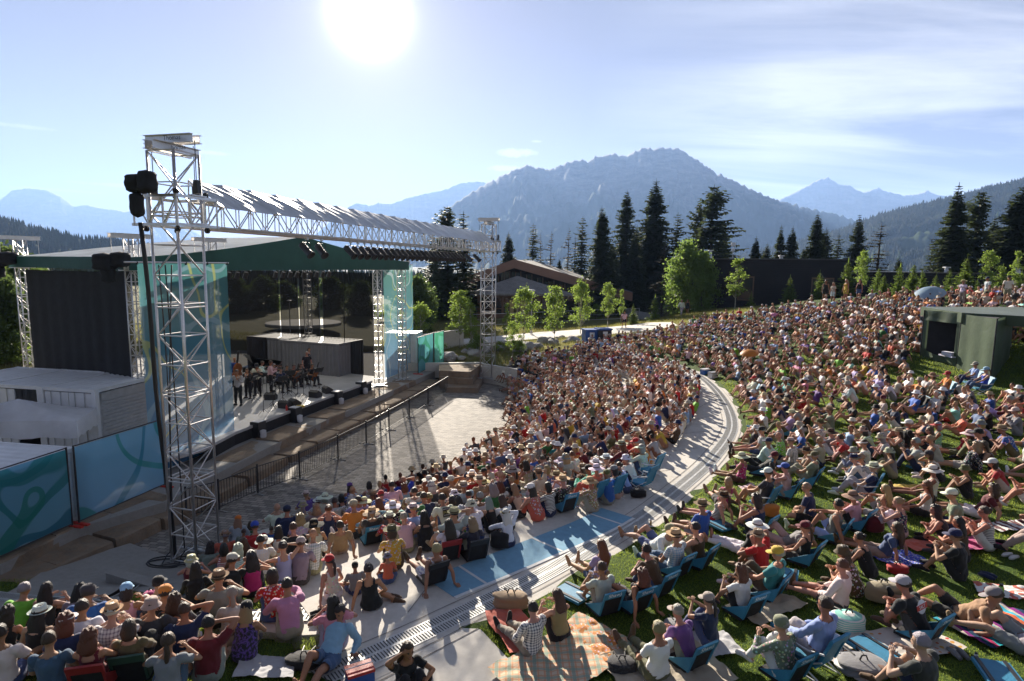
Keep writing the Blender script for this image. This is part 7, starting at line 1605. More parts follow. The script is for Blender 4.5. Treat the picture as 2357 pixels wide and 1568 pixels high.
 (2109,947,'chair','f','bob','dark',None,None,'tee','black',None,'trousers','olive','cg'), (2170,920,'high','m','short','brown','cap','red','tee','orange',None,'trousers','khaki','bcg'), (2142,907,'outlap','f','bob','brown','sunhat','tan','tank','white','print','shorts','white','g'),
 (2234,893,'high','m','short','brown','cap','beige','tee','lightblue',None,'trousers','navy','bcg'), (2258,908,'high','f','pony','brown','cap','lightblue','tank','royal',None,'trousers','denim','bc'), (2054,922,'hug','m','short','dark',None,None,'tee','white',None,'shorts','grey',''),
 (1848,953,'clap','f','bun','black',None,None,'tank','red',None,'shorts','red',''), (2029,962,'outlap','f','short','grey','beanie','maroon','longsleeve','palepink','print','shorts','white',''), (1965,928,'hug','m','short','brown','bucket','beige','longsleeve','white',None,'trousers','white',''),
 (1817,910,'hug','m','short','grey','bucket','white','tee','aqua',None,'shorts','khaki',''), (1728,920,'high','m','short','grey','cap','red','longsleeve','white',None,'shorts','beige','bc'), (1799,925,'hug','m','short','black',None,None,'tee','black',None,'shorts','black','g'),
 (1725,845,'hug','f','bob','dark',None,None,'longsleeve','white',None,'trousers','white','U'), (2339,1002,'kneehands','m','short','brown','cap','cream','longsleeve','grey',None,'shorts','grey',''),
 (1113,878,'step','m','short','dark',None,None,'longsleeve','lightblue','plaid','trousers','black',''), (1100,880,'step','f','long','dark',None,None,'dress','navy',None,'shorts','navy','g'), (1173,853,'out','f','long','dark',None,None,'dress','grey',None,'shorts','black',''), (1187,856,'out','m','short','black','cap','black','tee','black',None,'trousers','black',''),
 (1211,836,'kneehands','m','short','black','cap','black','tee','white',None,'shorts','charcoal',''), (1232,834,'kneehands','m','short','black','cap','black','tee','black',None,'shorts','charcoal',''),
]
def low_chair(kind):
    t = empty('folding_chair', (0, 0, 0)); dz = 0 if kind != 'b' else .17; fr = {'c': M['chairblue'], 'k': M['black'], 'r': simple('red_nylon', (.25, .02, .02), .6), 'g': simple('green_nylon', (.03, .07, .05), .6), 'b': M['chairblue']}[kind]
    m = MB(); m.box((0, .06, .035+dz), (.44, .42, .05)); m.build('seat', M['black_cloth'] if kind != 'b' else fr, t)
    m = MB(); a = math.radians(-22); R = Matrix.Rotation(-a, 3, 'X'); R = Matrix.Rotation(math.radians(20), 3, 'X'); 
    m.box((0, -.245, .30+dz), (.43, .025, .50), M=R); bk = m.build('backrest', M['black_cloth'] if kind != 'b' else fr, t)
    m = MB(); 
    for s in (-1, 1): m.box((s*.20, -.262, .30+dz), (.035, .03, .50), M=R)
    m.box((0, -.335, .485+dz), (.43, .034, .13), M=R); m.build('frame_trim', fr, bk)
    if kind == 'c':
        text_mesh('lettering', 'Shaw)', .115, M['lettering'], bk, (0, -.354, .487), (math.radians(90+20), 0, 0))
    m = MB()
    for s in (-1, 1):
        if kind != 'b': m.add([(s*.215, -.19, .08), (s*.225, -.19, .08), (s*.225, .24, .06), (s*.215, .24, .06), (s*.215, -.30, .38), (s*.225, -.30, .38)], [(0, 3, 4), (1, 5, 2), (3, 2, 5, 4)])
        else:
            m.tube((s*.23, .27, 0), (s*.23, -.24, dz+.16), .012); m.tube((s*.23, -.28, 0), (s*.23, .24, dz+.03), .012); m.tube((s*.23, -.28, 0), (s*.23, .27, 0), .012); m.path([(s*.24, -.27, dz+.30), (s*.25, -.05, dz+.24), (s*.25, .16, dz+.24)], .016); m.tube((s*.25, .14, dz+.24), (s*.23, .2, dz+.03), .012)
    m.build('side_strap' if kind != 'b' else 'legs', fr if kind != 'b' else M['white_metal'], t); return t
CHAIRS = {}
def put_chair(kind, p):
    first = kind not in CHAIRS
    if first: CHAIRS[kind] = low_chair(kind); o = CHAIRS[kind]
    else: o = copy_tree(CHAIRS[kind])
    o.location = p.location-Vector((0, 0, .0)); o.rotation_euler = p.rotation_euler; w_ = p['label'].split(' with ', 1); base = {'c': 'low blue chair', 'k': 'low black chair', 'r': 'low red chair', 'g': 'low green chair', 'b': 'metal-legged blue beach chair'}[kind]
    tag(o, base+' under '+p['label'], 'chair', 'folding chairs brought by the audience'); return o
def region(x, y):
    if inpoly(x, y, BOWL):
        k, s = bowl_k(x, y); return ('front rows' if k < .35 else 'middle rows' if k < .7 else 'back rows')+(' near tower' if s < 45 else ' at mid arc' if s < 95 else ' at far end')
    if inpoly(x, y, WALK): return 'on walkway'
    if x < -1.5: return 'shaded grass'
    return 'lawn near tent' if y > 17 and x > 12 else 'far lawn' if y > 24 else 'near lawn' if y < 12.5 else 'middle lawn'
BUSY = []; chairs_todo = []
for h in H:
    u, v, ps, sex, hr, hc, hat, hcol, top, tcol, pat, bot, bcol, ex = h
    p = hit(u, v); turn = 0
    if 'T' in ex: turn = float(ex.split('T')[1].rstrip('BcgkJSU'))
    o = person(p, ps, sex, hr, hc, hat, hcol or 'white', top, tcol, bot, bcol, pat, turn=turn, glasses='g' in ex.replace('gc', 'G'), child=('k' in ex and 'kc' not in ex), shoes=None if 'B' in ex else random.Random(u).choice(['black', 'brown', 'charcoal', 'tan', 'white']))
    BUSY.append((p.x, p.y)); ck = 'b' if 'bc' in ex else 'k' if 'kc' in ex else 'r' if 'rc' in ex else 'g' if 'gc' in ex else 'c' if 'c' in ex else None
    if ck: chairs_todo.append((ck, o)); o.location.z += .035
    if 'J' in ex or 'S' in ex:
        par = [c for c in KIDS[o.as_pointer()] if c.name.startswith('shirt')][0]; t = TMPL[(ps, 0)]; J = t['J']; c = Vector((J['mid']+J['neck'])/2); nrm_ = Vector((0, -1, .35)).normalized(); c = c+Vector((0, -1, .3)).normalized()*.155
        m = MB(); m.box((0, 0, 0), (.20, .004, .22) if 'J' in ex else (.24, .004, .09)); 
        if 'S' in ex: m.lathe([(0, .001), (.105, .001), (.105, -.001), (0, -.001)], 24, Matrix.Rotation(math.pi/2, 3, 'X'))
        q = m.build('shirt_print', M['black'] if 'J' in ex else M['lettering'], par); q.location = c; q.rotation_euler = (math.radians(-14), 0, 0)
        if 'J' in ex:
            for (tx, zz, sz, mt) in (('SAN JOSE', .07, .045, M['lettering']), ('JAZZ', 0, .085, simple('print_yellow', (.5, .45, .15), .7)), ('SUMMER', -.07, .042, M['lettering'])): text_mesh('lettering', tx, sz, mt, q, (0, -.006, zz), (math.pi/2, 0, 0))
        else:
            m = MB(); m.box((0, -.004, 0), (.26, .004, .075)); m.build('shirt_emblem', M['red'], q); text_mesh('lettering', 'SALT', .07, M['lettering'], q, (0, -.009, 0), (math.pi/2, 0, 0))
# musicians on the stage
def vio(o, M4=None):
    pass
MUS = [((185, 875), 'violin', 'm', 'short', 'dark', 'longsleeve', 'navy', 'stripe', 'violinist in dark striped shirt standing front left on stage'), ((310, 800), 'violin', 'f', 'long', 'dark', 'longsleeve', 'black', None, 'violinist in black standing behind the striped-shirt violinist'), ((430, 755), 'violin', 'm', 'short', 'black', 'tee', 'white', None, 'man in white t-shirt and dark cap playing violin'), ((590, 720), 'violin', 'm', 'short', 'brown', 'longsleeve', 'palepink', None, 'violinist in pale pink shirt standing centre stage'),
       ((140, 640), 'stand', 'm', 'bald', 'grey', 'longsleeve', 'blue', None, 'bald man in blue shirt playing double bass'), ((780, 640), 'seatplay', 'm', 'short', 'dark', 'longsleeve', 'charcoal', None, 'bearded seated musician in charcoal behind the stands'), ((870, 640), 'seatplay', 'm', 'short', 'dark', 'longsleeve', 'black', None, 'seated guitarist in black with tattooed arms'), ((1090, 620), 'seatplay', 'm', 'short', 'brown', 'tee', 'black', None, 'cellist in black t-shirt seated at the right'),
       ((1050, 560), 'stand', 'm', 'grey', 'grey', 'tee', 'black', None, 'grey-haired man standing behind the cellist'), ((1075, 480), 'stand', 'f', 'long', 'dark', 'dress', 'black', 'print', 'woman in patterned dress by the container at the stage back'), ((460, 600), 'seatplay', 'm', 'short', 'brown', 'longsleeve', 'white', None, 'pianist in white at the black grand piano'),
       ((360, 690), 'seatplay', 'f', 'long', 'dark', 'longsleeve', 'black', None, 'seated woman musician in black between the standing violinists'), ((700, 700), 'seatplay', 'm', 'short', 'dark', 'longsleeve', 'navy', None, 'seated musician in navy right of the pink-shirt violinist'), ((960, 610), 'seatplay', 'f', 'bob', 'brown', 'longsleeve', 'charcoal', None, 'seated woman musician in charcoal left of the cellist'), ((620, 620), 'seatplay', 'm', 'short', 'grey', 'longsleeve', 'black', None, 'seated grey-haired musician in black near the piano')]
M['wood_dark'] = simple('dark_varnish', (.12, .03, .012), .25)
def fiddle(scale=1., name='violin'):
    t = empty(name, (0, 0, 0)); m = MB(); pts = []
    for i in range(36):
        a = 2*math.pi*i/36; y = math.cos(a); w_ = abs(math.sin(a))**.8*(.105+.02*(-y))*(1-.33*math.exp(-((y-.02)/.25)**2)); pts.append((w_*(1 if math.sin(a) > 0 else -1)*scale, y*.178*scale))
    m.prism(pts[::-1], -.02*scale, .02*scale); m.build('body', M['wood_violin'], t); m = MB(); m.box((0, .27*scale, .015*scale), (.028*scale, .24*scale, .02*scale)); m.ball((0, .40*scale, .01*scale), .018*scale, 8, 6); m.box((0, .10*scale, .03*scale), (.03*scale, .25*scale, .008*scale)); m.build('neck', M['black'], t); return t
f0 = fiddle(); fc = fiddle(2.1, 'cello'); fbs = fiddle(3.0, 'double_bass')
bow = None; nf_ = 0; cb = 0
aud = Vector((2, 22, 0))
for i, ((x, y), ps, sex, hr, hc, top, tc_, pat, lab) in enumerate(MUS):
    p = pz(*V6(x, y), ZD); o = person(p, ps, sex, hr, hc, 'cap' if i == 2 else None, 'black', top, tc_, 'trousers', 'black', pat, face=aud, turn=(-70, -75, -60, 60, 0, 0, 0, 20, 0, 20, 60, -20, 0, 15, 10)[i], group='musicians on the stage', label=lab, shoes='black')
    o['_fix'] = 1; t = template(ps, 1 if sex == 'f' else 0); J = t['J']; BM = Matrix.LocRotScale(o.location, o.rotation_euler, o.scale)
    if ps == 'violin':
        vi = f0 if nf_ == 0 else copy_tree(f0); nf_ += 1; a = Vector(J['neck'])+Vector((-.06, .13, .06)); b = Vector(J['wrL'])+Vector((0, 0, .05)); d = (b-a).normalized(); q = d.to_track_quat('Y', 'Z').to_matrix().to_4x4(); MM = BM@Matrix.Translation(a+d*.17)@q
        vi.location = MM.translation; vi.rotation_euler = MM.to_euler(); tag(vi, 'brown violin held by the '+lab.replace('man in', 'man in').split(' standing')[0].split(' playing')[0], 'violin')
        m = MB(); m.tube((0, -.36, 0), (0, .36, 0), .006, 5); m.tube((0, -.34, -.02), (0, .34, -.012), .003, 4); bo = m.build('violin_bow', M['wood_dark']); c = BM@(Vector(J['haR'])+Vector((-.12, .02, .16))); bo.location = c; bo.rotation_euler = (math.radians(50), .3, o.rotation_euler.z+math.radians(60)); tag(bo, 'bow of the '+lab.split(' standing')[0].split(' playing')[0], 'bow')
    if ps == 'seatplay':
        c = empty('stool', o.location, o.rotation_euler.z, 'black stool under the '+lab, 'stool'); m = MB(); m.box((0, 0, .42), (.40, .38, .05)); m.build('seat', M['black_cloth'], c)
        for a, b in ((-.16, -.15), (.16, -.15), (.16, .15), (-.16, .15)): m = MB(); m.tube((a, b, 0), (a, b, .40), .013); m.build('leg', M['black'], c)
        if lab.startswith('cellist') or 'guitarist' in lab:
            vi = fc if cb == 0 else copy_tree(fc); cb += 1; MM = BM@Matrix.Translation(Vector((0, .36, .62)))@Euler((math.radians(68), 0, 0)).to_matrix().to_4x4(); vi.location = MM.translation; vi.rotation_euler = MM.to_euler(); tag(vi, ('brown cello' if 'cellist' in lab else 'brown acoustic guitar')+' played by the seated musician in black'+(' at the right' if 'cellist' in lab else ' with tattooed arms'), 'cello' if 'cellist' in lab else 'guitar'); vi.name = 'cello' if 'cellist' in lab else 'guitar'
    if 'double bass' in lab: MM = BM@Matrix.Translation(Vector((.1, .38, .95)))@Euler((math.radians(80), 0, 0)).to_matrix().to_4x4(); fbs.location = MM.translation; fbs.rotation_euler = MM.to_euler(); tag(fbs, 'tall double bass held by the bald man in blue', 'double bass')
# standing people far off and the crew
ST = [(1435, 767, 2.0, 'walk', 'm', 'short', 'dark', None, 'tee', 'palepink', 'shorts', 'black', 'man in pale t-shirt carrying folded chairs along the path'), (1567, 745, 2.6, 'walk', 'm', 'short', 'grey', None, 'longsleeve', 'white', 'trousers', 'lightgrey', 'man in white walking beyond the seating with a woman in black'), (1580, 743, 2.6, 'walk', 'f', 'long', 'brown', None, 'tank', 'black', 'shorts', 'black', 'woman in black top walking beyond the seating'),
      (1675, 722, 3.2, 'stand', 'm', 'short', 'dark', 'white', 'tee', 'green', 'trousers', 'navy', 'man in green t-shirt and white cap standing by the little fir'), (1897, 690, 4.5, 'stand', 'f', 'long', 'dark', None, 'tank', 'black', 'shorts', 'black', 'woman in dark top standing, left of four standing at the crowd top'), (1915, 695, 4.5, 'stand', 'f', 'long', 'blond', None, 'tee', 'palepink', 'shorts', 'white', 'blond woman in pale pink, second of four standing at the crowd top'), (1945, 690, 4.6, 'stand', 'f', 'long', 'blond', None, 'dress', 'yellow', 'shorts', 'white', 'woman in yellow dress, third of four standing at the crowd top'), (1975, 690, 4.7, 'stand', 'f', 'long', 'brown', None, 'tank', 'black', 'shorts', 'denim', 'woman in black top, right of four standing at the crowd top'),
      (2212, 700, 5.6, 'stand', 'f', 'bob', 'grey', 'straw', 'tee', 'white', 'trousers', 'beige', 'woman in straw hat standing, left of three at the upper right'), (2268, 695, 5.8, 'stand', 'm', 'short', 'grey', 'navy', 'tee', 'lightblue', 'shorts', 'khaki', 'man in blue striped shirt standing, middle of three at the upper right'), (2315, 695, 6.0, 'stand', 'm', 'short', 'dark', 'charcoal', 'tee', 'white', 'shorts', 'khaki', 'man in white shirt and dark hat standing, right of three at the upper right'),
      (88, 985, 1.25, 'stand', 'm', 'short', 'dark', None, 'longsleeve', 'white', 'trousers', 'black', 'man in white shirt in the open container doorway'), (205, 1060, .72, 'stand', 'm', 'short', 'dark', 'black', 'tee', 'black', 'trousers', 'black', 'crew man in black cap and t-shirt behind the aqua fence')]
for (u, v, z, ps, sex, hr, hc, hcol, top, tc_, bot, bc_, lab) in ST:
    p = pz(u, v, z) if z < 4 else None
    if p is None: p = hit(u, v+6)
    if z >= 1.5: p.z = surf(p.x, p.y)
    hk = None if hcol is None else ('straw' if hcol in ('straw', 'charcoal') else 'cap')
    o = person(p, ps, sex, hr, hc, hk, hcol or 'white', top, tc_, bot, bc_, 'stripe' if 'striped' in lab else None, turn=random.Random(u).uniform(-40, 40), group='people standing around the theatre', label=lab); o['_fix'] = 1; BUSY.append((p.x, p.y))
# ---- seat places for everybody else
def visible(x, y, z, lo=-60, hi=2416, top=0, bot=1640):
    p = Vector((x, y, z-CAMZ)); f = p.y*math.cos(PIT)-p.z*math.sin(PIT)
    if f < 3: return None
    up = p.y*math.sin(PIT)+p.z*math.cos(PIT); a = p.x/f; b = up/f; u = CU+FOC*(a*math.cos(ROL)+b*math.sin(ROL)); v = CV-FOC*(-a*math.sin(ROL)+b*math.cos(ROL)); return (u, v, f) if lo < u < hi and top < v < bot else None
CAND = []
rr2 = random.Random(77)
for k in range(NR):                               # rows of the bowl
    for frac, prob in ((.22, .90), (.72, .60)):
        c = ROWC[k]*(1-frac)+ROWC[k+1]*frac; s = np.concatenate([[0], np.cumsum(np.linalg.norm(np.diff(c, axis=0), axis=1))]); q = .3
        while q < s[-1]-.3:
            x = float(np.interp(q, s, c[:, 0])); y = float(np.interp(q, s, c[:, 1])); q += rr2.uniform(.52, .68)
            tpar = q/s[-1]
            if rr2.random() > prob: continue
            if tpar < .10: continue
            CAND.append((x+rr2.uniform(-.06, .06), y+rr2.uniform(-.08, .08), 'b', frac < .4))
# back row on chairs along the walkway edge
c = Ic-out_n*.15; s = np.concatenate([[0], np.cumsum(np.linalg.norm(np.diff(c, axis=0), axis=1))]); q = s[-1]*.40
while q < s[-1]-.3:
    x = float(np.interp(q, s, c[:, 0])); y = float(np.interp(q, s, c[:, 1])); q += rr2.uniform(.55, .7); CAND.append((x, y, 'w', False))
# lawn: evenly spread, never overlapping
grid = {}; LAWN = []
def ok(x, y, r):
    gx_, gy_ = int(x//1.2), int(y//1.2)
    for i in (-1, 0, 1):
        for j in (-1, 0, 1):
            for (a, b) in grid.get((gx_+i, gy_+j), ()):
                if (a-x)**2+(b-y)**2 < r*r: return False
    return True
for (a, b) in BUSY: grid.setdefault((int(a//1.2), int(b//1.2)), []).append((a, b))
tentp = [(A.x-.5, A.y-1.2), (Cn.x+.1, Cn.y-1.2), (D.x+.7, D.y-.3), (D.x+.6, D.y+.7), (B.x-.5, B.y+.6)]
hardp = [WALK, BOWL, np.array([tuple(q[:2]) for q in bs])]
for _ in range(60000):
    y = 6+rr2.random()**.8*66; x = rr2.uniform(0, 1.)*(y*.92+2)
    z = float(0); 
    if any(inpoly(x, y, h) for h in hardp) or inpoly(x, y, tentp): continue
    if ((Oc[:, 0]-x)**2+(Oc[:, 1]-y)**2).min() < .45**2: continue
    rad = (.72 if y > 24 else .80 if y > 16 else .98)*(1+.35*noise.noise(Vector((x*.35, y*.35, 0))))*rr2.uniform(.85, 1.2)
    if not ok(x, y, rad): continue
    z = float(rbf(x, y)[0]); vv = visible(x, y, z)
    if not vv: continue
    u, v, f = vv
    topline = np.interp(u, [1180, 1250, 1330, 1420, 1480, 1560, 1640, 1760, 1850, 2000, 2150, 2356], [845, 812, 800, 785, 778, 758, 738, 724, 708, 692, 686, 684])
    if v < topline: continue
    if v < 820 and u < 1330: continue
    if v > 1120 and (rr2.random() < .75): continue
    if v > 1330: continue
    grid.setdefault((int(x//1.2), int(y//1.2)), []).append((x, y)); CAND.append((x, y, 'l', False))
# a few more on the grass at the lower left
for (u, v) in ((40, 1470), (60, 1560), (150, 1560), (260, 1540), (350, 1520), (330, 1585), (455, 1545), (540, 1480), (600, 1440), (520, 1300), (545, 1345), (600, 1330), (440, 1370), (700, 1225), (730, 1235), (610, 1320), (640, 1235), (720, 1320), (745, 1300), (770, 1250)): p = hit(u, v); CAND.append((p.x, p.y, 'g', False))
allc = []; towp = [tuple((TR+bd_*a+bn*b)[:2]) for a, b in ((-1.2, -1.3), (1, -1.3), (1, 1.0), (-1.2, 1.0))]
for (x, y, k, front) in CAND:
    z = surf(x, y); vv = visible(x, y, z)
    if not vv: continue
    if k != 'l' and any((a-x)**2+(b-y)**2 < .40**2 for a, b in BUSY): continue
    if inpoly(x, y, towp): continue
    hv = visible(x, y, z+.95, -999, 9999, -999, 9999)
    if y < A.y+1 and 2100 < vv[0] < 2262 and hv[1] < 850: continue
    if y < A.y+1 and 2262 <= vv[0] < 2400 and hv[1] < 872: continue
    allc.append((vv[2], x, y, z, k, front))
allc.sort(); NIND = 300-len(PLIST)
TOPC = ['white']*8+['black']*9+['charcoal']*6+['grey']*4+['lightgrey']*3+['navy']*4+['blue']*3+['lightblue']*3+['red']*2+['maroon']*2+['coral', 'palepink', 'palepink', 'pink', 'lilac', 'purple', 'teal', 'aqua', 'green', 'sage', 'olive', 'beige', 'beige', 'tan', 'brown', 'cream', 'cream', 'lime', 'yellow', 'orange', 'denim']
seen = set(p['label'] for p in PLIST)
for i in range(NIND):
    f, x, y, z, k, front = allc[i]; r = random.Random(i*13+5)
    for _ in range(60):
        sex = r.choice('mf'); w = sex == 'f'; hair = r.choice(['long', 'long', 'bob', 'short', 'pony', 'curly', 'bun']) if w else r.choice(['short', 'short', 'grey', 'buzz', 'bald', 'curly']); hc = r.choice(['black', 'dark', 'dark', 'brown', 'brown', 'auburn', 'blond', 'blond', 'grey', 'grey', 'white']) if hair != 'grey' else 'grey'
        hat = r.choice([None, None, None]+(['sunhat', 'straw', 'cap', 'bucket', 'sunhat', 'visor'] if w else ['cap', 'cap', 'straw', 'bucket', 'fedora'])); hcol = r.choice(['white', 'cream', 'beige', 'straw', 'tan', 'black', 'navy', 'grey', 'red', 'olive', 'khaki'] if hat in ('cap', 'bucket', 'visor') else ['cream', 'straw', 'straw', 'tan', 'white', 'brown', 'beige'])
        top = r.choice(['tank', 'tank', 'tee', 'tee', 'longsleeve', 'dress']) if w else r.choice(['tee', 'tee', 'tee', 'longsleeve']); tc_ = r.choice(TOPC); pat = r.choice([None]*5+['stripe', 'print', 'plaid' if not w else 'print']); bot = r.choice(['shorts', 'shorts', 'trousers']); bc_ = r.choice(['denim', 'black', 'khaki', 'beige', 'grey', 'navy', 'charcoal', 'white', 'olive'])
        hatw = hcol+hat if hat else hair+hc; key = (sex, hatw, tc_, pat, top)
        if key not in seen: seen.add(key); break
    ps = {'b': ['hug', 'kneehands', 'chair', 'clap', 'chin', 'kneehands', 'shade', 'step' if front else 'hug'], 'w': ['chair', 'chair', 'clap', 'kneehands'], 'l': ['hug', 'outlap', 'kneehands', 'chair', 'out', 'oneknee', 'cross', 'recline', 'clap', 'side', 'chin', 'shade'], 'g': ['hug', 'kneehands', 'cross', 'hug']}[k]; ps = r.choice(ps)
    o = person(Vector((x, y, z)), ps, sex, hair, hc, hat, hcol, top, tc_, bot, bc_, pat, glasses=r.random() < .3, shoes=r.choice(['black', 'brown', 'white', 'tan', None])); BUSY.append((x, y))
    if ps == 'chair' or (k == 'w' and ps != 'chair'): chairs_todo.append((r.choice('cccckbr' if k != 'b' else 'cccck'), o))
# unique labels
SHORTP = WORDS
def wc(s): return len(s.split())
regs = {}
for o in PLIST:
    if '_fix' in o: continue
    regs[o.name] = region(o.location.x, o.location.y)
cnt = {}
for o in PLIST:
    if '_fix' in o: continue
    o['label'] = o['label']+', '+regs[o.name]; cnt.setdefault(o['label'], []).append(o)
for lab, os_ in list(cnt.items()):
    if len(os_) > 1:
        for o in os_:
            b = lab.rsplit(',', 1)[0]; o['label'] = f"{b}, {WORDS[o['_p']]}"; o['_d'] = 1
cnt = {}
for o in PLIST: cnt.setdefault(o['label'], []).append(o)
for lab, os_ in cnt.items():
    if len(os_) > 1:
        for o in os_: o['label'] = lab.rsplit(',', 1)[0]+' and '+o['_b']+', '+regs.get(o.name, '')
cnt = {}
for o in PLIST: cnt.setdefault(o['label'], []).append(o)
for lab, os_ in cnt.items():
    if len(os_) > 1:
        os_.sort(key=lambda q: q.location.y)
        for j, o in enumerate(os_): o['label'] = lab+(', nearer' if j == 0 else ', farther')
for o in PLIST:
    for k in ('_w', '_p', '_b', '_fix', '_d'):
        if k in o: del o[k]
for ck, o in chairs_todo:
    c = put_chair(ck, o); l = c['label'].split()
    if len(l) > 16: c['label'] = ' '.join(l[:16]).rstrip(',')
# ---- the rest of the crowd, too many to count
CB = {}
def coarse(ps, w):
    key = (ps, w)
    if key in CB: return CB[key]
    P = POSES[ps]; m, J = rawbody(P, w); V, Nn, F = remesh(m, .052, 1); ids, T = classify(V, J); global STRAP; STRAP = np.zeros(len(V), bool)
    reg = np.zeros(len(V), int); reg[mask('tee', ids, T)] = 1; reg[mask('shorts', ids, T)] = 2; reg[mask('shoes', ids, T)] = 5
    hd = ids == 1; c = J['head']; rel = V-c; reg[hd & ((rel[:, 2] > .055) | (rel[:, 1] < -.015))] = 3; V = V+Nn*np.where(reg == 1, .012, 0)[:, None]
    n = 10; ang = np.arange(n)*2*math.pi/n; hv = []
    for r_, z_ in ((.148, .028), (.095, .045), (.085, .12), (.0, .14)): hv.append(np.stack([c[0]+np.cos(ang)*r_, c[1]+np.sin(ang)*r_*1.12, np.full(n, c[2]+z_)], 1))
    hv = np.concatenate(hv); hf = np.array([(i*n+j, i*n+(j+1) % n, (i+1)*n+(j+1) % n, (i+1)*n+j) for i in range(3) for j in range(n)])
    b = len(V); V2 = np.concatenate([V, hv]); F2 = np.concatenate([F, hf+b]); reg = np.concatenate([reg, np.full(len(hv), 4)]); CB[key] = (V2, F2, reg, len(F)); return CB[key]
AV = []; AF = []; AC = []; base = 0
for i in range(NIND, len(allc)):
    f, x, y, z, k, front = allc[i]; r = random.Random(i*17+1); ps = r.choice({'b': ['hug', 'kneehands', 'chair', 'clap', 'chin'], 'w': ['chair', 'clap'], 'l': ['hug', 'outlap', 'kneehands', 'chair', 'oneknee', 'clap', 'hug'], 'g': ['hug']}[k]); w = r.random() < .5
    V, F, reg, nb = coarse(ps, int(w)); d = Vector((-11.5-x, 31-y, 0)); a = math.atan2(d.y, d.x)-math.pi/2+math.radians(r.uniform(-16, 16)); s = r.uniform(.92, 1.05)*(1 if r.random() > .06 else .7); c_, s_ = math.cos(a), math.sin(a)
    v = np.stack([(V[:, 0]*c_-V[:, 1]*s_)*s+x, (V[:, 0]*s_+V[:, 1]*c_)*s+y, V[:, 2]*s+z], 1)
    hasl = r.random() < .4; jj = 1; sk = np.array(SK[r.choice((0, 0, 1, 1, 2, 2, 3))])*r.uniform(.85, 1.1); hcv = HC[r.choice(['black', 'dark', 'brown', 'brown', 'auburn', 'blond', 'blond', 'grey', 'white'])]
    pal = np.array([sk, COL[r.choice(TOPC)], sk if r.random() < .35 else COL[r.choice(['denim', 'black', 'khaki', 'beige', 'grey', 'navy', 'white'])], hcv, COL[r.choice(['cream', 'straw', 'white', 'tan', 'beige', 'navy', 'black', 'khaki', 'white'])], COL['brown']]); pal[1:] *= r.uniform(.7, 1.15)
    if not hasl: F = F[:nb]
    AV.append(v); AF.append(F+base); AC.append(pal[reg]); base += len(v)
print('individual persons', len(PLIST), 'crowd mass', len(allc)-NIND)
def crowdmat():
    m, nt, out = new_mat('crowd_surfaces'); at = N(nt, 'ShaderNodeAttribute'); at.attribute_name = 'Col'; bsdf(nt, out, at.outputs[0], .75, 0, None, .25); return m
me = np_mesh('crowd', np.concatenate(AV), np.concatenate(AF), crowdmat(), True); ca = me.color_attributes.new('Col', 'FLOAT_COLOR', 'POINT'); cc_ = np.concatenate(AC); ca.data.foreach_set('color', np.concatenate([cc_, np.ones((len(cc_), 1))], 1).astype(np.float32).ravel())
tag(mesh_obj('crowd', me), 'dense seated crowd filling the farther rows and the upper lawn', 'crowd', kind='stuff')
# ---------------------------------------------------------------- blankets, bags and small things
def blanket(u, v, sx, sy, rz, mat, col, lab, name='blanket', seed=1, h=.0):
    p = hit(u, v); n, k = 34, 28; V = []
    c_, s_ = math.cos(rz), math.sin(rz)
    for i in range(n+1):
        for j in range(k+1):
            a = (i/n-.5)*sx; b = (j/k-.5)*sy; w_ = noise.noise(Vector((a*1.5, b*1.5, seed)))*.12; a2 = a+w_; b2 = b+noise.noise(Vector((a*1.3, b*1.3, seed+9)))*.14; x = p.x+a2*c_-b2*s_; y = p.y+a2*s_+b2*c_
            V.append((x, y, 0))
    V = np.array(V); hard = surf(p.x, p.y) == ZW
    zz = np.full(len(V), ZW) if hard else rbf(V[:, 0], V[:, 1]); fold = np.array([abs(noise.noise(Vector((q[0]*3.1, q[1]*3.1, seed))))*.06+abs(noise.noise(Vector((q[0]*9, q[1]*7, seed))))*.03 for q in V]); V[:, 2] = zz+.045+fold+h
    V2 = V-np.array([p.x, p.y, p.z])
    idx = np.arange((n+1)*(k+1)).reshape(n+1, k+1); F = np.stack([idx[:-1, :-1], idx[1:, :-1], idx[1:, 1:], idx[:-1, 1:]], -1).reshape(-1, 4)
    o = mesh_obj(name, np_mesh(name, V2, F, mat), None, p); o.color = tuple(COL[col])+(1,); return tag(o, lab, name.replace('_', ' '))
def tartan():
    m, nt, out = new_mat('tartan_wool'); w = coords(nt); c = (.55, .42, .28)
    s = None
    for d, sc, col in (('X', 3.2, (.55, .20, .08)), ('Y', 3.2, (.50, .22, .10)), ('X', 1.6, (.12, .24, .20)), ('Y', 1.6, (.16, .26, .20))):
        wv = N(nt, 'ShaderNodeTexWave'); wv.bands_direction = d; wv.inputs['Scale'].default_value = sc; L(nt, w, wv.inputs[0]); f = ramp(nt, wv.outputs[1], [(.78, (0, 0, 0)), (.86, (.65, .65, .65))]); c = mixc(nt, f, c, col)
    bsdf(nt, out, c, .95, 0, bump(nt, noise_(nt, 60, 3, .6, w), .5, .01), .1, .4); return m
def serape():
    m, nt, out = new_mat('striped_wool'); w = coords(nt); x = N(nt, 'ShaderNodeSeparateXYZ'); L(nt, w, x.inputs[0]); f = math_(nt, 'FRACT', math_(nt, 'MULTIPLY', x.outputs[0], 1.6)); c = ramp(nt, f, [(0, (.02, .05, .10)), (.15, (.35, .03, .10)), (.25, (.02, .30, .35)), (.4, (.02, .02, .03)), (.55, (.50, .12, .05)), (.65, (.05, .35, .45)), (.8, (.45, .40, .35)), (.9, (.20, .03, .18))], 'CONSTANT'); bsdf(nt, out, c, .95, 0, bump(nt, noise_(nt, 60, 3, .6, w), .5, .01), .1); return m
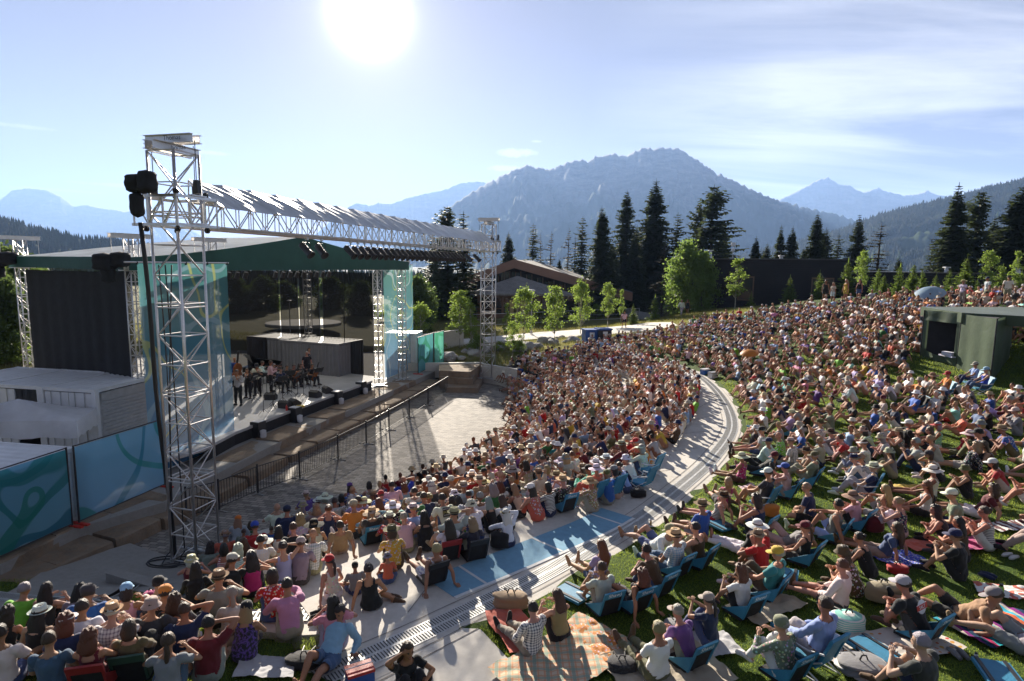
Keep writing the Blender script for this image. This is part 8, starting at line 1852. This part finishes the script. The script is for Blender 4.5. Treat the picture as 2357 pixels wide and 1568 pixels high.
def dots():
    m, nt, out = new_mat('dotted_cloth'); w = coords(nt); v = N(nt, 'ShaderNodeTexVoronoi'); v.inputs['Scale'].default_value = 8; v.inputs['Randomness'].default_value = .35; L(nt, w, v.inputs['Vector']); c = mixc(nt, ramp(nt, v.outputs['Distance'], [(.22, (1, 1, 1)), (.25, (0, 0, 0))]), (.50, .45, .40), mixc(nt, v.outputs['Color'], (.45, .06, .05), (.5, .38, .08))); bsdf(nt, out, c, .9, 0, None, .2); return m
blanket(1300, 1520, 2.2, 1.25, .75, tartan(), 'tan', 'orange and green tartan wool blanket beneath the couple at the slab corner', seed=3)
blanket(1180, 1450, 1.3, .6, 1.9, M['cloth'], 'coral', 'salmon blanket edge beneath the plaid-shirt man', seed=4)
blanket(1372, 1480, .5, 1.1, .4, M['cloth_print'], 'orange', 'orange printed shawl lying beside the tartan blanket', 'shawl', 5)
blanket(1530, 1545, 1.7, 1.3, .3, M['cloth'], 'beige', 'cream blanket under the blond woman at the bottom', seed=6)
blanket(1640, 1490, .8, .6, .2, M['cloth'], 'lightgrey', 'pale grey towel under the clapping woman in beige cap', 'towel', 7)
blanket(1760, 1400, 1.2, .8, .5, M['cloth'], 'beige', 'beige blanket under the yellow-cap man and curly-haired woman', seed=8)
blanket(2040, 1500, 1.9, 1.0, .35, dots(), 'cream', 'cream picnic cloth with red and yellow dots', 'picnic_cloth', 9)
blanket(2290, 1440, 1.5, 1.0, .3, serape(), 'teal', 'multicoloured striped wool blanket at the right', seed=10)
blanket(2320, 1370, .9, .5, -.3, M['cloth_stripe'], 'coral', 'red striped towel at the right edge', 'towel', 11)
blanket(2240, 1255, 1.0, .6, .1, M['cloth'], 'magenta', 'magenta blanket under the woman in patterned tank top', seed=12)
blanket(2120, 1255, .8, .5, .3, M['cloth'], 'coral', 'coral cloth on the grass near the woman hugging her knees', 'cloth', 13)
blanket(2070, 1290, .9, .6, .1, M['cloth_print'], 'royal', 'blue patterned cloth on the grass behind the tote bag', 'cloth', 14)
blanket(2080, 1125, .9, .35, -.1, M['cloth'], 'yellow', 'yellow folded mat on the middle lawn', 'mat', 15)
blanket(1720, 1125, .6, .4, .2, M['cloth_print'], 'palepink', 'pink and white towel beside the floral-top woman', 'towel', 16)
blanket(100, 1545, .9, .5, .4, M['cloth_stripe'], 'coral', 'red striped blanket under the woman in white fedora', seed=17)
blanket(610, 1540, .9, .6, .2, M['cloth'], 'lightgrey', 'pale towel on the grass at the bottom left', 'towel', 18)
blanket(2330, 1215, .9, .5, .0, M['cloth_stripe'], 'maroon', 'maroon striped mat at the right edge', 'mat', 19)
blanket(1945, 1015, .5, .35, .1, M['cloth'], 'lime', 'lime green bag lying on the lawn', 'cloth_bag', 20)
def bag(u, v, col, lab, s=1., name='backpack', mt='cloth', shape=(.22, .16, .42), lift=0., straps=True, pat=None, rz=0):
    p = hit(u, v); t = empty(name, p, rz, lab, name.replace('_', ' ')); m = MB(); sack(m, (0, 0, 0), shape[0]*s, shape[2]*s, u*.1, 20, 12, .35)
    m.v = [(a, b*shape[1]/shape[0], c) for a, b, c in m.v]; o = m.build('body', M['cloth_'+pat] if pat else M[mt], t, True); o.color = tuple(COL[col])+(1,)
    if straps:
        for k in (-1, 1): m = MB(); m.path([(k*.07*s, shape[1]*s*.5, shape[2]*s*.95), (k*.10*s, shape[1]*s*1.5, shape[2]*s*.8), (k*.11*s, shape[1]*s*1.3, shape[2]*s*.2)], .014*s, 5); q = m.build('strap', M['black'], t)
        m = MB(); m.path([(-.06*s, 0, shape[2]*s), (-.03*s, 0, shape[2]*s+.07*s), (.03*s, 0, shape[2]*s+.07*s), (.06*s, 0, shape[2]*s)], .012*s, 5); m.build('handle', M['black'], t)
    return t
bag(1150, 1262, 'black', 'black backpack on the blue painted bay', .95)
bag(1175, 1398, 'tan', 'tan leather holdall on the walkway drain beside the plaid-shirt man', 1.1, 'holdall', shape=(.30, .16, .26)); bag(350, 1398, 'magenta', 'magenta backpack on the shaded grass', .8)
bag(1468, 1145, 'black', 'black bag with white pens on the walkway behind the beach chairs', .8, 'shoulder_bag', shape=(.26, .14, .30)); bag(1775, 1190, 'orange', 'red-orange backpack hanging behind the white-cap man', .8)
bag(2030, 1385, 'khaki', 'tan canvas tote bag on the lawn beside the brown-hat woman', 1.0, 'tote_bag', shape=(.28, .16, .36)); bag(1950, 1450, 'aqua', 'pale striped aqua bag on the picnic cloth', 1.0, 'tote_bag', pat='stripe', shape=(.25, .2, .30)); bag(1905, 1490, 'lightblue', 'light blue striped cooler bag beside the man in the beach chair', .9, 'cooler_bag', pat='stripe', shape=(.22, .16, .24))
bag(2065, 1318, 'red', 'bright red bag on the lawn', .8, 'shoulder_bag', shape=(.24, .16, .2)); bag(1985, 1545, 'grey', 'grey and black backpack lying by the picnic cloth', 1.0, shape=(.34, .24, .18)); bag(1560, 1455, 'grey', 'grey backpack lying on the near lawn before the clapping woman', .9, shape=(.26, .2, .2)); bag(1725, 1020, 'khaki', 'khaki holdall at the outer edge of the walkway', .9, 'holdall', shape=(.28, .16, .2))
bag(900, 1290, 'green', 'green and white bags heaped on the steps beside the chair', .8, 'shopping_bag', pat='print', shape=(.24, .2, .26)); bag(2010, 1225, 'maroon', 'dark red backpack on the grass by the ribboned-hat woman', .9); bag(1420, 1365, 'charcoal', 'dark camera bag beside the lilac-shirt woman', .8, 'camera_bag', shape=(.22, .16, .18)); bag(700, 1530, 'black', 'black bag on the grass at the bottom left', .9, 'shoulder_bag', shape=(.3, .2, .18))
bag(1430, 1545, 'charcoal', 'black and white beaded bag at the bottom, on the blanket', .9, 'shoulder_bag', pat='lace', shape=(.24, .18, .22))
def cooler(u, v, body, lid, lab, s=1.):
    p = hit(u, v); t = empty('cool_box', p, .5, lab, 'cool box'); m = MB(); m.prism([(-.24*s, -.16*s), (.24*s, -.16*s), (.24*s, .16*s), (-.24*s, .16*s)], 0, .28*s); m.build('body', body, t); m = MB(); m.prism([(-.25*s, -.17*s), (.25*s, -.17*s), (.25*s, .17*s), (-.25*s, .17*s)], .282*s, .34*s); m.build('lid', lid, t); m = MB(); m.path([(-.26*s, 0, .2*s), (-.27*s, 0, .38*s), (.27*s, 0, .38*s), (.26*s, 0, .2*s)], .012*s, 5); m.build('handle', M['white_metal'], t)
cooler(1622, 862, M['blueplastic'], M['white_metal'], 'blue cool box with white lid at the far walkway edge'); cooler(1640, 870, M['white_metal'], M['steel_grey'], 'white cool box at the far walkway edge'); cooler(828, 1575, M['blueplastic'], M['red'], 'blue food box with red-rimmed white lid at the bottom', .8)
m = MB(); m.lathe([(0, 0), (.13, 0), (.13, .015), (.02, .02), (0, .02)], 22); o = m.build('plate', M['paper']); p = hit(1940, 1545); o.location = p+Vector((0, 0, .10)); tag(o, 'white disposable plate on the dotted picnic cloth', 'plate')
def bottle(u, v, mat, lab, s=1., name='water_bottle'):
    p = hit(u, v); t = empty(name, p+Vector((0, 0, .03)), 0, lab, name.replace('_', ' ')); m = MB(); m.lathe([(0, 0), (.04*s, 0), (.042*s, .16*s), (.03*s, .20*s), (0, .2*s)], 12); m.build('body', mat, t, True); m = MB(); m.lathe([(.026*s, .20*s), (.026*s, .235*s), (0, .235*s)], 10); m.build('cap', M['black'], t)
bottle(2052, 1260, simple('pink_plastic', (.6, .05, .16), .35), 'pink water bottle on the lawn behind the blue-top woman', 1.1); bottle(2300, 1380, simple('lime_plastic', (.25, .5, .06), .35), 'lime green bottle on the striped blanket', 1.1); bottle(2243, 1530, M['steel_grey'], 'silver drinks can on the grass', .7, 'drinks_can'); bottle(1497, 1212, simple('drink', (.5, .3, .12), .2), 'small amber drink cup at the drain edge', .6, 'drinks_cup'); bottle(485, 1292, simple('green_bottle', (.02, .08, .05), .3), 'dark green bottle by the tower', 1.1)
def folded(u, v, rz, lab, s=1.):
    p = hit(u, v); t = empty('folded_chair', p+Vector((0, 0, .06)), rz, lab, 'folded chair'); m = MB(); m.box((0, 0, .03), (.46*s, .62*s, .05)); m.build('pad', M['chairblue'], t); m = MB()
    for k in (-1, 1): m.box((k*.17*s, 0, .062), (.05*s, .64*s, .012))
    m.build('strap', M['black'], t); return t
folded(1318, 1375, .8, 'empty folded blue chair on the grass beside the lilac-shirt woman'); folded(2010, 1508, .4, 'folded blue chair lying on the dotted picnic cloth'); folded(1828, 1470, .2, 'folded blue chair with white lettering behind the blue-shirt man'); folded(1805, 1335, -.5, 'folded blue chair on the lawn below the red-cap woman'); folded(2300, 1568, -.3, 'blue chair lying at the bottom right edge'); folded(1340, 1345 if 0 else 1330, .6, 'second folded blue chair at the drain edge') if 0 else None
folded(935, 1215, .3, 'folded blue chair on the steps right of the straw-hat man'); folded(1655, 1215, .5, 'folded blue chair beside the brown-hat woman'); folded(2120, 1085, .3, 'folded blue chair among the middle lawn people'); folded(1740, 990, .2, 'folded blue chair near the walkway outer edge'); folded(2035, 1000, .1, 'folded blue mat chair beneath the navy-shirt man')
q = text_mesh('lettering', 'Shaw)', .16, M['lettering'], bpy.data.objects['folded_chair.002'], (0, .1, .073), (0, 0, 0))
# empty beach chairs at the walkway
for i, (u, v, tn) in enumerate(((1478, 1128, 0), (1495, 1098, 0), (1405, 1150, 0))):
    p = hit(u, v); o = copy_tree(CHAIRS['b']); o.location = p; d = Vector((-11.5, 31, 0))-p; o.rotation_euler = (0, 0, math.atan2(d.y, d.x)-math.pi/2+tn); o.scale = (1.05, 1.05, 1.1); tag(o, ['empty blue beach chair with white arms at the walkway edge, nearer one', 'empty pale blue beach chair at the walkway edge, farther one', 'blue beach chair next to the woman in coral'][i], 'chair', 'folding chairs brought by the audience')
# umbrellas
def umbrella(p, mat, r, h, lab, tilt=(0, 0), pole=True):
    t = empty('umbrella', p, 0, lab, 'umbrella'); m = MB(); n = 8; k = 6; vs = []
    for i in range(k+1):
        a = i/k
        for j in range(n*3):
            th = 2*math.pi*j/(n*3); sc_ = 1-.06*(1-abs(math.cos(th*n/2)))*a; vs.append((r*a*math.cos(th)*sc_, r*a*math.sin(th)*sc_, h-.42*r*a**2.))
    m.add(vs, [(i*n*3+j, i*n*3+(j+1) % (n*3), (i+1)*n*3+(j+1) % (n*3), (i+1)*n*3+j) for i in range(k) for j in range(n*3)]); o = m.build('canopy', mat, t, True); m = MB(); m.tube((0, 0, .1), (0, 0, h+.06), .012); m.build('pole', M['steel_grey'], t); t.rotation_euler = (tilt[0], tilt[1], 0); return t
p = hit(1725, 845); umbrella(p, cloth2('orange_nylon', (.62, .26, .05), .5), .52, 1.05, 'orange umbrella held by the seated woman in white', (.2, -.15))
p = hit(1655, 828); umbrella(p, cloth2('black_nylon', (.02, .02, .02), .1), .5, .9, 'black umbrella among the far lawn crowd', (.1, .2)); p = hit(2140, 702); umbrella(p, cloth2('paleblue_nylon', (.35, .50, .65), .5), .9, 1.25, 'large pale blue sunshade in the crowd above the green tent', (.3, -.3))
# pairs of shoes on the grass
sh_ = MB()
for s in (-1, 1): sh_.path([(s*.06, -.12, .03), (s*.06, -.02, .04), (s*.065, .08, .035), (s*.065, .14, .025)], [.03, .04, .042, .025], 8)
m0 = None
for i, (u, v, c, lab) in enumerate(((2205, 1512, 'grey', 'grey slip-on shoes on the grass at the lower right'), (2325, 1285, 'white', 'white slip-on shoes at the right edge'), (2270, 1330, 'navy', 'navy trainers with white stripes on the grass at the right'), (1712, 1052, 'brown', 'brown shoes on the outer walkway edge'), (1962, 1100, 'brown', 'brown sandals on the middle lawn'), (980, 1560, 'black', 'black sandal on the concrete slab at the bottom'), (730, 1420, 'black', 'black sandals at the edge of the shaded path'), (1505, 1530, 'charcoal', 'dark sandals on the near lawn by the cream blanket'))):
    p = hit(u, v)
    if i == 0: o = sh_.build('shoes', M['cloth'], None, True); o.name = 'pair_of_shoes'; m0 = o
    else: o = m0.copy(); C.objects.link(o); o.name = 'pair_of_shoes'
    o.location = p+Vector((0, 0, .02)); o.rotation_euler = (0, 0, i*1.9); o.color = tuple(COL[c])+(1,); tag(o, lab, 'shoes')
# potted-looking plants by the near tower foot and flower clump by the far banner
p = pz(960, 850, ZT); m = MB(); r = random.Random(2)
for k in range(14): m.ball((r.uniform(-.3, .3), r.uniform(-.2, .2), r.uniform(.1, .5)), .09, 8, 6)
o = m.build('folded_red_cloth', M['red'], None, True); o.location = p; tag(o, 'crumpled red cloth at the foot of the far banner', 'cloth')
HAZE, SKYS, SUNS, EXPO, CLOUD = 0.95e-4, .050, 5.0, 1.78, 5.6
# ---------------------------------------------------------------- haze, sky, sun, camera
mb = MB(); mb.box((0, 4200, 610), (24000, 16400, 1640)); hz = mb.build('haze', None); hz.location = (0, 0, 0)
me = hz.data
m, nt, out = new_mat('air'); pv = N(nt, 'ShaderNodeVolumePrincipled'); pv.inputs['Color'].default_value = (.34, .54, .95, 1); pv.inputs['Density'].default_value = HAZE; pv.inputs['Anisotropy'].default_value = .25; L(nt, pv.outputs[0], out.inputs['Volume']); me.materials.append(m)
tag(hz, 'pale blue air haze over the valley', kind='stuff')
w = bpy.data.worlds.new('World'); bpy.context.scene.world = w; w.use_nodes = True; nt = w.node_tree; nt.nodes.clear()
out = N(nt, 'ShaderNodeOutputWorld'); bg = N(nt, 'ShaderNodeBackground'); bg.inputs['Strength'].default_value = SKYS; L(nt, bg.outputs[0], out.inputs[0])
sky = N(nt, 'ShaderNodeTexSky'); sky.sky_type = 'NISHITA'; sky.sun_disc = False; sky.sun_elevation = SUN_EL; sky.sun_rotation = SUN_AZ; sky.altitude = 1400; sky.air_density = 1.; sky.dust_density = .5; sky.ozone_density = 1.2
tc = N(nt, 'ShaderNodeTexCoord'); dirv = tc.outputs['Generated']
sdv = Vector((math.sin(SUN_AZ)*math.cos(SUN_EL), math.cos(SUN_AZ)*math.cos(SUN_EL), math.sin(SUN_EL)))
vm = N(nt, 'ShaderNodeVectorMath'); vm.operation = 'DOT_PRODUCT'; L(nt, dirv, vm.inputs[0]); vm.inputs[1].default_value = sdv
ang = math_(nt, 'ARCCOSINE', math_(nt, 'MINIMUM', vm.outputs['Value'], .99999))       # radians from the sun
def gauss(a, s, p=2.): return math_(nt, 'EXPONENT', math_(nt, 'MULTIPLY', math_(nt, 'POWER', math_(nt, 'DIVIDE', a, s), p), -1))
glow = math_(nt, 'ADD', math_(nt, 'ADD', math_(nt, 'MULTIPLY', gauss(ang, .038, 1.5), 6), math_(nt, 'MULTIPLY', gauss(ang, .045, 1.), 3.5)), math_(nt, 'MULTIPLY', gauss(ang, .15, 1.2), .8))
glow = math_(nt, 'ADD', glow, math_(nt, 'MULTIPLY', gauss(ang, .028), 160))
gc = N(nt, 'ShaderNodeVectorMath'); gc.operation = 'SCALE'; gc.inputs[0].default_value = (1., .97, .92); L(nt, glow, gc.inputs['Scale'])
# thin high cloud: streaks on a plane far above
sp = N(nt, 'ShaderNodeSeparateXYZ'); L(nt, dirv, sp.inputs[0]); zc_ = math_(nt, 'MAXIMUM', sp.outputs[2], .02); zc2 = math_(nt, 'ADD', zc_, .10)
cx = math_(nt, 'DIVIDE', sp.outputs[0], zc2); cy = math_(nt, 'DIVIDE', sp.outputs[1], zc2); cb = N(nt, 'ShaderNodeCombineXYZ'); L(nt, cx, cb.inputs[0]); L(nt, cy, cb.inputs[1])
mp = N(nt, 'ShaderNodeMapping'); L(nt, cb.outputs[0], mp.inputs[0]); mp.inputs['Rotation'].default_value = (0, 0, math.radians(-62)); mp.inputs['Scale'].default_value = (.42, 1.75, 1)
n1_ = noise_(nt, .85, 9, .62, mp.outputs[0], .55); mp2 = N(nt, 'ShaderNodeMapping'); L(nt, cb.outputs[0], mp2.inputs[0]); mp2.inputs['Location'].default_value = (4.2, 1.1, 0); n2_ = noise_(nt, .42, 4, .5, mp2.outputs[0])
az = math_(nt, 'ARCTAN2', sp.outputs[0], sp.outputs[1])
azm = ramp(nt, az, [(.12, (0, 0, 0)), (.40, (1, 1, 1))]); azm = math_(nt, 'MULTIPLY', azm, 1.)
elm = ramp(nt, sp.outputs[2], [(.02, (.75, .75, .75)), (.13, (1, 1, 1)), (.36, (.55, .55, .55)), (.5, (.25, .25, .25))])
cl = math_(nt, 'ADD', math_(nt, 'MULTIPLY', n1_, 1.), math_(nt, 'MULTIPLY', n2_, .55)); cl = ramp(nt, cl, [(.66, (0, 0, 0)), (.93, (1, 1, 1))])
clf = math_(nt, 'MULTIPLY', math_(nt, 'MULTIPLY', math_(nt, 'MULTIPLY', cl, azm), elm), 1.25, True)
# small low clouds
def puff(u, v, su, sv, k=1.):
    d = ray(u, v); a0 = math.atan2(d.x, d.y); e0 = d.z/d.length
    a = math_(nt, 'DIVIDE', math_(nt, 'SUBTRACT', az, a0), su); e = math_(nt, 'DIVIDE', math_(nt, 'SUBTRACT', sp.outputs[2], e0), sv)
    g_ = math_(nt, 'ADD', math_(nt, 'MULTIPLY', a, a), math_(nt, 'MULTIPLY', e, e)); wob = noise_(nt, 60, 5, .6, dirv); g_ = math_(nt, 'ADD', g_, math_(nt, 'MULTIPLY', math_(nt, 'SUBTRACT', wob, .5), 2.2))
    return math_(nt, 'MULTIPLY', math_(nt, 'SUBTRACT', 1, g_, True), k)
for (u, v, su, sv, k) in ((1187, 352, .036, .0075, 1.2), (1165, 388, .034, .0055, 1.1), (1235, 326, .010, .0022, .7), (480, 352, .03, .0035, .8), (290, 428, .07, .003, .7), (40, 290, .05, .003, .5), (120, 437, .06, .0025, .5)): clf = math_(nt, 'MAXIMUM', clf, puff(u, v, su, sv, k), False)
clf = math_(nt, 'MINIMUM', clf, .92)
hs = N(nt, 'ShaderNodeHueSaturation'); hs.inputs['Saturation'].default_value = .52; L(nt, sky.outputs[0], hs.inputs['Color'])
skc = mixc(nt, 1., hs.outputs[0], (.405, .326, .345), 'MULTIPLY')
ccol = N(nt, 'ShaderNodeVectorMath'); ccol.operation = 'SCALE'; ccol.inputs[0].default_value = (CLOUD*1.02, CLOUD*.98, CLOUD*1.0); ccol.inputs['Scale'].default_value = 1
mx = N(nt, 'ShaderNodeMix'); mx.data_type = 'VECTOR'; L(nt, clf, mx.inputs[0]); L(nt, skc, mx.inputs[4]); L(nt, ccol.outputs[0], mx.inputs[5])
ad = N(nt, 'ShaderNodeVectorMath'); ad.operation = 'ADD'; L(nt, mx.outputs[1], ad.inputs[0]); L(nt, gc.outputs[0], ad.inputs[1]); L(nt, ad.outputs[0], bg.inputs[0])
sun = bpy.data.lights.new('sun', 'SUN'); sun.energy = SUNS; sun.angle = math.radians(.53); sun.color = (1, .90, .76); so = bpy.data.objects.new('sun', sun); C.objects.link(so)
so.rotation_euler = (-sdv).to_track_quat('-Z', 'Y').to_euler()
cam = bpy.data.cameras.new('camera'); co_ = bpy.data.objects.new('camera', cam); C.objects.link(co_); cam.sensor_width = 36; cam.lens = FOC/2356*36; cam.clip_end = 30000; cam.clip_start = .1
co_.location = (0, 0, CAMZ)
fwd = Vector((0, math.cos(PIT), -math.sin(PIT))); q = fwd.to_track_quat('-Z', 'Y').to_matrix(); co_.rotation_euler = (q@Matrix.Rotation(ROL, 3, 'Z')).to_euler()
sc = bpy.context.scene; sc.camera = co_; sc.view_settings.view_transform = 'Standard'; sc.view_settings.look = 'None'; sc.view_settings.exposure = EXPO; sc.view_settings.gamma = 1
sc.cycles.max_bounces = 8; sc.cycles.transparent_max_bounces = 16; sc.cycles.volume_bounces = 1; sc.cycles.use_denoising = True; sc.cycles.sample_clamp_indirect = 6
sc.render.resolution_x = 1024; sc.render.resolution_y = 681
